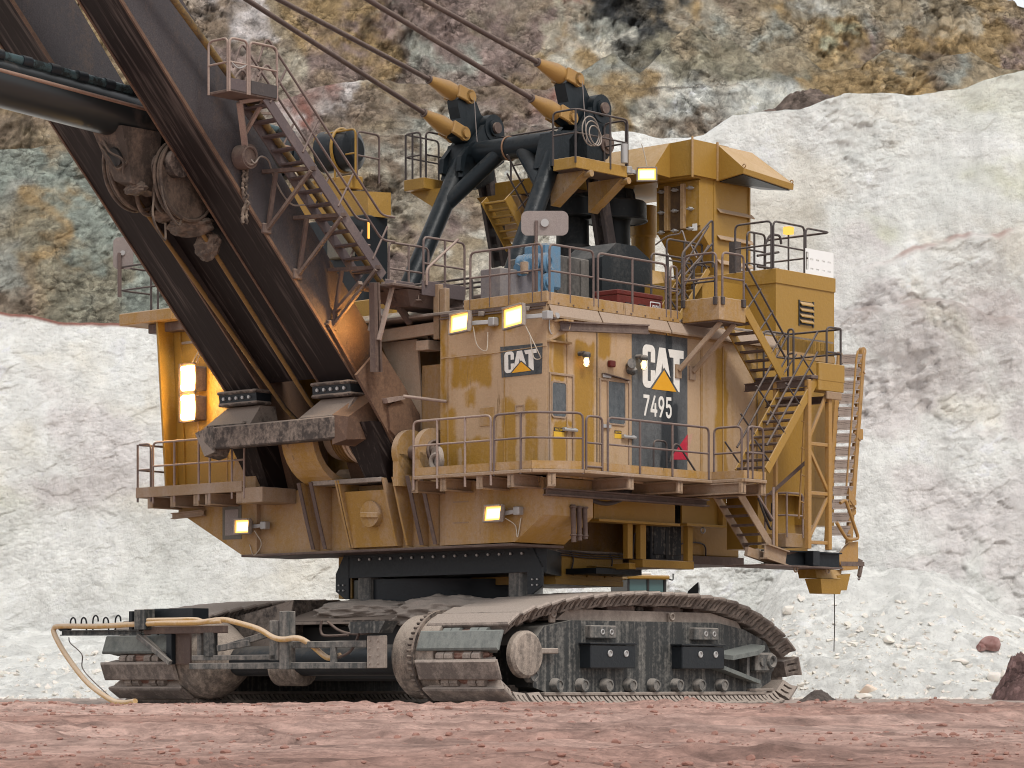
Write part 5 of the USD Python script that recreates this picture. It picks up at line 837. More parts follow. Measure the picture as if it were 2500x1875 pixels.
tri([(4.733, 6.033), (4.945, 6.046), (4.945, 5.48), (4.733, 5.468)], 0.003, 0.007, 'logo_pink', 'pale_stripe') if False else tri([(4.741, 6.015), (4.916, 6.062), (4.799, 5.718), (4.741, 5.469)], 0.003, 0.007, 'logo_pink', 'pale_stripe')
def logo(G, put, W, Hh):
    """CAT wordmark in a W x Hh box: put(u, v polygon) -> mesh on its wall."""
    k = Hh
    C = shapely.box(0, 0, 0.30 * W, k).buffer(-0.10 * W).buffer(0.10 * W).difference(shapely.box(0.13 * W, 0.17 * k, 0.19 * W, 0.83 * k).buffer(0.01)).difference(shapely.box(0.15 * W, 0.42 * k, 0.4 * W, 0.60 * k))
    A = Polygon([(0.40 * W, k * 0.97), (0.55 * W, k * 0.97), (0.72 * W, 0.02 * k), (0.55 * W, 0.02 * k), (0.475 * W, 0.62 * k), (0.40 * W, 0.02 * k), (0.26 * W, 0.02 * k)])
    T = Polygon([(0.62 * W, 0.96 * k), (W, 0.96 * k), (W, 0.77 * k), (0.90 * W, 0.77 * k), (0.90 * W, -0.02 * k), (0.75 * W, -0.02 * k), (0.75 * W, 0.77 * k), (0.66 * W, 0.77 * k)])
    rim = Polygon([(0.52 * W, 0.52 * k), (0.14 * W, -0.06 * k), (0.90 * W, -0.06 * k)])
    tri_ = Polygon([(0.52 * W, 0.45 * k), (0.22 * W, -0.02 * k), (0.82 * W, -0.02 * k)])
    for nm, sh in (('letter_c', C), ('letter_a', A), ('letter_t', T)): add(G, nm, put(sh.difference(rim), 0), 'logo_white')
    add(G, 'triangle', put(tri_, 0), 'logo_yellow')
c0, c1 = (3.153, 6.961), (4.581, 7.903)
put = lambda sh, k: shape_az(affinity.translate(affinity.scale(sh, 1, 1), c0[0], c0[1] + 0.0), 0.008, 0.013)
logo(G, put, c1[0] - c0[0], c1[1] - c0[1])
tm = meshkit.text_mesh('7495', 1.0, 0.004, True); v = np.array(tm.vertices); d0, d1 = (3.181, 6.337), (4.162, 6.792)
v[:, 0] = (v[:, 0] - v[:, 0].min()) / np.ptp(v[:, 0]) * (d1[0] - d0[0]); v[:, 1] = (v[:, 1] - v[:, 1].min()) / np.ptp(v[:, 1]) * (d1[1] - d0[1] + 0.02)
add(G, 'number', (np.stack([d0[0] + v[:, 0], 0.008 + v[:, 2], d0[1] + v[:, 1]], 1), np.array(tm.faces)), 'logo_white')
# the same wordmark on a dark plate on the front wall
G = group(M, 'front_plate')
pb = [(-1.267, 7.012), (-1.314, 7.67), (-0.115, 7.656), (-0.138, 7.02)]
add(G, 'field', prism([(-0.012, b_, z_) for b_, z_ in pb], (0.01, 0, 0)), 'panel_blue', attrs={'dust': np.full(8, 0.15)})
f0, f1 = (-1.184, 7.093), (-0.264, 7.547)
put = lambda sh, k: shape_bz(affinity.translate(affinity.rotate(sh, 1.5, origin=(0, 0)), f0[0], f0[1]), -0.018, -0.013)
logo(G, put, f1[0] - f0[0], f1[1] - f0[1])

# raised rear house with louvre
R = group(M, 'rear_house')
ra0, ra1 = 7.99, 10.27
add(R, 'body', box(ra0, ra1, -4.0, -0.0, ZR - 0.3, 9.85), 'yellow_paint')
add(R, 'body', box(ra0 + 0.0, ra1 + 0.03, -4.0, 0.012, ZR - 0.45, ZR - 0.3), 'yellow_dusty')
add(R, 'top_band', box(ra0 - 0.03, ra1 + 0.03, -4.03, 0.03, 9.72, 10.06, 0.01), 'yellow_paint')
add(R, 'body', box(6.4, ra0, -4.0, -0.9, ZR + 0.05, 9.75), 'yellow_paint')
l0, l1 = 8.904, 9.402
add(R, 'louvre_frame', join(box(l0 - 0.05, l0, 0.0, 0.02, 8.82, 9.42), box(l1, l1 + 0.05, 0.0, 0.02, 8.82, 9.42), box(l0, l1, 0.0, 0.004, 8.85, 9.4)), 'black_plain')
for k in range(4): add(R, 'louvre_blade', prism([(l0, 0.004, 8.98 + 0.135 * k), (l0, 0.07, 8.91 + 0.135 * k), (l0, 0.07, 8.885 + 0.135 * k), (l0, 0.004, 8.955 + 0.135 * k)], (l1 - l0, 0, 0)), 'yellow_paint')
add(R, 'rear_wall', join(box(9.113, 10.3, -0.6, -0.02, 4.2, ZR - 0.4)), 'yellow_paint')
add(R, 'lower_wall', box(7.698, 9.634, -1.2, -0.3, 3.6, 5.0), 'yellow_paint')
add(R, 'seam', box(7.972, 8.019, -0.005, 0.005, 4.9, 7.2), 'black_plain')

# ---------------------------------------------------------------- main walkway round the front right corner
D = group(M, 'walkway')
out = [(-0.9, -3.0), (-0.9, 0.38), (0.02, 1.0), (4.32, 1.0), (4.32, 1.89), (5.1, 1.89)]
inn = [(0, -3.0), (0, -0.02), (0.0, 0.0), (4.32, 0.02), (5.1, 0.02), (5.1, 1.89)]
add(D, 'floor', in_ab(out + [(5.1, 0.02), (0.02, 0.02), (-0.02, -0.02), (-0.02, -3.0)], ZD - 0.06, ZD), 'tan_steel')
for i in range(5):
    p, q = np.array([*out[i], 0]), np.array([*out[i + 1], 0])
    add(D, 'toe_board', beam(p + (0, 0, ZD + 0.085), q + (0, 0, ZD + 0.085), 0.02, 0.17), 'yellow_dusty')
    add(D, 'edge_channel', join(beam(p + (0, 0, ZD - 0.045), q + (0, 0, ZD - 0.045), 0.09, 0.07, ch=0.01)), 'tan_steel')
def cantilever(p, q, h=0.26, end=True, mat='tan_steel'): 
    add(D, 'cantilever', join(ibeam((*p, ZD - 0.09 - h / 2), (*q, ZD - 0.09 - h / 2), 0.16, h, 0.025), beam((*p, ZD - 0.09 - h / 2), (p[0] + (q[0] - p[0]) * 0.03, p[1] + (q[1] - p[1]) * 0.03, ZD - 0.09 - h / 2), 0.17, h + 0.02)), mat)
for b in (-3.011, -2.176, -1.121, -0.239): cantilever((-0.88, b), (0.05, b))
cantilever((-0.55, 0.62), (0.1, 0.0))
for a in (1.593, 3.256): cantilever((a, 0.98), (a, -0.9), 0.24)
cantilever((4.34, 1.87), (4.34, -0.5), 0.24); cantilever((5.05, 1.87), (5.05, -0.5), 0.24)
add(D, 'stringer_beam', join(ibeam((-0.02, -0.0, ZD - 0.42), (5.4, -0.0, ZD - 0.42), 0.2, 0.16, 0.03)), 'brown_steel')
handrail([(-0.92, -3.0, ZD), (-0.92, -0.75, ZD)], 1.17, [(0, 0.31), (0, 0.67)], 'rail_dusty', mids=(0.55,), feet=0.3)
handrail([(-0.92, -0.66, ZD), (-0.92, 0.38, ZD), (0.0, 1.0, ZD)], 1.17, [(0, 0.72)], 'rail_steel', mids=(0.55,), feet=0.1)
handrail([(0.08, 1.02, ZD), (0.6, 1.02, ZD)], 1.12, [], 'rail_steel', mids=(0.5, 0.06))
handrail([(0.78, 1.02, ZD), (4.2, 1.02, ZD)], 1.13, [(0, 0.31), (0, 0.63)], 'rail_steel', mids=(0.5,))
handrail([(4.36, 1.04, ZD), (4.36, 1.8, ZD)], 1.13, [], 'rail_steel', mids=(0.5,))
handrail([(4.45, 1.9, ZD), (5.0, 1.9, ZD)], 1.13, [(0, 0.3)], 'rail_steel', mids=(0.5,))
add(D, 'swing_gate', join(pipe([(3.3, 0.2, ZD + 0.05), (3.3, 0.2, ZD + 0.85), (3.75, 0.2, ZD + 0.85), (3.75, 0.2, ZD + 0.05)], 0.022, 0.12), tube((3.3, 0.2, ZD + 0.15), (3.75, 0.2, ZD + 0.15), 0.018, 6), pipe([(3.8, 0.25, ZD + 0.4), (3.95, 0.25, ZD + 0.8), (4.1, 0.25, ZD + 0.8), (4.9, 0.3, ZD)], 0.022, 0.08)), 'rail_dark', True)
add(D, 'rope_bollard', join(disc((-0.45, -2.75, ZD + 0.35), (0.6, 0.3, 0), 0.3, 0.1, 20), torus((-0.5, -2.72, ZD + 0.32), (1, 0, 0), 0.16, 0.055, 18, 8), box(-0.6, -0.3, -3.0, -2.5, ZD, ZD + 0.14, 0.02)), 'dusty_grey', 35)
# left walkway with its own rail
D = group(M, 'walkway')
add(D, 'floor', box(-0.95, 0.4, -12.0, -8.4, ZD - 0.06, ZD), 'tan_steel')
add(D, 'floor', box(-0.95, 0.1, -8.4, -7.7, ZD - 0.36, ZD - 0.02, 0.01), 'tan_steel')
add(D, 'toe_board', box(-0.98, -0.95, -12.0, -8.35, ZD - 0.1, ZD + 0.14, 0.005), 'tan_steel')
add(D, 'toe_board', box(-0.95, 0.4, -12.03, -12.0, ZD - 0.1, ZD + 0.14, 0.005), 'tan_steel')
for b in (-11.55, -10.75, -9.95, -9.55, -8.5): cantilever((-0.93, b), (0.1, b), 0.26)
add(D, 'under_beam', ibeam((-0.1, -11.7, ZD - 0.5), (-0.1, -10.6, ZD - 0.46), 0.12, 0.14, 0.02), 'tan_steel')
handrail([(-0.95, -11.42, ZD), (-0.95, -8.3, ZD)], 1.17, [(0, 0.24), (0, 0.51), (0, 0.63), (0, 0.87)], 'rail_dusty', mids=(0.53,), feet=0.25)
handrail([(-0.95, -11.5, ZD), (-0.95, -11.97, ZD), (0.4, -11.97, ZD)], 1.15, [(0, 0.99)], 'rail_steel', mids=(0.48,), feet=0.2)
add(D, 'cover_box', hexa([(-0.55, -9.25, ZD), (0.0, -9.25, ZD), (0.0, -8.35, ZD), (-0.55, -8.35, ZD), (-0.45, -9.1, ZD + 0.75), (0.0, -9.1, ZD + 0.75), (0.0, -8.45, ZD + 0.75), (-0.45, -8.45, ZD + 0.75)]), 'yellow_dusty')

# ---------------------------------------------------------------- boom: two box girders joined by webs
BO = group(M, 'boom')
FR = np.array([(1.0, 4.85), (-0.807, 7.15), (-11.5, 18.55)])       # lower edge of the girders: a, z (foot, knee, beyond the frame)
BK = np.array([(1.95, 5.6), (1.18, 6.48), (-10.0, 19.36)])         # upper edge
def girder(b0, b1):
    prof = [(-0.807, 7.15), (-11.5, 18.55), (-9.9, 19.25), (1.18, 6.48), (1.3, 5.6), (0.75, 4.95), (0.25, 4.9), (-0.15, 5.9)]
    nrm = unit(np.array([-(18.55 - 7.15), -(11.5 - 0.807)]))
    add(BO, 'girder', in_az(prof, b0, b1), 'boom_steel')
    lo, hi = np.array([-0.80, 7.16]), np.array([-11.45, 18.5])
    o = np.array([-0.004, -0.004]) 
    add(BO, 'girder_underside', prism([(lo[0], b0 + 0.01, lo[1]), (hi[0], b0 + 0.01, hi[1]), (hi[0], b1 - 0.01, hi[1]), (lo[0], b1 - 0.01, lo[1])], (-0.012, 0, -0.0113)), 'boom_under_shaded')
    e = 0.05
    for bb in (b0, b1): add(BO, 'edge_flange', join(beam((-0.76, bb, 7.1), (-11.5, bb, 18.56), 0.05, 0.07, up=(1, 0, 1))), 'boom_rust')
for b0, b1 in ((-6.0, -4.85), (-9.03, -7.88)): girder(b0, b1)
add(BO, 'web_plate', prism([(-0.55, -7.9, 7.3), (-4.3, -7.9, 11.2), (-4.3, -5.98, 11.2), (-0.55, -5.98, 7.3)], (0.35, 0, 0.3)), 'boom_under_shaded')
add(BO, 'web_plate', prism([(-6.8, -7.9, 14.3), (-11.4, -7.9, 19.2), (-11.4, -7.2, 19.2), (-6.8, -7.2, 14.3)], (0.9, 0, 0.75)), 'boom_steel') if False else None
for t in (0.15, 0.45, 0.75): add(BO, 'stiffener', prism([(-0.6 - 3.7 * t, -7.88, 7.33 + 3.9 * t), (-0.6 - 3.7 * t, -6.0, 7.33 + 3.9 * t), (-0.7 - 3.7 * t, -6.0, 7.43 + 3.9 * t), (-0.7 - 3.7 * t, -7.88, 7.43 + 3.9 * t)], (0.3, 0, 0.26)), 'boom_under_shaded') if False else None
# end shoes of the girders with bolted caps, then the cross bumper below
for b0, b1 in ((-6.0, -4.85), (-9.05, -7.85)):
    bm = (b0 + b1) / 2
    add(BO, 'end_cap', hexa([(-1.0, b0 - 0.02, 6.86), (-0.55, b0 - 0.02, 6.86), (-0.55, b1 + 0.02, 6.86), (-1.0, b1 + 0.02, 6.86), (-1.02, b0 - 0.02, 7.06), (-0.55, b0 - 0.02, 7.06), (-0.55, b1 + 0.02, 7.06), (-1.02, b1 + 0.02, 7.06)]), 'black_steel')
    add(BO, 'cap_rim', join(box(-1.08, -0.55, b0 - 0.05, b1 + 0.05, 7.06, 7.14, 0.03), box(-1.04, -0.55, b0 - 0.05, b1 + 0.05, 6.80, 6.88, 0.03)), 'mud_steel')
    for k in range(5): add(BO, 'cap_bolt', tube((-1.0, b0 + 0.15 + 0.21 * k, 6.97), (-1.05, b0 + 0.15 + 0.21 * k, 6.97), 0.04, 8), 'galvanised')
    add(BO, 'stop_wedge', hexa([(-1.3, b0 - 0.25, 6.3), (-0.4, b0 - 0.25, 6.3), (-0.4, b1 + 0.1, 6.3), (-1.3, b1 + 0.1, 6.3), (-0.85, b0 + 0.1, 6.78), (-0.4, b0 + 0.1, 6.78), (-0.4, b1, 6.78), (-0.85, b1, 6.78)]), 'mud_steel')
    add(BO, 'rubber_pad', box(-1.36, -0.75, b0 - 0.1, b1 - 0.05, 6.25, 6.4, 0.05), 'mud_steel')
add(BO, 'bumper', beam((-1.55, -8.55, 6.02), (-1.3, -4.9, 6.08), 0.35, 0.5, ch=0.03), 'mud_steel')
add(BO, 'bumper_wing', hexa([(-1.75, -8.75, 5.62), (-1.3, -8.75, 5.55), (-1.3, -8.5, 5.6), (-1.72, -8.45, 5.7), (-1.5, -9.35, 6.2), (-0.9, -9.35, 6.2), (-0.9, -8.5, 6.3), (-1.7, -8.5, 6.3)]), 'mud_steel')
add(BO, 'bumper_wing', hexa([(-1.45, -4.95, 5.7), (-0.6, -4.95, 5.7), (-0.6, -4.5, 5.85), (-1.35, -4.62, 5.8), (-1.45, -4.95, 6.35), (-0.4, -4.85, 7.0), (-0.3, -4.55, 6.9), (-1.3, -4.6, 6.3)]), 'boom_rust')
# foot legs down to the pins
for b0, b1 in ((-5.2, -4.2), (-8.9, -8.0)):
    add(BO, 'foot_leg', hexa([(-0.35, b0 + 0.25, 4.9), (0.3, b0 + 0.25, 4.9), (0.3, b1 - 0.1, 4.9), (-0.35, b1 - 0.1, 4.9), (-1.0, b0, 6.2), (0.9, b0, 6.2), (0.9, b1, 6.2), (-1.0, b1, 6.2)]), 'boom_under_shaded')
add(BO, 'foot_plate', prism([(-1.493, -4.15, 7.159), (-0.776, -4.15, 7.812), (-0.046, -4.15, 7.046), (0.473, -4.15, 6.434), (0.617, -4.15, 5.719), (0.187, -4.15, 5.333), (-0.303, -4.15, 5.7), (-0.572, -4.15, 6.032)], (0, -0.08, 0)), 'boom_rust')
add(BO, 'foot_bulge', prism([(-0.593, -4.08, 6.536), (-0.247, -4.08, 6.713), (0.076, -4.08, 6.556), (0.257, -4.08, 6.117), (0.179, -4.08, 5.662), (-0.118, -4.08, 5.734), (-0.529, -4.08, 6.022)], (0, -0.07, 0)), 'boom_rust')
add(BO, 'foot_ledge', prism([(-0.725, -4, 6.7), (-0.201, -4, 6.791), (-0.136, -4, 6.724), (-0.674, -4, 6.597)], (0, -0.15, 0)), 'rail_dusty')
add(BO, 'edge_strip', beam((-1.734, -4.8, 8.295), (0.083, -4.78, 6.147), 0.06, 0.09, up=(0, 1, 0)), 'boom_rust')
add(BO, 'dark_gusset', prism([(-0.982, -4.7, 6.387), (-0.192, -4.7, 6.097), (0.718, -4.7, 5.572), (0.521, -4.7, 5.442), (-0.512, -4.7, 5.744)], (0, -0.5, 0)), 'black_steel')
# hoist drum guard in the throat
add(BO, 'drum_guard', join([prism([(0.0 + r0 * math.cos(t0), -6.9, 6.05 + r0 * math.sin(t0)), (0.0 + r0 * math.cos(t1), -6.9, 6.05 + r0 * math.sin(t1)), (0.0 + r1 * math.cos(t1), -6.9, 6.05 + r1 * math.sin(t1)), (0.0 + r1 * math.cos(t0), -6.9, 6.05 + r1 * math.sin(t0))], (0, 1.0, 0)) for r0, r1 in ((0.98, 1.14),) for t0, t1 in zip(np.linspace(math.pi, 1.75 * math.pi, 13)[:-1], np.linspace(math.pi, 1.75 * math.pi, 13)[1:])]), 'yellow_dusty')
add(BO, 'hoist_drum', join(lathe([(0.62, 0), (0.78, 0.02), (0.78, 0.1), (0.66, 0.12), (0.66, 0.2), (0.72, 0.22), (0.72, 0.28), (0.6, 0.3), (0.6, 0.95)], (0.0, -5.2, 6.1), (0, -1, 0), 34)), 'tan_guard', 35)
for k in range(4): add(BO, 'drum_rope', torus((0.0, -5.55 - 0.09 * k, 6.1), (0, 1, 0), 0.64, 0.045, 30, 7), 'rope_ochre', True)
# hoist ropes running up under the boom
for p, q in (((-0.2, -7.13, 5.895), None), (None, None)): pass
RP = [[(-0.05, -6.914, 5.984), (-0.47, -7.45, 6.7), (-4.04, -7.5, 10.16), (-4.9, -7.5, 11.0)], [(-0.05, -6.06, 5.846), (-0.77, -6.4, 6.8), (-4.05, -6.4, 10.3), (-4.9, -6.4, 11.1)]]
for P in RP: add(M, 'hoist_rope', sweep(P, 0.055, 9), 'rope_ochre', True)
# shipper shaft, saddle block and sheaves where the dipper handle passes
SB = group(M, 'saddle_block')
add(SB, 'shaft', tube((-4.9, -7.9, 11.5), (-4.9, -6.0, 11.5), 0.3, 20), 'mud_steel', True)
for c_, b in (((-4.655, -7.55, 11.479), -7.55), ((-4.279, -6.35, 11.169), -6.35)):
    c_ = np.array(c_) + (-0.2, 0, 0.05)
    for k in range(3): add(SB, 'sheave_rim', torus(c_ + (0, 0.1 * k - 0.1, 0), (0.12, 1, 0.05), 0.86 - 0.03 * (k == 1), 0.04, 40, 7), 'mud_sheave', True)
    add(SB, 'sheave', lathe([(0.25, -0.06), (0.8, -0.05), (0.82, 0.07), (0.25, 0.08)], c_, (0.12, 1, 0.05), 36), 'mud_sheave', 35)
add(SB, 'yoke', hexa([(-5.75, -7.15, 11.15), (-4.9, -7.1, 10.9), (-4.9, -6.7, 10.9), (-5.7, -6.62, 11.05), (-6.15, -7.4, 12.2), (-5.0, -7.4, 12.2), (-5.0, -6.5, 12.2), (-6.1, -6.5, 12.2)]), 'mud_sheave')
s = trimesh.creation.icosphere(4, 1.0); sv = np.array(s.vertices)
for o, k_, seed in (((-5.45, -6.8, 10.98), (0.16, 0.34, 0.14), 3), ((-3.95, -6.75, 10.35), (0.35, 0.62, 0.22), 5), ((-3.65, -6.55, 9.95), (0.22, 0.34, 0.3), 7), ((-4.25, -7.2, 10.65), (0.25, 0.4, 0.2), 9)):
    nz = meshkit.fbm(sv * 2.2 + seed, 5, seed); add(SB, 'packed_mud', (np.array(o) + sv * np.array(k_) * (0.65 + 0.7 * nz)[:, None], np.array(s.faces)), 'mud_sheave', True)
for b in (-7.3, -6.75): add(SB, 'inner_ring', torus((-4.75, b, 10.9), (0.3, 1, 0.1), 0.34, 0.05, 24, 7), 'mud_sheave', True)
add(SB, 'hollow_shade', disc((-5.95, -6.9, 11.6), (1, 0, 0.38), 0.2, 0.06, 20), 'black_plain')  # flat black disc painted for the shade inside a hollow
for P in (((-6.0, -7.3, 12.1), (-6.1, -6.9, 11.7), (-6.0, -6.6, 11.5), (-5.85, -6.75, 11.25)), ((-6.0, -7.4, 12.0), (-6.05, -7.0, 11.6), (-5.9, -6.9, 11.35), (-5.85, -6.6, 11.5), (-6.0, -6.5, 11.9)), ((-5.2, -6.5, 10.9), (-5.4, -6.3, 10.3), (-5.0, -6.4, 9.9), (-4.8, -6.6, 10.3)), ((-5.3, -6.2, 11.2), (-5.3, -6.05, 10.6), (-4.9, -6.1, 10.2), (-4.6, -6.3, 10.4))):
    add(SB, 'hose', sweep(curve(P, 7), 0.026, 7), 'mud_sheave', True)
# dipper handle: a big tube through the boom
DH = group(M, 'dipper_handle')
hp, hq = np.array((-11.2, -6.95, 12.86)), np.array((-1.0, -6.95, 12.25))
add(DH, 'tube', tube(hp, hq, 0.5, 40), 'handle_paint', 35)
add(DH, 'rib', sweep([hp + (0.0, 0.47, 0.10), hq + (0, 0.47, 0.10)], 0.05, 8), 'handle_rib', True)
add(DH, 'hose', sweep([hp + (0, 0.28, 0.47), hq + (0, 0.28, 0.47)], 0.10, 12), 'tarp_teal', True)
for t in np.linspace(0.05, 0.62, 9): 
    p = hp + (hq - hp) * t + (0, 0.28, 0.47); add(DH, 'hose_clamp', sweep([p - unit(hq - hp) * 0.12, p + unit(hq - hp) * 0.12], 0.125, 12), 'black_steel', True)
add(DH, 'end_ring', lathe([(0.46, -0.2), (0.54, -0.2), (0.54, 0.0), (0.46, 0.02), (0.3, 0.02), (0.3, -0.1), (0.001, -0.1)], hq, unit(hq - hp), 36), 'gantry_steel', 35)
# ladder of mud, junction box on the near girder face
add(BO, 'junction_box', join(disc((-3.6, -5.427, 11.718), (0.3, 1, 0), 0.28, 0.22, 20), box(-4.25, -4.05, -4.85, -4.6, 10.6, 11.9, 0.02)), 'brown_steel', 35) if False else None
jx = np.array((-4.262, -4.7, 11.561)); add(BO, 'junction_box', join(disc(jx, (0.1, 1, 0), 0.26, 0.3, 20), torus(jx + (0, 0.16, 0), (0, 1, 0), 0.19, 0.03, 18, 6)), 'brown_steel', 35)
rr = np.random.default_rng(5)
for k in range(2):
    P = [np.array((-4.211, -4.78, 11.345)) + (0.08 * k, 0, 0), np.array((-4.258, -4.78, 10.994)) + (0.08 * k, 0.03, 0), np.array((-4.211, -4.78, 10.569)) + (0.08 * k, 0, 0), np.array((-4.258, -4.78, 10.176)) + (0.1 * k, 0, 0)]
    C_ = curve(P, 10); add(BO, 'mud_caked_lead', sweep(C_ + rr.normal(0, 0.015, C_.shape), 0.025 + rr.random(len(C_)) * 0.025, 7), 'mud_sheave', True)
add(BO, 'lead', sweep(curve([(-4.214, -4.6, 11.538), (-4.167, -4.5, 11.421), (-4.002, -4.5, 11.58), (-3.684, -4.6, 11.548), (-3.435, -4.7, 11.262), (-3.172, -4.7, 10.904), (-2.871, -4.7, 10.722), (-2.7, -4.5, 10.721)], 6), 0.02, 6), 'dusty_grey', True)

# ---------------------------------------------------------------- boom stair
st = stair((-1.03, -3.8, 9.3), (-4.51, -3.8, 12.66), (0, -0.72, 0), 13, 'boom_stair', 'boom_stair', depth=0.24, label='dark stair climbing beside the boom')
for k, y in ((0, -3.78), (1, -4.54)):
    for hh in (1.25, 0.72):
        add(st, 'rail', pipe([(-4.75, y, 12.66 + hh * 0.55), (-4.5, y, 12.66 + hh), (-1.1, y, 9.36 + hh), (-0.7, y, 9.36 + hh)], 0.026, 0.15), 'rail_steel', True)
    for t in (0.1, 0.4, 0.7, 0.97): add(st, 'rail_post', tube((-1.03 - 3.48 * t, y, 9.3 + 3.36 * t), (-1.03 - 3.48 * t + 0.45, y, 9.3 + 3.36 * t + 0.75), 0.024, 7), 'rail_steel', True)
# wedge brackets from the girder
for t in (0.36, 0.62, 0.92):
    p = np.array((-4.51 + 3.48 * t, -3.75, 12.5 - 3.36 * t)); q = p + (-0.25, -1.05, -1.15)
    add(st, 'bracket', join(beam(p, q, 0.09, 0.06), beam(p + (-0.3, -0.75, 0.02), q, 0.09, 0.06), beam(p + (0.1, 0.05, 0.06), p + (-0.35, -1.1, 0.06), 0.1, 0.08), box(q[0] - 0.15, q[0] + 0.1, -4.87, -4.78, q[2] - 0.1, q[2] + 0.12, 0.02)), 'brown_steel')
for (x0, x1) in (((-4.875, -4.2, 12.551), (-4.354, -4.6, 11.778)),): add(st, 'hanger_post', join(beam(x0, x1, 0.13, 0.1, ch=0.01), beam(np.array(x1) + (0, 0, 0.25), np.array((-4.449, -3.85, 12.694)), 0.07, 0.07), beam(np.array(x1) + (0, 0, 0.7), np.array(x1) + (0.7, 0.4, 0.7), 0.06, 0.05), beam(np.array(x0) + (0, 0, 0), np.array((-4.507, -3.85, 12.643)), 0.07, 0.07)), 'rail_dusty')
# top landing
TL = group(M, 'stair_landing')
za = 12.623
add(TL, 'floor', box(-5.552, -4.228, -4.4, -3.75, za, za + 0.06, 0.01), 'brown_steel')
add(TL, 'toe_board', box(-5.552, -5.073, -3.77, -3.75, za + 0.02, za + 0.28), 'boom_stair')
add(TL, 'toe_board', box(-4.982, -4.228, -3.77, -3.73, za + 0.04, za + 0.3), 'rail_dark')
def S3(a, y, z): return (a, y, z)
for a0, a1 in ((-5.575, -5.073), (-5.016, -4.24)):
    handrail([(a0, -3.75, za), (a1, -3.75, za)], 1.1, [], 'rail_dusty', mids=(0.55,))
handrail([(-5.575, -3.8, za), (-5.575, -4.38, za)], 1.1, [], 'rail_dusty', mids=(0.55,))
add(TL, 'chain', sweep(curve([(-5.552, -3.75, za + 0.62), (-5.348, -3.72, za + 0.5), (-5.073, -3.75, za + 0.62)], 8), 0.014, 6), 'galvanised', True)
# bottom landing between stair and roof
BL = group(M, 'stair_landing')
zb = 9.05
l0, l1 = -1.199, 1.062
add(BL, 'floor', box(l0, l1, -4.5, -3.35, zb, zb + 0.06, 0.01), 'brown_steel')
add(BL, 'toe_board', box(l0 + 0.9, l1, -3.37, -3.33, zb - 0.12, zb + 0.2, 0.01), 'boom_stair')
add(BL, 'toe_board', box(l0, l0 + 0.9, -3.6, -3.57, zb - 0.02, zb + 0.16, 0.01), 'boom_stair')
add(BL, 'under_frame', join(ibeam((l0 + 0.7, -4.4, zb - 0.15), (l1, -3.4, zb - 0.2), 0.12, 0.18, 0.025), ibeam((l0 + 0.9, -3.45, zb - 0.15), (l1 - 0.1, -4.3, zb - 0.3), 0.12, 0.16, 0.025), hexa([(l0 + 0.8, -4.3, zb - 0.35), (l1 - 0.3, -4.3, zb - 0.35), (l1 - 0.3, -3.6, zb - 0.35), (l0 + 0.8, -3.6, zb - 0.35), (l0 + 0.5, -4.4, zb - 0.02), (l1, -4.4, zb - 0.02), (l1, -3.4, zb - 0.02), (l0 + 0.5, -3.4, zb - 0.02)])), 'brown_steel')
handrail([(l0 + 0.95, -3.35, zb), (l1, -3.35, zb)], 1.15, [(0, 0.52)], 'rail_steel', mids=(0.5,))
handrail([(l0 + 1.0, -4.45, zb), (l1, -4.45, zb)], 1.15, [(0, 0.5)], 'rail_steel', mids=(0.5,))
add(BL, 'rail_brace', join(pipe([(l0 + 1.0, -3.3, zb + 0.1), (l0 + 1.0, -3.3, zb + 0.45), (l0 + 2.0, -3.3, zb + 1.2)], 0.03, 0.1)), 'rail_dusty', True)
# struts under the bottom landing down to the boom
add(BL, 'strut', join(beam((-1.446, -3.7, 9.112), (-1.206, -3.9, 7.225), 0.16, 0.1, up=(1, 0, 0)), beam((-1.321, -3.7, 9.125), (-1.03, -3.9, 7.239), 0.1, 0.06, up=(1, 0, 0))), 'brown_steel')
add(BL, 'strut', beam((-0.906, -3.6, 9.202), (-1.27, -3.7, 7.894), 0.09, 0.06, up=(1, 0, 0)), 'rail_dusty')
add(BL, 'strut', join(beam((-0.941, -3.9, 9.163), (0.096, -4.1, 8.422), 0.12, 0.1)), 'brown_steel')
add(BL, 'strut', beam((-1.832, -3.7, 9.073), (-1.547, -4.8, 8.534), 0.1, 0.08), 'brown_steel')
# near hand bar from guard to house wall
add(BO, 'grab_bar', tube((-0.613, -3.6, 6.727), (-0.05, -2.85, 6.6), 0.035, 8), 'rail_dusty', True)

# long grease-stained pipe that runs down behind the boom stair
PQ = np.array((-6.457, -4.45, 14.442)), np.array((0.498, -4.45, 8.487)); add(BO, 'stair_pipe', tube(PQ[0] + (PQ[0] - PQ[1]) * 0.3, PQ[1], 0.075, 12), 'pipe_ochre', True)

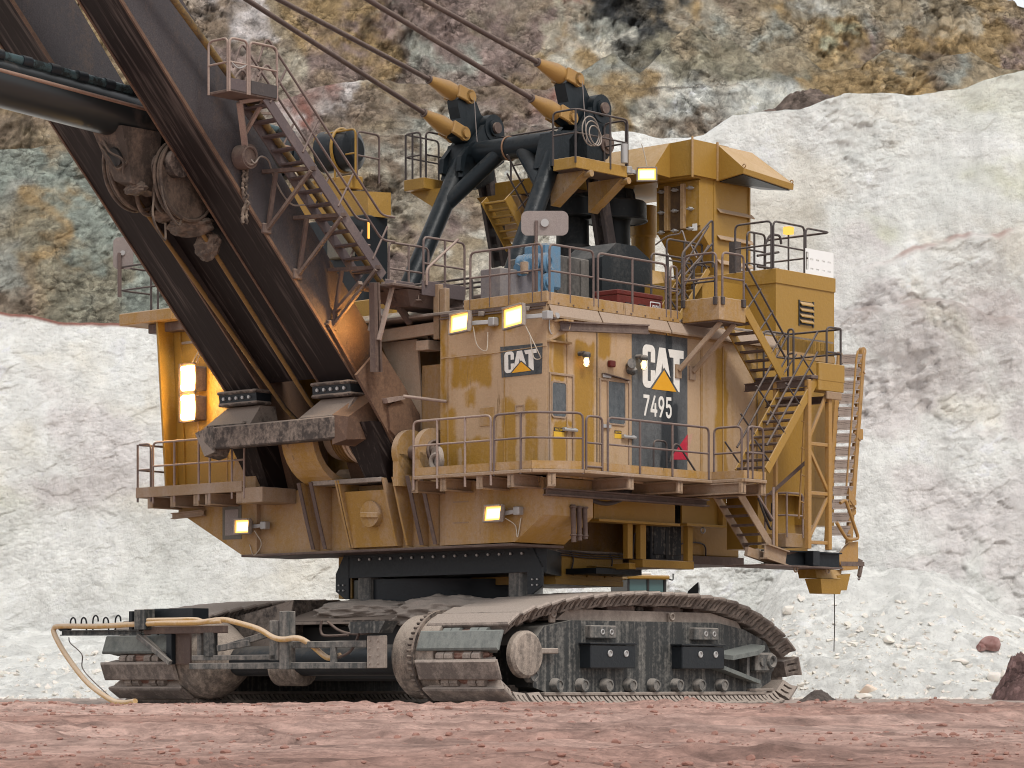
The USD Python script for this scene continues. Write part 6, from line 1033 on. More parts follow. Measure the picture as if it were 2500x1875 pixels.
# ---------------------------------------------------------------- gantry: two masts on the roof that hold the suspension ropes
GA = group(M, 'gantry')
def P2(pts, b): return [(a, z) for a, _, z in pts]
LT, RT = np.array((6.2, -8.0, 13.5)), np.array((6.2, -5.0, 13.42))
for b, dx, roc, lug, up_pin, lo_pin, piv, piv2 in (
    (-8.0, 0, [(5.856, 14.821), (6.222, 14.815), (6.473, 14.391), (6.888, 14.169), (6.74, 13.796), (6.296, 13.566), (5.827, 13.652), (5.623, 13.753), (5.652, 13.916), (5.74, 14.207), (5.652, 14.473), (5.623, 14.637)],
     [(6.443, 14.157), (6.71, 14.285), (7.008, 14.236), (7.113, 13.999), (7.113, 13.292), (6.296, 12.785), (5.522, 12.886), (5.565, 13.239), (6.002, 13.696)], (6.032, -8, 14.757), (5.827, -8, 13.831), (6.74, -8, 14.068), None),
    (-5.0, 0, [(6.409, 14.892), (6.767, 14.888), (7.037, 14.497), (7.431, 14.339), (7.279, 13.943), (6.797, 13.699), (6.35, 13.754), (6.142, 13.841), (6.172, 14.001), (6.276, 14.288), (6.187, 14.547), (6.142, 14.705)],
     [(7.007, 14.336), (7.249, 14.46), (7.522, 14.411), (7.583, 14.085), (7.674, 13.308), (7.476, 13.065), (6.648, 12.683), (6.083, 12.61), (6.083, 13.338), (6.573, 13.795)], (6.573, -5, 14.839), (6.35, -5, 13.91), (7.264, -5, 14.236), (7.446, -5, 13.416))):
    R_ = group(M, 'mast_head')
    add(R_, 'rocker', in_az(roc, b - 0.17, b + 0.17), 'gantry_steel')
    for s in (-1, 1): add(R_, 'lug_plate', in_az(lug, b + s * 0.29 - 0.07, b + s * 0.29 + 0.07), 'gantry_steel')
    add(R_, 'pivot_boss', join(disc((piv[0], b, piv[2]), (0, 1, 0), 0.34, 0.76, 26), disc((piv[0], b, piv[2]), (0, 1, 0), 0.2, 0.86, 20)), 'gantry_steel', 35)
    add(R_, 'pivot_pin', join(disc((piv[0], b, piv[2]), (0, 1, 0), 0.135, 1.0, 18)), 'brown_steel', 35)
    if piv2: add(R_, 'pivot_pin', join(disc((piv2[0], b, piv2[2]), (0, 1, 0), 0.15, 0.9, 18), disc((piv2[0], b, piv2[2]), (0, 1, 0), 0.24, 0.8, 18)), 'brown_steel', 35)
    for k, (pin, far) in enumerate(((up_pin, ((-0.125, -8, 16.082), (1.52, -5, 15.9))[b > -6]), (lo_pin, ((-1.128, -8, 15.909), (-0.273, -5, 15.591))[b > -6]))):
        S_ = group(M, 'suspension_rope'); pin, far = np.array(pin, float), np.array(far, float); d = unit(far - pin); n_ = np.cross(d, (0, 1, 0))
        c0, c1 = pin + d * 0.38, pin + d * 1.25
        add(S_, 'rope', sweep([c1 - d * 0.05, far + d * 4.5], 0.062, 10), 'rope_brown', True)
        add(S_, 'socket', join(sweep([c0, c0 + d * 0.25, c1 - d * 0.08, c1], [0.21, 0.215, 0.115, 0.095], 16)), 'socket_yellow', 35)
        for s in (-1, 1): add(S_, 'fork', join(frame_box(c0 + d * 0.05 + np.array([0, s * 0.22 - 0.045, 0]) - n_ * 0.16, -d * 0.5, (0, 0.09, 0), n_ * 0.32, 0.02), disc(pin + (0, s * 0.22, 0), (0, 1, 0), 0.17, 0.09, 18)), 'socket_yellow', 35)
        add(S_, 'pin', disc(pin, (0, 1, 0), 0.1, 0.62, 16), 'socket_yellow', 35)
        add(S_, 'collar', torus(c1, d, 0.085, 0.03, 14, 6), 'rope_brown', True)
    add(R_, 'lead', sweep(curve([np.array(up_pin) + (0.05, 0.3, 0), np.array(up_pin) + (0.08, 0.35, -0.9), np.array(up_pin) + (0.1, 0.4, -1.5)], 5), 0.012, 5), 'disc_grey', True)
lf, rf = np.array((3.996, -8, 9.759)), np.array((4.246, -5, 9.567))
for top, foot, b in ((LT, lf, -8.0), (RT, rf, -5.0)):
    add(GA, 'front_leg', tube(top + (-0.1, 0, -0.1), foot, 0.235, 24), 'gantry_steel', 35)
    add(GA, 'mast_block', prism([(top[0] - 0.35, b - 0.36, top[2] + 0.1), (top[0] + 0.5, b - 0.36, top[2] + 0.2), (top[0] + 0.55, b - 0.36, top[2] - 0.7), (top[0] - 0.05, b - 0.36, top[2] - 1.0), (top[0] - 0.6, b - 0.36, top[2] - 0.75)], (0, 0.72, 0)), 'gantry_steel')
add(GA, 'cross_tube', tube(LT + (0, 0.2, -0.1), RT + (0, -0.2, -0.06), 0.27, 28), 'gantry_steel', 35)
for t in (0.08, 0.45): add(GA, 'band', torus(LT * (1 - t) + RT * t + (0, 0, -0.08), (0, 1, 0), 0.285, 0.022, 28, 6), 'copper_band', True)
add(GA, 'brace', tube(LT * 0.62 + RT * 0.38 + (0, 0, -0.1), LT * 0.62 + lf * 0.38 + (0, 0.05, 0), 0.19, 20), 'gantry_steel', 35)
add(GA, 'brace', tube(LT * 0.42 + RT * 0.58 + (0, 0, -0.1), RT * 0.68 + rf * 0.32, 0.19, 20), 'gantry_steel', 35)
for p, q in (((6.74, -8, 13.244), (7.428, -8, 10.803)), ((7.37, -5, 13.022), (8.165, -5, 9.754))):
    p, q = np.array(p), np.array(q)
    for k in (0, 1): add(GA, 'rear_leg', beam(p + (0, 0.26 * k - 0.13, 0), q + (0, 0.34 * k - 0.17, 0), 0.12, 0.3, up=(1, 0, 0), ch=0.01), 'gantry_leg')
    for t in np.linspace(0.12, 0.9, 6): add(GA, 'lacing', beam(p * (1 - t) + q * t + (0, -0.14, 0), p * (1 - t) + q * t + (0, 0.14, 0), 0.2, 0.05, up=(1, 0, 0)), 'gantry_leg')

# service platforms on the gantry
SP = group(M, 'service_platform')
a0, a1 = 5.476, 7.339; zt = 12.78
add(SP, 'floor', box(a0, a1, -4.62, -3.9, zt - 0.27, zt, 0.01), 'yellow_paint')
add(SP, 'grating', box(a0 + 0.03, a1 - 0.03, -4.58, -3.94, zt - 0.28, zt - 0.268), 'brown_steel')
for a in (a0 + 0.35, a1 - 0.15):
    br = group(M, 'platform_bracket')
    for da in (0, 0.3): add(br, 'side_plate', prism([(a + da, -3.98, zt - 0.28), (a + da, -5.0, zt - 0.28), (a + da, -5.0, zt - 1.0)], (0.03, 0, 0)), 'yellow_dusty')
    add(br, 'sloped_plate', prism([(a, -3.98, zt - 0.3), (a, -4.98, zt - 1.0), (a, -5.0, zt - 1.0), (a, -4.0, zt - 0.28)], (0.33, 0, 0)), 'yellow_dusty')
    add(br, 'end_tube', tube((a + 0.16, -4.1, zt - 0.34), (a + 0.16, -3.86, zt - 0.34), 0.08, 14), 'yellow_dusty', 35)
handrail([(a0 + 0.0, -4.62, zt), (a0, -3.9, zt), (a1, -3.9, zt)], 1.1, [(0, 0.97), (1, 0.66)], 'rail_dark', mids=(0.5,), feet=0.15)
handrail([(a1 + 0.0, -3.95, zt), (a1, -4.62, zt)], 1.1, [], 'rail_dark', mids=(0.5,))
add(SP, 'canister', tube((a1 - 0.18, -3.85, zt + 0.05), (a1 - 0.18, -3.85, zt + 0.5), 0.085, 12), 'galvanised', True)
# left and middle platforms
l0, l1 = -9.279, -8.6
add(SP, 'floor', box(5.26, 6.6, l0, l1, 12.53, 12.8, 0.01), 'yellow_paint')
add(SP, 'floor', box(6.95, 7.8, -8.1, -5.4, 12.42, 12.78, 0.01), 'yellow_paint')
add(SP, 'grating', box(7.0, 7.75, -8.05, -5.45, 12.405, 12.418), 'brown_steel')
add(SP, 'bracket', prism([(5.5, -9.3, 12.53), (5.5, -8.1, 12.53), (5.5, -8.1, 11.85)], (0.05, 0, 0)), 'yellow_paint')
add(SP, 'bracket', prism([(6.6, -8.1, 12.4), (6.6, -7.0, 12.4), (6.6, -7.0, 11.7), (6.6, -7.4, 11.7)], (0.06, 0, 0)), 'yellow_paint')
add(SP, 'gusset_box', box(6.9, 7.25, -7.45, -6.95, 11.3, 12.4, 0.02), 'yellow_dusty')
handrail([(6.5, l0, 12.8), (5.3, l0, 12.8), (5.3, -8.75, 12.8)], 1.12, [(0, 0.98), (1, 0.48)], 'rail_dark', mids=(0.5,), feet=0.1)
handrail([(5.35, -8.62, 12.8), (6.4, -8.62, 12.8)], 1.12, [], 'rail_dark', mids=(0.5,))
handrail([(7.0, -7.9, 12.78), (7.0, -5.6, 12.78)], 1.1, [(0, 0.5)], 'rail_dark', mids=(0.5,))
handrail([(7.75, -8.0, 12.78), (7.75, -5.5, 12.78)], 1.1, [(0, 0.35), (0, 0.7)], 'rail_dark', mids=(0.5,))
stair(((6.416, -6.1, 11.009)), ((5.506, -6.1, 12.079)), (0, -0.75, 0), 7, 'yellow_paint', 'yellow_paint', depth=0.26, tread=0.15, rise_rail=(0,), label='ochre stair inside the gantry')
cr = group(M, 'rope_coil') if False else None
for k in range(3):
    pass
rc = np.array((5.873, -3.8, 13.401))
coil = place('/World', 'rope_coil', join([torus((*to_world(rc[0] + 0.05 * k, rc[1] + 0.03 * k), rc[2] - 0.05 * k), (SA * 0.2 + 0.75, -0.66, 0.1 * k), 0.34 - 0.05 * k, 0.016, 24, 6) for k in range(3)]), 'dusty_grey', True)
tag(stage.GetPrimAtPath(coil), 'pale rope coil hung over the rail of the upper gantry platform', 'rope')

# ---------------------------------------------------------------- exhaust stacks with domed caps
def stack(a, b, zr, r, label):
    g = group(M, 'vent_stack', label)
    add(g, 'dome', lathe([(r * 1.0, 0.0), (r * 0.985, 0.42), (r * 0.93, 0.46), (r * 0.66, 0.47), (r * 0.64, 0.6), (r * 0.55, 0.78), (r * 0.4, 0.92), (r * 0.2, 1.0), (0.001, 1.02)], (a, b, zr), (0, 0, 1), 32), 'vent_black', 30)
    add(g, 'rim', torus((a, b, zr), (0, 0, 1), r, 0.025, 36, 6), 'vent_black', True)
    for k in range(10):
        t = k * math.pi / 5; add(g, 'seam', sweep(curve([(a + math.cos(t) * r * 0.66, b + math.sin(t) * r * 0.66, zr + 0.48), (a + math.cos(t) * r * 0.65, b + math.sin(t) * r * 0.65, zr + 0.6), (a + math.cos(t) * r * 0.56, b + math.sin(t) * r * 0.56, zr + 0.78), (a + math.cos(t) * r * 0.1, b + math.sin(t) * r * 0.1, zr + 1.03)], 3), 0.014, 5), 'vent_black')
    add(g, 'neck', lathe([(r * 0.5, -0.75), (r * 0.48, 0.3)], (a, b, zr), (0, 0, 1), 28), 'vent_black', 30)
    add(g, 'collar', lathe([(r * 0.55, -0.75), (r * 0.55, -0.66)], (a, b, zr), (0, 0, 1), 28), 'black_plain', 30)
    add(g, 'plenum', lathe([(r * 0.9, -3.6), (r * 0.9, -1.3), (r * 0.56, -0.75)], (a, b, zr), (0, 0, 1), 28), 'vent_black', 30)
stack(8.88, -5.6, 11.832, 0.80, 'near black vent stack with a wide domed cap')
stack(8.238, -6.4, 11.892, 0.82, 'far black vent stack partly behind the gantry leg')
g = group(M, 'blower_housing')
a0, a1 = 4.87, 6.67
pr = [(a0, 8.6), (a1, 8.6), (a1, 10.237), (a1 - 0.1, 10.379), (a1 - 0.6, 10.616), (a0 + 0.5, 10.616), (a0, 10.237)]
add(g, 'shell', in_az(pr, -3.8, -2.6), 'vent_black')
add(g, 'panel', box(3.651, 5.313, -4.4, -3.0, 8.6, 10.21, 0.02), 'grey_ribbed')
for k in range(4): add(g, 'panel_rib', box(3.707 + 0.42 * k, 3.707 + 0.42 * k + 0.05, -3.0, -2.95, 8.6, 10.163, 0.005), 'grey_ribbed')
add(g, 'fan_casing', box(4.479, 5.536, -4.6, -3.6, 8.6, 10.2, 0.03), 'vent_black')
# hoist motor on its plinth at the roof corner
g = group(M, 'roof_motor')
add(g, 'plinth', box(0.646, 2.161, -2.5, -1.9, 8.62, 9.494, 0.02), 'motor_grey')
add(g, 'gearcase', box(2.161, 2.669, -2.6, -1.9, 9.2, 10.198, 0.05), 'motor_blue')
add(g, 'gearcase', box(1.76, 2.277, -2.4, -1.75, 8.6, 9.661, 0.05), 'motor_blue')
mc = np.array((1.947, -1.7, 9.712)); add(g, 'motor', lathe([(0.16, -0.7), (0.2, -0.65), (0.2, -0.1), (0.22, -0.1), (0.22, 0.0), (0.16, 0.04), (0.05, 0.04)], mc, (0.35, 1, 0), 24), 'motor_blue', 35)
for k in range(6): add(g, 'fin_ring', torus(mc - unit((0.35, 1, 0)) * (0.18 + 0.07 * k), (0.35, 1, 0), 0.205, 0.014, 22, 5), 'motor_blue', True)
add(g, 'fan_cover', torus(mc + (0.02, 0.05, 0), (0.35, 1, 0), 0.13, 0.03, 20, 6), 'motor_blue', True)
add(g, 'shaft_guard', join(tube(np.array((1.176, -1.9, 9.525)), np.array((1.93, -1.9, 9.738)), 0.1, 12), disc((1.238, -1.8, 9.522), (1, 0, 0), 0.17, 0.1, 14), disc((1.546, -1.8, 9.617), (1, 0, 0), 0.15, 0.14, 14)), 'motor_blue', 35)
add(g, 'brake_can', tube((1.193, -1.7, 9.392), (1.193, -1.7, 9.641), 0.09, 12), 'tan_steel', True)
add(g, 'hub_disc', join(disc((1.97, -1.72, 9.295), (0.2, 1, 0), 0.2, 0.06, 20), disc((1.924, -1.68, 9.287), (0.2, 1, 0), 0.1, 0.1, 16)), 'motor_blue', 35)
# round plate on a stick at the roof rail, and its twin at the far left corner
for (px, b, base) in (((0.332, -0.35, 10.245), -0.35, 9.3),):
    px = np.array(px)
    g = group(M, 'marker_disc'); r_ = shapely.box(-0.36, -0.12, 0.36, 0.12).buffer(0.14)
    m_ = shape_bz(affinity.translate(r_, 0, 0), -0.015, 0.015); n_ = unit((-0.743, 0.669, 0)); u_ = np.array((0.669, 0.743, 0))
    v = np.array([px + p[0] * n_ + p[1] * u_ + (0, 0, p[2]) for p in m_[0]]); add(g, 'plate', (v, m_[1]), 'disc_grey')
    add(g, 'stem', join(tube(px + n_ * 0.04 - u_ * 0.18 + (0, 0, 0.05), px + n_ * 0.04 - u_ * 0.18 + (0, 0, -1.45), 0.035, 8)), 'rail_steel', True)
    add(g, 'hub', disc(px + n_ * 0.04, n_, 0.085, 0.06, 16), 'galvanised', 35)
px = np.array((-0.5, -13.009, 10.757)); g = group(M, 'marker_disc')
r_ = shapely.box(-0.12, -0.25, 0.12, 0.25).buffer(0.13); m_ = shape_bz(r_, -0.015, 0.015); u_ = np.array((0.5, 0.86, 0)); n_ = np.array((-0.86, 0.5, 0))
add(g, 'plate', (np.array([px + p[0] * n_ + p[1] * u_ + (0, 0, p[2]) for p in m_[0]]), m_[1]), 'disc_grey')
add(g, 'stem', join(tube(px + n_ * 0.04 - u_ * 0.08 + (0, 0, 0.0), px + n_ * 0.04 - u_ * 0.08 + (0, 0, -1.05), 0.05, 8)), 'rail_steel', True)
add(g, 'hub', disc(px + n_ * 0.03, n_, 0.06, 0.05, 14), 'galvanised', 35)

# ---------------------------------------------------------------- air intake tower with its big hood
T_ = group(M, 'intake_tower')
TB = -3.0
tA, tE, tN = 8.987, 10.904, 9.527
tz, tc, tb, tw = 12.608, 11.374, 10.83, -4.311
add(T_, 'body', in_az([(tA, tz), (tE, tz), (tE, 9.9), (tN + 0.2, 9.9), (tN, tb), (tA, tc)], tw, TB), 'yellow_paint')
add(T_, 'lower_neck', box(tA - 0.9, tE - 0.1, -5.2, TB - 0.05, 8.6, 10.1), 'yellow_paint')
add(T_, 'bay_jamb', box(tA - 0.05, tA, tw, tw + 0.05, tc, tz - 0.1), 'yellow_paint')
add(T_, 'bay_jamb', box(tA - 0.05, tA, TB - 0.5, TB, tc + 0.1, tz - 0.05), 'yellow_paint')
add(T_, 'dark_bay', box(tA - 0.012, tA - 0.002, tw + 0.05, TB - 0.5, tc + 0.05, tz - 0.12), 'bay_brown')
for b in (tw + 0.35, tw + 0.85): add(T_, 'batten', box(tA - 0.14, tA - 0.01, b - 0.06, b + 0.06, tc + 0.05, tz - 0.1, 0.01), 'yellow_dusty')
for zz in (tz - 0.22, tz - 0.72, tz - 1.2):
    for b in (tw + 0.18, tw + 0.6, tw + 1.08): add(T_, 'valve', join(disc((tA - 0.1, b, zz), (1, 0.3, 0), 0.045, 0.1, 10), tube((tA - 0.14, b - 0.08, zz), (tA - 0.14, b + 0.14, zz - 0.02), 0.016, 6)), 'galvanised', True)
add(T_, 'hose', sweep(curve([(tA - 0.1, tw - 0.0, tc - 0.25), (tA - 0.12, tw + 0.4, tc - 0.08), (tA - 0.12, tw + 0.75, tc - 0.06), (tA - 0.12, tw + 0.85, tc + 0.0), (tA - 0.15, tw + 1.0, tc - 0.3), (tA - 0.2, tw + 1.2, tc - 0.4), (tA - 0.2, tw + 1.35, tc - 0.7)], 6), 0.02, 6), 'disc_grey', True)
for zz in (11.943, 11.304, 10.713): add(T_, 'shelf_strip', prism([(tN + 0.1, TB, zz), (tE + 0.1, TB, zz), (tE + 0.1, TB + 0.1, zz - 0.1), (tN + 0.1, TB + 0.1, zz - 0.1)], (0, 0, 0.02)), 'yellow_dusty')
add(T_, 'corner_strip', box(tN - 0.03, tN + 0.03, TB, TB + 0.02, 10.3, tz, 0.004), 'yellow_paint')
add(T_, 'corner_strip', box(tE - 0.05, tE + 0.02, TB, TB + 0.03, 10.0, tz, 0.004), 'yellow_paint')
HB = -2.9
hA, hE = 8.562, 9.511
hz0, hz1 = 12.63, 13.476; hb = -3.598
add(T_, 'hood', in_bz([(HB, hz0), (HB, hz1), (hb, hz1 - 0.02), (-4.105, 13.003), (-4.181, hz0 + 0.02)], hA, hA + 1.4), 'yellow_paint')
add(T_, 'hood_flange', box(hA - 0.04, hA + 0.02, HB - 0.02, HB + 0.02, hz0 - 0.07, hz1 + 0.07, 0.01), 'yellow_dusty')
add(T_, 'hood_flange', box(hE - 0.03, hE + 0.02, HB - 0.02, HB + 0.04, hz0 - 0.04, hz1 + 0.05, 0.01), 'yellow_dusty')
add(T_, 'front_awning', hexa([(hA - 0.72, -7.0, hz0 + 0.12), (hA - 0.7, hb, hz0 + 0.04), (hA + 0.07, hb, hz0), (hA + 0.07, -7.0, hz0 + 0.08), (hA - 0.06, -7.0, hz1 - 0.04), (hA - 0.02, hb, hz1 - 0.02), (hA + 0.08, hb, hz1), (hA + 0.08, -7.0, hz1 - 0.02)]), 'yellow_paint')
add(T_, 'hood_body', box(hA + 0.08, tE, -7.0, TB, hz0 - 0.04, hz1 - 0.04), 'yellow_paint')
l0, l1 = 9.453, 11.448
lz0, lz1 = 12.799, 12.644
add(T_, 'side_awning', hexa([(hE, HB, hz0 - 0.02), (l1 - 0.1, HB, hz0), (l1, -2.07, lz1 - 0.12), (l0, -2.07, lz0 - 0.12), (hE + 0.02, HB, hz1 - 0.01), (10.888, HB, hz1 - 0.02), (l1, -2.05, lz1 + 0.02), (l0, -2.05, lz0 + 0.0)]), 'yellow_paint')
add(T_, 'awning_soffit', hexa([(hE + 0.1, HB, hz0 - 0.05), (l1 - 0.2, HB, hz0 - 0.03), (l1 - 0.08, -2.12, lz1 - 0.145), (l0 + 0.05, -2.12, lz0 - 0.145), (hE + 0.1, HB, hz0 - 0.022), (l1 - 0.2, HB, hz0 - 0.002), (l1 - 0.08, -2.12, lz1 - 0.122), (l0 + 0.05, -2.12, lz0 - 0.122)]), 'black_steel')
for a_, z_ in ((l0 + 0.05, lz0 + 0.06), (l1 - 0.05, lz1 + 0.07)): add(T_, 'lifting_eye', torus((a_, -2.08, z_), (1, 0, 0), 0.045, 0.016, 12, 6), 'yellow_dusty', True)
add(T_, 'label_plate', box(tA - 0.06, tA - 0.05, TB - 0.2, TB - 0.06, tc - 0.02, tc + 0.15), 'white_sheet')
add(T_, 'label_plate', box(tE - 0.35, tE - 0.26, TB, TB + 0.01, 10.55, 10.68), 'white_sheet')
add(T_, 'side_duct', lathe([(0.3, -1.0), (0.3, 2.6), (0.34, 2.65), (0.34, 3.4)], (10.35, -5.9, 9.0), (0, 0, 1), 22), 'yellow_paint', 30)
add(T_, 'skirt_duct', hexa([(6.9, -3.6, 8.6), (8.2, -3.6, 8.6), (8.2, -2.6, 8.6), (6.9, -2.6, 8.6), (7.6, -4.6, 10.3), (8.2, -4.6, 10.3), (8.2, -3.4, 10.3), (7.6, -3.4, 10.3)]), 'yellow_paint')

# ---------------------------------------------------------------- far side machinery seen past the boom
g = group(M, 'far_machinery')
add(g, 'cab_box', hexa([(3.0, -11.02, 11.808), (3.0, -8.249, 11.541), (3.5, -8.0, 11.541), (3.5, -11.0, 11.808), (3.0, -11.02, 12.527), (3.0, -8.29, 12.137), (3.5, -8.0, 12.137), (3.5, -11.0, 12.527)]), 'yellow_paint')
add(g, 'cab_top', box(3.1, 3.5, -10.981, -8.925, 12.3, 12.624, 0.02), 'yellow_paint')
add(g, 'silencer', lathe([(0.3, -0.5), (0.5, -0.45), (0.5, 0.4), (0.3, 0.5)], (3.4, -9.616, 13.3), (0.2, 1, 0), 20), 'black_steel', 35)
add(g, 'silencer_band', torus((3.4, -9.505, 13.3), (0.2, 1, 0), 0.52, 0.04, 24, 6), 'yellow_paint', True)
handrail([(3.1, -10.183, 12.55), (3.1, -8.787, 12.55)], 1.15, [(0, 0.5)], 'yellow_paint', mids=(0.5,))
handrail([(3.15, -8.787, 12.5), (3.9, -8.787, 12.5)], 1.15, [], 'rail_steel', mids=(0.5,))
add(g, 'cabinet', box(2.6, 3.4, -9.263, -8.505, 10.576, 11.359, 0.03), 'grey_cabinet')
add(g, 'dark_case', box(2.8, 3.6, -10.099, -8.186, 9.4, 11.571, 0.03), 'black_steel')
add(g, 'lamp_strip', box(2.9, 2.95, -8.367, -8.149, 11.001, 11.414, 0.01), 'lamp_amber')
add(g, 'deck', box(0.8, 4.0, -8.0, -3.3, 8.25, 8.34, 0.01), 'brown_steel')
add(g, 'step_box', box(2.0, 3.2, -8.404, -6.461, 8.55, 9.4, 0.02), 'yellow_paint')
add(g, 'tray', box(1.2, 1.8, -6.135, -5.038, 8.5, 8.62, 0.01), 'yellow_paint')
for (p, q, r) in (((0.9, -6.426, 8.713), (0.9, -4.093, 8.703), 0.11), ((0.6, -5.351, 8.368), (0.6, -3.734, 8.356), 0.085), ((0.9, -6.164, 8.441), (0.9, -4.093, 8.222), 0.09)): add(g, 'pipe', tube(p, q, r, 14), 'cream_pipe', True)
add(g, 'pipe_beam', beam((0.3, -5.184, 8.219), (0.3, -3.364, 8.273), 0.14, 0.26), 'tan_guard')
for px in (955, 1052): pass
for b in (-5.354, -4.149): add(g, 'pipe_clamp', torus((0.9, b, 8.2), (0, 1, 0), 0.13, 0.03, 16, 6), 'rail_dark', True)
for P in (((0.7, -4.43, 8.758), (0.7, -4.116, 8.868), (0.6, -3.809, 8.787), (0.6, -3.734, 8.42)), ((0.7, -4.873, 8.704), (0.7, -4.556, 8.878), (0.7, -4.054, 8.772), (0.7, -3.904, 8.578))): add(g, 'hose', sweep(curve(P, 6), 0.03, 7), 'rail_dark', True)
add(g, 'tan_guard', prism([(0.5, -5.381, 8.105), (0.5, -4.263, 8.109), (0.5, -4.113, 6.542), (0.5, -4.138, 5.729), (0.5, -4.427, 5.654), (0.5, -4.743, 6.945)], (0.06, 0.0, 0)), 'tan_guard')
add(g, 'guard_cap', box(0.2, 0.6, -4.012, -3.639, 7.809, 8.024, 0.01), 'tan_guard')
add(g, 'guard_side', box(0.45, 1.5, -4.052, -3.05, 5.0, 7.5), 'yellow_dusty')
for b, z0, z1 in ((-3.269, 8.0, 9.2), (-3.081, 8.4, 9.1)): add(g, 'stanchion', box(0.1, 0.25, b - 0.12, b + 0.05, z0, z1, 0.01), 'tan_steel')
for k in range(3): add(g, 'roof_rail', pipe([(1.5 + 0.6 * k, -5.808, 8.6), (1.5 + 0.6 * k, -5.808, 9.5), (1.5 + 0.6 * k, -3.524, 9.5), (1.5 + 0.6 * k, -3.524, 8.6)], 0.028, 0.1), 'rail_dark', True)
for k in range(3): add(g, 'roof_pipe', tube((1.8 + 0.5 * k, -4.78, 8.9 + 0.2 * k), (1.8 + 0.5 * k, -3.031, 8.9 + 0.2 * k), 0.05, 8), 'rail_steel', True)
# left corner platform up by the roof
g = group(M, 'corner_platform')
c0, c1 = -13.056, -11.584
add(g, 'floor', box(-0.6, 0.5, c0, c1 + 0.4, 9.02, 9.3, 0.02), 'yellow_dusty')
add(g, 'under_box', box(-0.3, 0.4, c0 + 0.7, c1 + 0.5, 8.8, 9.02, 0.02), 'brown_steel')
handrail([(0.4, c0 + 0.02, 9.3), (-0.55, c0 + 0.02, 9.3), (-0.55, c1 + 0.3, 9.3)], 1.12, [(1, 0.62), (1, 0.76)], 'rail_dark', mids=(0.5,))

# ---------------------------------------------------------------- roof rail along the near edge
z = 8.66
handrail([(-0.02, -2.171, z), (-0.02, -0.12, z)], 1.1, [(0, 0.28), (0, 0.55), (0, 0.88)], 'rail_steel', mids=(0.5,), feet=0.12)
handrail([(0.05, 0.03, z), (1.473, 0.03, z)], 1.08, [(0, 0.46)], 'rail_steel', mids=(0.48,), feet=0.1)
handrail([(1.622, 0.03, z), (3.933, 0.03, z)], 1.06, [(0, 0.5)], 'rail_steel', mids=(0.48,), feet=0.1)
handrail([(4.09, 0.03, z), (4.32, 0.03, z)], 1.04, [], 'rail_steel', mids=(0.48,), feet=0.1)
# upper landing bracketed off the wall, its rails
U = group(M, 'upper_landing')
u0, u1 = 4.47, 5.42
add(U, 'box', box(u0, u1, 0.06, 1.1, 8.47, 8.97, 0.012), 'yellow_dusty')
add(U, 'soffit', box(u0 + 0.05, u1 - 0.05, 0.1, 1.05, 8.44, 8.468), 'brown_steel')
for a in (u0 + 0.25, u1 - 0.2): add(U, 'strut', join(beam((a, 0.95, 8.45), (a - 0.35, 0.05, 7.42), 0.1, 0.1, ch=0.01), box(a - 0.45, a - 0.25, 0.0, 0.05, 7.25, 7.55)), 'tan_steel')
handrail([(u0 + 0.02, 0.1, 8.95), (u0 + 0.02, 1.0, 8.95)], 1.0, [], 'rail_steel', mids=(0.45,), feet=0.1)
handrail([(u0 + 0.08, 1.12, 8.95), (u1 - 0.1, 1.12, 8.95)], 1.0, [], 'rail_steel', mids=(0.45,), feet=0.1)
handrail([(u0 + 0.3, 0.15, 8.95), (u0 + 0.3, 0.75, 8.95)], 0.85, [], 'rail_dark', mids=(0.5,), feet=0.0)
for (a, b) in ((u0, 0.1), (u0, 1.0), (u0 + 0.1, 1.1), (u1 - 0.12, 1.12)): add(U, 'rail_socket', box(a - 0.05, a + 0.05, b - 0.05, b + 0.05, 8.8, 8.98, 0.01), 'rail_dark')
# small ochre step from landing up to the raised house roof
stair((5.388, -0.8, 8.7), (6.507, -0.8, 9.95), (0, -0.7, 0), 6, 'yellow_paint', 'yellow_paint', depth=0.14, rise_rail=(0,))
for (x, y) in ((1480 + 0, 0),): pass
handrail([(4.685, -1.0, 8.7), (6.158, -1.0, 8.7)], 1.45, [(0, 0.4)], 'rail_dark', mids=(0.5,))
handrail([(4.912, -0.3, 9.0), (6.021, -0.3, 9.9)], 1.1, [], 'rail_dark', mids=(0.5,))
# flight down along the wall from the upper landing
FA = stair((6.92, 1.06, 7.3), (5.45, 1.06, 8.8), (0, -0.72, 0), 8, 'yellow_paint', 'brown_steel', depth=0.22, rise_rail=(0,), label='upper flight down the rear of the side wall')
# middle landing on truss posts
L = group(M, 'middle_landing')
zl = 7.38
add(L, 'floor', box(6.75, 7.97, 0.3, 1.92, zl - 0.08, zl, 0.01), 'brown_steel')
add(L, 'edge_box', box(7.0, 7.99, 1.86, 1.94, zl - 0.1, zl + 0.3, 0.01), 'yellow_paint')
add(L, 'edge_box', box(7.0, 7.97, 1.5, 1.93, zl - 0.32, zl - 0.09, 0.01), 'yellow_paint')
add(L, 'edge_beam', join(ibeam((6.7, 1.86, zl - 0.18), (6.7, 0.1, zl - 0.18), 0.1, 0.18, 0.02), ibeam((7.5, 1.86, zl - 0.5), (7.5, 0.1, zl - 0.5), 0.12, 0.16, 0.02)), 'brown_steel')
add(L, 'bolt_plate', join(box(7.3, 7.85, 1.9, 1.96, zl - 0.5, zl - 0.33, 0.01)), 'tan_steel')
handrail([(7.0, 0.4, zl), (7.95, 0.4, zl), (7.95, 1.9, zl), (7.35, 1.9, zl)], 1.12, [(1, 0.97)], 'rail_dark', mids=(0.5,))
handrail([(7.05, 1.05, zl), (7.05, 1.2, zl)], 1.1, [], 'rail_dark', mids=(0.5,))
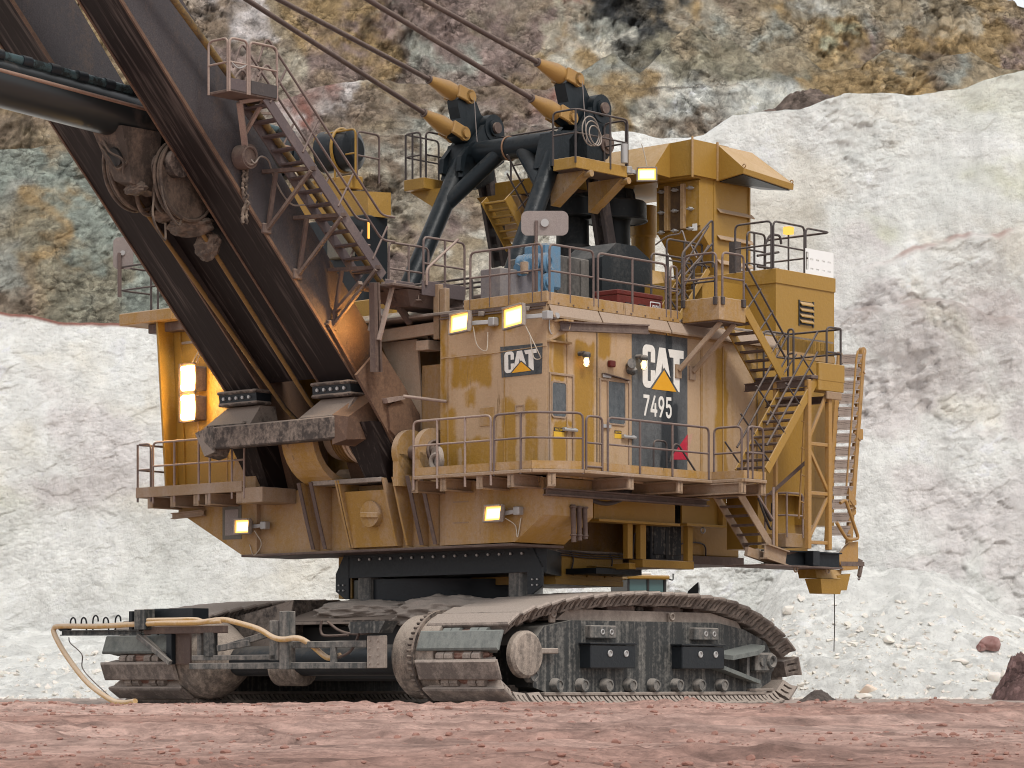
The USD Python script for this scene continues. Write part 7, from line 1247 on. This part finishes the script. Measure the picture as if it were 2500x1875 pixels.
# flight up from the walkway end
FB = stair((5.18, 1.86, 5.16), (7.06, 1.86, 7.36), (0, -0.82, 0), 12, 'yellow_paint', 'brown_steel', depth=0.2, rise_rail=(0, 1), label='middle flight rising from the end of the walkway')
# flight below the walkway
FC = stair((6.5, 1.0, 3.55), (5.28, 1.0, 4.75), (0, -0.68, 0), 6, 'tan_steel', 'brown_steel', depth=0.2, label='lower flight hanging under the walkway')
add(FC, 'rail', join(tube((5.7, 1.05, 4.9), (6.5, 1.05, 4.15), 0.022, 7), tube((6.5, 1.05, 4.9), (6.5, 1.05, 3.5), 0.03, 7)), 'rail_dusty', True)
# rear lower platform
LP = group(M, 'rear_platform')
p0, p1 = 7.038, 7.674
add(LP, 'edge_box', box(p0, p1, 0.3, 1.0, 3.577, 3.891, 0.01), 'yellow_dusty')
add(LP, 'under_box', hexa([(p0 + 0.15, 0.35, 3.3), (p1 - 0.1, 0.35, 3.3), (p1 - 0.1, 0.85, 3.3), (p0 + 0.15, 0.85, 3.3), (p0, 0.3, 3.48), (p1, 0.3, 3.48), (p1, 1.0, 3.48), (p0, 1.0, 3.48)]), 'brown_steel')
handrail([(p0 + 0.02, 0.4, 3.8), (p0 + 0.02, 1.0, 3.8), (p1, 1.0, 3.8)], 1.0, [(1, 0.02)], 'rail_dusty', mids=(0.5,))
add(LP, 'base_beam', join(ibeam((6.494, 0.8, 3.34), (8.792, 1.2, 3.32), 0.22, 0.34, 0.03)), 'black_steel')
add(LP, 'base_beam', join(beam((5.699, 0.9, 3.44), (6.518, 1.0, 3.26), 0.1, 0.2), ibeam((5.965, 1.2, 3.44), (6.755, 1.2, 3.30), 0.2, 0.34, 0.03)), 'tan_steel')
add(LP, 'bottom_plate', box(5.81, 8.76, 0.2, 1.35, 3.11, 3.15, 0.005), 'brown_steel')
for px in (1.0,): pass
for a in (7.139, 8.361): add(LP, 'shackle', torus((a, 1.2, 3.07), (0, 1, 0), 0.06, 0.022, 14, 6), 'tan_steel', True)
add(LP, 'web_stiffener', join([box(7.625, 7.876, 1.1, 1.33, 3.16, 3.5, 0.01)]), 'black_steel')
add(LP, 'hook_arm', join(beam((9.103, 1.0, 3.26), (10.031, 1.0, 3.28), 0.08, 0.1), beam((9.265, 1.0, 3.5), (9.982, 1.0, 3.33), 0.05, 0.07), beam((9.966, 1.0, 3.28), (9.867, 1.0, 2.98), 0.06, 0.09, up=(1, 0, 0)), torus((9.867, 1.0, 2.94), (0, 1, 0), 0.035, 0.014, 10, 5)), 'brown_steel')
# truss mast carrying the middle landing
TM = group(M, 'truss_mast')
ta, tb = 6.728, 7.503
for a in (ta, tb): add(TM, 'leg', box(a - 0.06, a + 0.06, 1.78, 1.9, 3.5, zl - 0.1, 0.012), 'tan_yellow')
for a in (ta - 0.02,): add(TM, 'leg', box(a - 0.04, a + 0.04, 0.9, 1.0, 3.5, zl - 0.1, 0.01), 'tan_yellow')
zz = (3.55, 4.45, 5.35, 6.25)
zh = (3.65, 4.75, 5.85)
for q in zh: add(TM, 'cross_bar', box(ta + 0.06, tb - 0.06, 1.8, 1.87, q - 0.04, q + 0.04, 0.008), 'tan_yellow')
for i, (p, q) in enumerate((((ta, 3.68), (tb, 4.7)), ((tb, 4.8), (ta, 5.8)), ((ta, 5.9), (tb, 7.1)))): add(TM, 'diagonal', beam((p[0], 1.83, p[1]), (q[0], 1.83, q[1]), 0.06, 0.08, ch=0.008), 'tan_yellow')
for a, q in ((6.977, 1.4), (7.162, 1.4)): add(TM, 'ladder_rail', tube((a + 0.25, 1.4, 6.9), (a, 1.4, 4.2), 0.022, 7), 'tan_yellow', True)
for k in range(4): add(TM, 'ladder_rung', tube((7.008 + 0.03 * k, 1.4, 4.6 + 0.6 * k), (7.209 + 0.03 * k, 1.4, 4.55 + 0.6 * k), 0.016, 6), 'tan_yellow', True)
# boarding stair folded upright at the rear
BS = group(M, 'boarding_stair', 'boarding stair folded upright at the rear corner')
c0, c1 = np.array((9.382, 0.8, 8.18)), np.array((10.265, 0.8, 8.254)); d0, d1 = np.array((8.866, 0.8, 3.695)), np.array((9.74, 0.8, 3.725))
add(BS, 'stringer', beam(c1 + (0.02, 0, 0.0), d1, 0.08, 0.2, up=(1, 0, 0), ch=0.01), 'tan_yellow')
add(BS, 'stringer', beam(c0, d0, 0.06, 0.16, up=(1, 0, 0), ch=0.01), 'tan_yellow')
add(BS, 'stringer_lug', join(disc(c1 + (0.02, 0, 0.02), (0, 1, 0), 0.1, 0.1, 14), box(c1[0] - 0.25, c1[0] - 0.05, 0.76, 0.84, 7.0, 7.1), box(d1[0] + 0.25, d1[0] + 0.5, 0.76, 0.86, 6.2, 6.45, 0.01)), 'tan_yellow', 35)
for k in range(14):
    t = (k + 0.5) / 14.6; A_, B_ = c0 * (1 - t) + d0 * t, c1 * (1 - t) + d1 * t
    add(BS, 'tread', join(frame_box(A_ + (0.05, -0.02, -0.1), B_ - A_ - (0.1, 0, 0), (0, 0.03, 0), (0, 0.06, 0.2)), frame_box(A_ + (0.05, -0.05, -0.125), B_ - A_ - (0.1, 0, 0), (0, 0.12, 0), (0, 0, 0.025))), 'tread_mesh')
for o in (0.42, 0.12):
    P0, P1 = c1 * (0.2 + o) + c0 * (0.8 - o), d1 * (0.2 + o) + d0 * (0.8 - o)
    add(BS, 'hand_rail', pipe([P0 + (0.18, 0.12, -0.25), P0 + (0.0, 0.32, 0.04), P0 * 0.97 + P1 * 0.03 + (-0.05, 0.32, 0), P0 * 0.3 + P1 * 0.7 + (-0.1, 0.32, 0)], 0.024, 0.15), 'tan_yellow', True)
for t in (0.05, 0.4, 0.75):
    q = c0 * (1 - t) + d0 * t; r = c1 * (1 - t) + d1 * t; add(BS, 'rail_strut', tube(q * 0.6 + r * 0.4 + (0, 0.32, -0.1), r + (0, 0.1, -0.28), 0.02, 7), 'tan_yellow', True)
add(BS, 'pivot_arm', join(pipe([(d1[0] - 0.75, 1.1, 4.65), (d1[0] - 0.55, 1.1, 4.75), (d1[0] - 0.02, 1.1, 3.85), (d1[0] - 0.5, 1.1, 3.82), (d1[0] - 0.9, 1.1, 4.2)], 0.04, 0.12)), 'tan_yellow', True)
add(BS, 'hinge_plate', prism([(d1[0] - 0.55, 0.95, 3.1), (d1[0] + 0.05, 0.95, 3.15), (d1[0] + 0.05, 0.95, 3.8), (d1[0] - 0.3, 0.95, 3.75), (d1[0] - 0.75, 0.95, 3.4)], (0, 0.08, 0)), 'tan_yellow')
add(BS, 'lug', join(prism([(d1[0] - 0.1, 0.8, 5.05), (d1[0] + 0.2, 0.8, 4.75), (d1[0] + 0.2, 0.8, 4.65), (d1[0] - 0.1, 0.8, 4.65)], (0, 0.08, 0)), disc((d1[0] + 0.1, 0.84, 4.5), (0, 1, 0), 0.09, 0.08, 12)), 'tan_yellow')
# hanging chute box under the rear corner, the thin line below it
CB = group(M, 'hanging_box')
h0, h1 = 8.214, 9.028
zb0, zb1 = 2.554, 2.89
add(CB, 'lower_box', hexa([(h0 + 0.06, 0.75, zb0), (h1 - 0.04, 0.75, zb0), (h1 - 0.04, 1.1, zb0), (h0 + 0.06, 1.1, zb0), (h0 - 0.06, 0.7, zb1), (h1 + 0.0, 0.7, zb1), (h1, 1.15, zb1), (h0 - 0.06, 1.15, zb1)]), 'yellow_paint')
add(CB, 'side_box', hexa([(h1, 0.4, zb0 + 0.1), (h1 + 0.45, 0.4, zb0 + 0.1), (h1 + 0.42, 0.95, zb0 + 0.1), (h1 - 0.02, 0.95, zb0 + 0.1), (h1, 0.4, zb1 + 0.15), (h1 + 0.5, 0.4, zb1 + 0.15), (h1 + 0.5, 1.0, zb1 + 0.15), (h1, 1.0, zb1 + 0.1)]), 'yellow_paint')
add(CB, 'upper_box', hexa([(h0, 0.5, zb1 + 0.02), (h1 + 0.1, 0.5, zb1 + 0.02), (h1 + 0.1, 1.0, zb1 + 0.02), (h0, 1.0, zb1 + 0.02), (h0 + 0.05, 0.4, 3.12), (h1 + 0.3, 0.4, 3.12), (h1 + 0.3, 0.9, 3.12), (h0 + 0.05, 0.9, 3.12)]), 'yellow_paint')
wx, wy = to_world(8.894, 1.0)
wire = place('/World', 'hanging_line', sweep(curve([(wx, wy, zb0 + 0.02), (wx + 0.005, wy, 1.8), (wx - 0.01, wy, 1.229)], 6), 0.012, 6), 'rail_dark', True)
tag(stage.GetPrimAtPath(wire), 'thin dark line hanging from the ochre box at the rear corner', 'line')
# tie strap across the rear wall
add(LP, 'strap', beam((6.574, 0.9, 4.75), (7.045, 1.6, 5.5), 0.03, 0.08), 'brown_steel')
add(LP, 'cable_bundle', join(sweep(curve([(6.9, 0.35, 4.75), (6.95, 0.5, 4.4), (7.15, 0.5, 4.2), (7.2, 0.5, 4.6)], 6), 0.035, 7), sweep(curve([(6.8, 0.4, 4.7), (6.9, 0.55, 4.2), (7.1, 0.55, 4.0), (7.3, 0.5, 4.4)], 6), 0.03, 7)), 'rail_dark', True)

# rails and fittings on the raised rear house
zr = 10.06
handrail([(7.95, -1.15, zr), (7.95, -0.1, zr)], 1.1, [], 'rail_dark', mids=(0.5,))
handrail([(8.0, -0.08, zr), (9.2, -0.08, zr)], 1.1, [], 'rail_dark', mids=(0.5,))
handrail([(9.25, -0.08, zr), (10.2, -0.08, zr), (10.2, -2.0, zr)], 1.08, [], 'rail_dark', mids=(0.5,))
handrail([(7.95, -3.2, zr), (10.2, -3.2, zr)], 1.0, [(0, 0.3), (0, 0.6)], 'rail_dark', mids=(0.5, 0.1))
handrail([(8.6, -1.3, zr), (9.3, -1.3, zr)], 1.05, [(0, 0.4)], 'rail_dark', mids=(0.3, 0.6))
add(R, 'hatch_frame', join(pipe([(8.9, -1.0, zr), (8.9, -1.0, zr + 0.75), (9.05, -0.95, zr + 1.0), (9.35, -0.9, zr + 1.0), (9.4, -0.9, zr + 0.8)], 0.03, 0.08), tube((8.6, -1.0, zr + 0.45), (9.3, -0.9, zr + 0.6), 0.03, 7), tube((8.6, -1.0, zr + 0.2), (9.3, -0.9, zr + 0.2), 0.03, 7), box(8.3, 8.5, -1.6, -1.4, zr, zr + 0.8)), 'rail_dark', 35)
bc = np.array((9.685, -0.9, 11.144))
add(R, 'beacon_pole', tube((bc[0], -0.9, zr), (bc[0], -0.9, zr + 1.05), 0.022, 8), 'rail_dark', True)
add(R, 'beacon', box(bc[0] - 0.1, bc[0] + 0.1, -1.0, -0.8, zr + 1.06, zr + 1.24, 0.02), 'lamp_amber')
w0, w1 = 9.183, 10.289
sheet_ = shapely.box(w0, zr - 0.02, w1, zr + 0.6)
for k in range(4):
    for j in range(2): sheet_ = sheet_.difference(shapely.box(w0 + 0.18 + 0.23 * k, zr + 0.12 + 0.22 * j, w0 + 0.3 + 0.23 * k, zr + 0.16 + 0.22 * j))
sheet_ = sheet_.difference(shapely.box(w0 + 0.03, zr + 0.12, w0 + 0.09, zr + 0.5).buffer(0.02))
v, f = shape_az(sheet_, -0.045, -0.03); wv = np.array([(*to_world(p[0], p[1]), p[2]) for p in v])
p_ = place('/World', 'white_board', (wv, f[:, ::-1]), 'white_sheet'); tag(stage.GetPrimAtPath(p_), 'white slotted sheet tied to the rail of the raised rear house', 'sheet')
# tool chest on the roof walkway
t0, t1 = 2.737, 4.292; tz0, tz1 = 8.57, 9.095
cx, cy = to_world((t0 + t1) / 2, -0.7)
TC = thing('tool_chest', 'dark red steel tool chest on the roof walkway behind the rail', 'tool chest', (cx, cy, 8.56), math.degrees(math.atan2(CA, SA)))
Lx = (t1 - t0) / 2
place(TC, 'body', box(-Lx, Lx, -0.35, 0.35, 0.0, 0.42, 0.015), 'chest_red')
place(TC, 'lid', box(-Lx - 0.01, Lx + 0.01, -0.36, 0.36, 0.425, tz1 - 8.56, 0.02), 'chest_red')
r_ = shapely.box(0, 0, 0.30, 0.22).buffer(0.03); fr = r_.difference(r_.buffer(-0.022)); m_ = trimesh.creation.extrude_polygon(fr, 0.004, engine='earcut'); v = np.array(m_.vertices)
place(TC, 'badge_frame', (np.stack([Lx - 0.42 + v[:, 0], -0.351 - v[:, 2], 0.12 + v[:, 1]], 1), np.array(m_.faces)[:, ::-1]), 'white_sheet')
tm = meshkit.text_mesh('JOBOX', 0.13, 0.003, True); v = np.array(tm.vertices); v[:, 0] *= 0.26 / v[:, 0].max()
place(TC, 'lettering', (np.stack([Lx - 0.40 + v[:, 0], -0.351 - v[:, 2], 0.165 + v[:, 1]], 1), np.array(tm.faces)[:, ::-1]), 'white_sheet')
for k in range(2): place(TC, 'handle', box(-Lx + 0.25 + 0.45 * k, -Lx + 0.5 + 0.45 * k, -0.37, -0.35, 0.22, 0.27, 0.005), 'black_plain')

# ---------------------------------------------------------------- floodlights
def quad(tl, tr, br, bl):
    tl, tr, br, bl = (np.array(k, float) for k in (tl, tr, br, bl)); c = (tl + tr + br + bl) / 4
    return c, (tr + br - tl - bl) / 2, (tl + tr - bl - br) / 2
c, x, y = quad((-0.55, -2.343, 8.386), (-0.55, -1.78, 8.339), (-0.55, -1.626, 7.995), (-0.55, -2.223, 8.043))
floodlight(c, (-0.12, 1, 0.05), (0.12, 0, 1), 0.58, 0.38, 'lamp_warm', arm=(-0.09, c[1] + 0.55, c[2] + 0.02), cable=[c + (0.1, 0.3, -0.1), c + (0.1, 0.42, -0.5), c + (0.3, 0.5, -0.6), c + (0.4, 0.45, -0.2)])
c, x, y = quad((-0.55, -0.815, 8.371), (-0.55, -0.201, 8.37), (-0.55, -0.098, 8.01), (-0.55, -0.687, 8.015))
floodlight(c, (-0.1, 1, 0.1), (0.1, -0.08, 1), 0.58, 0.40, 'lamp_warm', arm=(-0.09, c[1] + 0.55, c[2] + 0.03), cable=[c + (0.1, 0.25, -0.2), c + (0.3, 0.4, -0.7), c + (0.52, 0.3, -0.85), c + (0.52, 0.1, -0.8), c + (0.4, 0.1, -0.3)])
c, x, y = quad((-0.3, -1.572, 4.235), (-0.3, -0.995, 4.238), (-0.3, -0.936, 3.967), (-0.3, -1.501, 3.97))
floodlight(c, (-0.1, 1, 0), (0.15, 0, 1), 0.5, 0.3, 'lamp_warm', arm=(-0.06, c[1] + 0.5, c[2] + 0.05), cable=[c + (0.1, 0.25, -0.1), c + (0.25, 0.4, -0.25), c + (0.27, 0.45, -0.5), c + (0.27, 0.55, -0.1)])
c, x, y = quad((-0.3, -9.362, 4.252), (-0.3, -8.782, 4.23), (-0.3, -8.768, 3.957), (-0.3, -9.334, 3.977))
floodlight(c, (0, 1, 0), (0.05, 0, 1), 0.46, 0.29, 'lamp_warm', arm=(-0.06, c[1] + 0.5, c[2] + 0.02), cable=[c + (0.1, 0.3, -0.1), c + (0.27, 0.35, -0.4), c + (0.27, 0.1, -0.65), c + (0.27, -0.05, -0.4)])
for py0, py1 in ((890, 954), (968, 1032)):
    c, x, y = quad((-0.5, -11.062, 7.959), (-0.5, -10.505, 7.919), (-0.5, -10.505, 7.309), (-0.5, -11.062, 7.346)); c = c + (0, 0, -(py0 - 890) * 0.0088)
    g = group(M, 'floodlight', 'large square floodlight on the left wall'); 
    (m_, s_, t_) = grid((0, 0, 0), (0, 0.44, 0), (0, 0, 0.6), 19, 23); e_ = np.clip(np.minimum(np.minimum(s_, 1 - s_) * 0.44, np.minimum(t_, 1 - t_) * 0.6) / 0.07, 0, 1)
    q_ = c + np.stack([-0.13 * e_ ** 0.6 + 0.1, -0.22 + 0.41 * s_ + 0.03 * np.sin(t_ * math.pi), -0.3 + 0.59 * t_], 1)
    add(g, 'lens', (q_, m_[1]), 'lamp_hot', attrs={'glow': e_})
    for s in (-1, 1): add(g, 'rim', box(c[0] + 0.06, c[0] + 0.12, c[1] - 0.3, c[1] + 0.24, c[2] + s * 0.325 - 0.025, c[2] + s * 0.325 + 0.025, 0.006), 'brown_steel')
    add(g, 'rim', box(c[0] + 0.05, c[0] + 0.12, c[1] - 0.32, c[1] - 0.235, c[2] - 0.34, c[2] + 0.34, 0.01), 'brown_steel')
    add(g, 'housing', box(c[0] + 0.115, 0.0, c[1] - 0.24, c[1] + 0.18, c[2] - 0.29, c[2] + 0.28, 0.02), 'brown_steel')
    if py0 == 890: add(g, 'lead', join(sweep([c + (0.2, -0.05, 0.3), c + (0.45, -0.03, 0.7)], 0.012, 6), sweep([c + (0.2, 0.1, 0.3), c + (0.45, 0.1, 0.75)], 0.012, 6)), 'cream_pipe')
c, x, y = quad((7.433, -3.6, 12.69), (8.063, -3.6, 12.732), (7.893, -3.6, 12.486), (7.403, -3.6, 12.492))
floodlight(c, (0.6, 0.75, 0), (0, 0, 1), 0.42, 0.27, 'lamp_warm', arm=(c[0] - 0.3, c[1] - 0.35, c[2] + 0.1), cable=[c + (0, 0, 0.2), c + (-0.1, 0, 0.5), c + (-0.2, 0, 0.7)])
# ---------------------------------------------------------------- cab of a second machine behind the crawlers, and the thing beyond it
kx = lambda px, Y: (px - 1250) / 7200 * Y
Yc = 80.0; zc = lambda py: 0.5 + (1668 - py) / 7200 * Yc
LC = thing('loader', 'ochre roofed glass cab of a loader parked behind the crawler', 'loader', (kx(1560, Yc), Yc, 0), 20.0)
place(LC, 'roof', box(-0.62, 0.62, -0.7, 0.8, zc(1416), zc(1406), 0.03), 'yellow_paint')
place(LC, 'window', box(-0.5, 0.0, -0.55, -0.5, 1.9, zc(1416)), 'glass_green')
place(LC, 'window', box(0.06, 0.48, -0.55, -0.5, 1.9, zc(1416)), 'glass_green')
place(LC, 'cab_frame', box(-0.55, 0.55, -0.5, 0.7, 1.2, zc(1416), 0.02), 'black_plain')
for x_ in (-0.54, 0.03, 0.53): place(LC, 'pillar', box(x_ - 0.035, x_ + 0.035, -0.58, -0.5, 1.2, zc(1416), 0.01), 'black_plain')
place(LC, 'air_unit', box(-0.5, 0.2, -0.4, 0.4, zc(1405), zc(1398), 0.02), 'white_sheet')
place(LC, 'mirror_arm', pipe([(0.6, -0.6, zc(1414)), (0.75, -0.6, zc(1418)), (0.75, -0.6, zc(1402))], 0.02, 0.05), 'black_plain')
place(LC, 'hull', box(-0.9, 0.9, -0.7, 3.0, 0.5, 1.2, 0.05), 'yellow_paint')
for s_ in (-1, 1):
    for y_ in (-0.2, 2.4): place(LC, 'wheel', lathe([(0.3, -0.2), (0.6, -0.18), (0.65, 0), (0.6, 0.18), (0.3, 0.2)], (s_ * 1.0, y_, 0.65), (1, 0, 0), 20), 'black_plain', 35)
None and place(LC, 'exhaust_fin', prism([(kx(1678, 76) - kx(1560, Yc), -4.0, 1.9), (kx(1705, 76) - kx(1560, Yc), -4.0, 1.9), (kx(1704, 76) - kx(1560, Yc), -4.0, 3.0), (kx(1698, 76) - kx(1560, Yc), -4.0, 3.0), (kx(1678, 76) - kx(1560, Yc), -4.0, 2.6)], (0, 0.3, 0)), 'black_plain') if False else None
xa, xb = kx(1677, 74), kx(1706, 74); zf = lambda py: 0.5 + (1668 - py) / 7200 * 74
p = place('/World', 'marker_plate', prism([(xa, 74, zf(1452)), (xb - 0.02, 74, zf(1452)), (xb, 74, zf(1437)), (xb - 0.02, 74, zf(1421)), (xa + 0.17, 74, zf(1430)), (xa + 0.03, 74, zf(1443))], (0.05, 0.3, 0)), 'black_steel'); tag(stage.GetPrimAtPath(p), 'dark pointed steel plate sticking up behind the top of the crawler', 'plate')
add(far_c, 'post', box(0.1, 0.2, -9.9, -9.8, 0.2, 0.3), 'black_steel') if False else None

c = np.array((-1.079, -4.05, 8.275)); T0 = np.array((-1.5, -4.85, 8.5)); n_ = unit(T0 - c); x_ = unit(np.cross(n_, (0, 0, 1.0))); floodlight(c, x_, np.cross(x_, n_), 0.34, 0.26, 'lamp_added', arm=c + (0.12, 0.1, 0.25), aim=n_, label='small lamp added to throw orange glow on the boom foot')  # lamp added by the strut to throw orange glow onto the boom
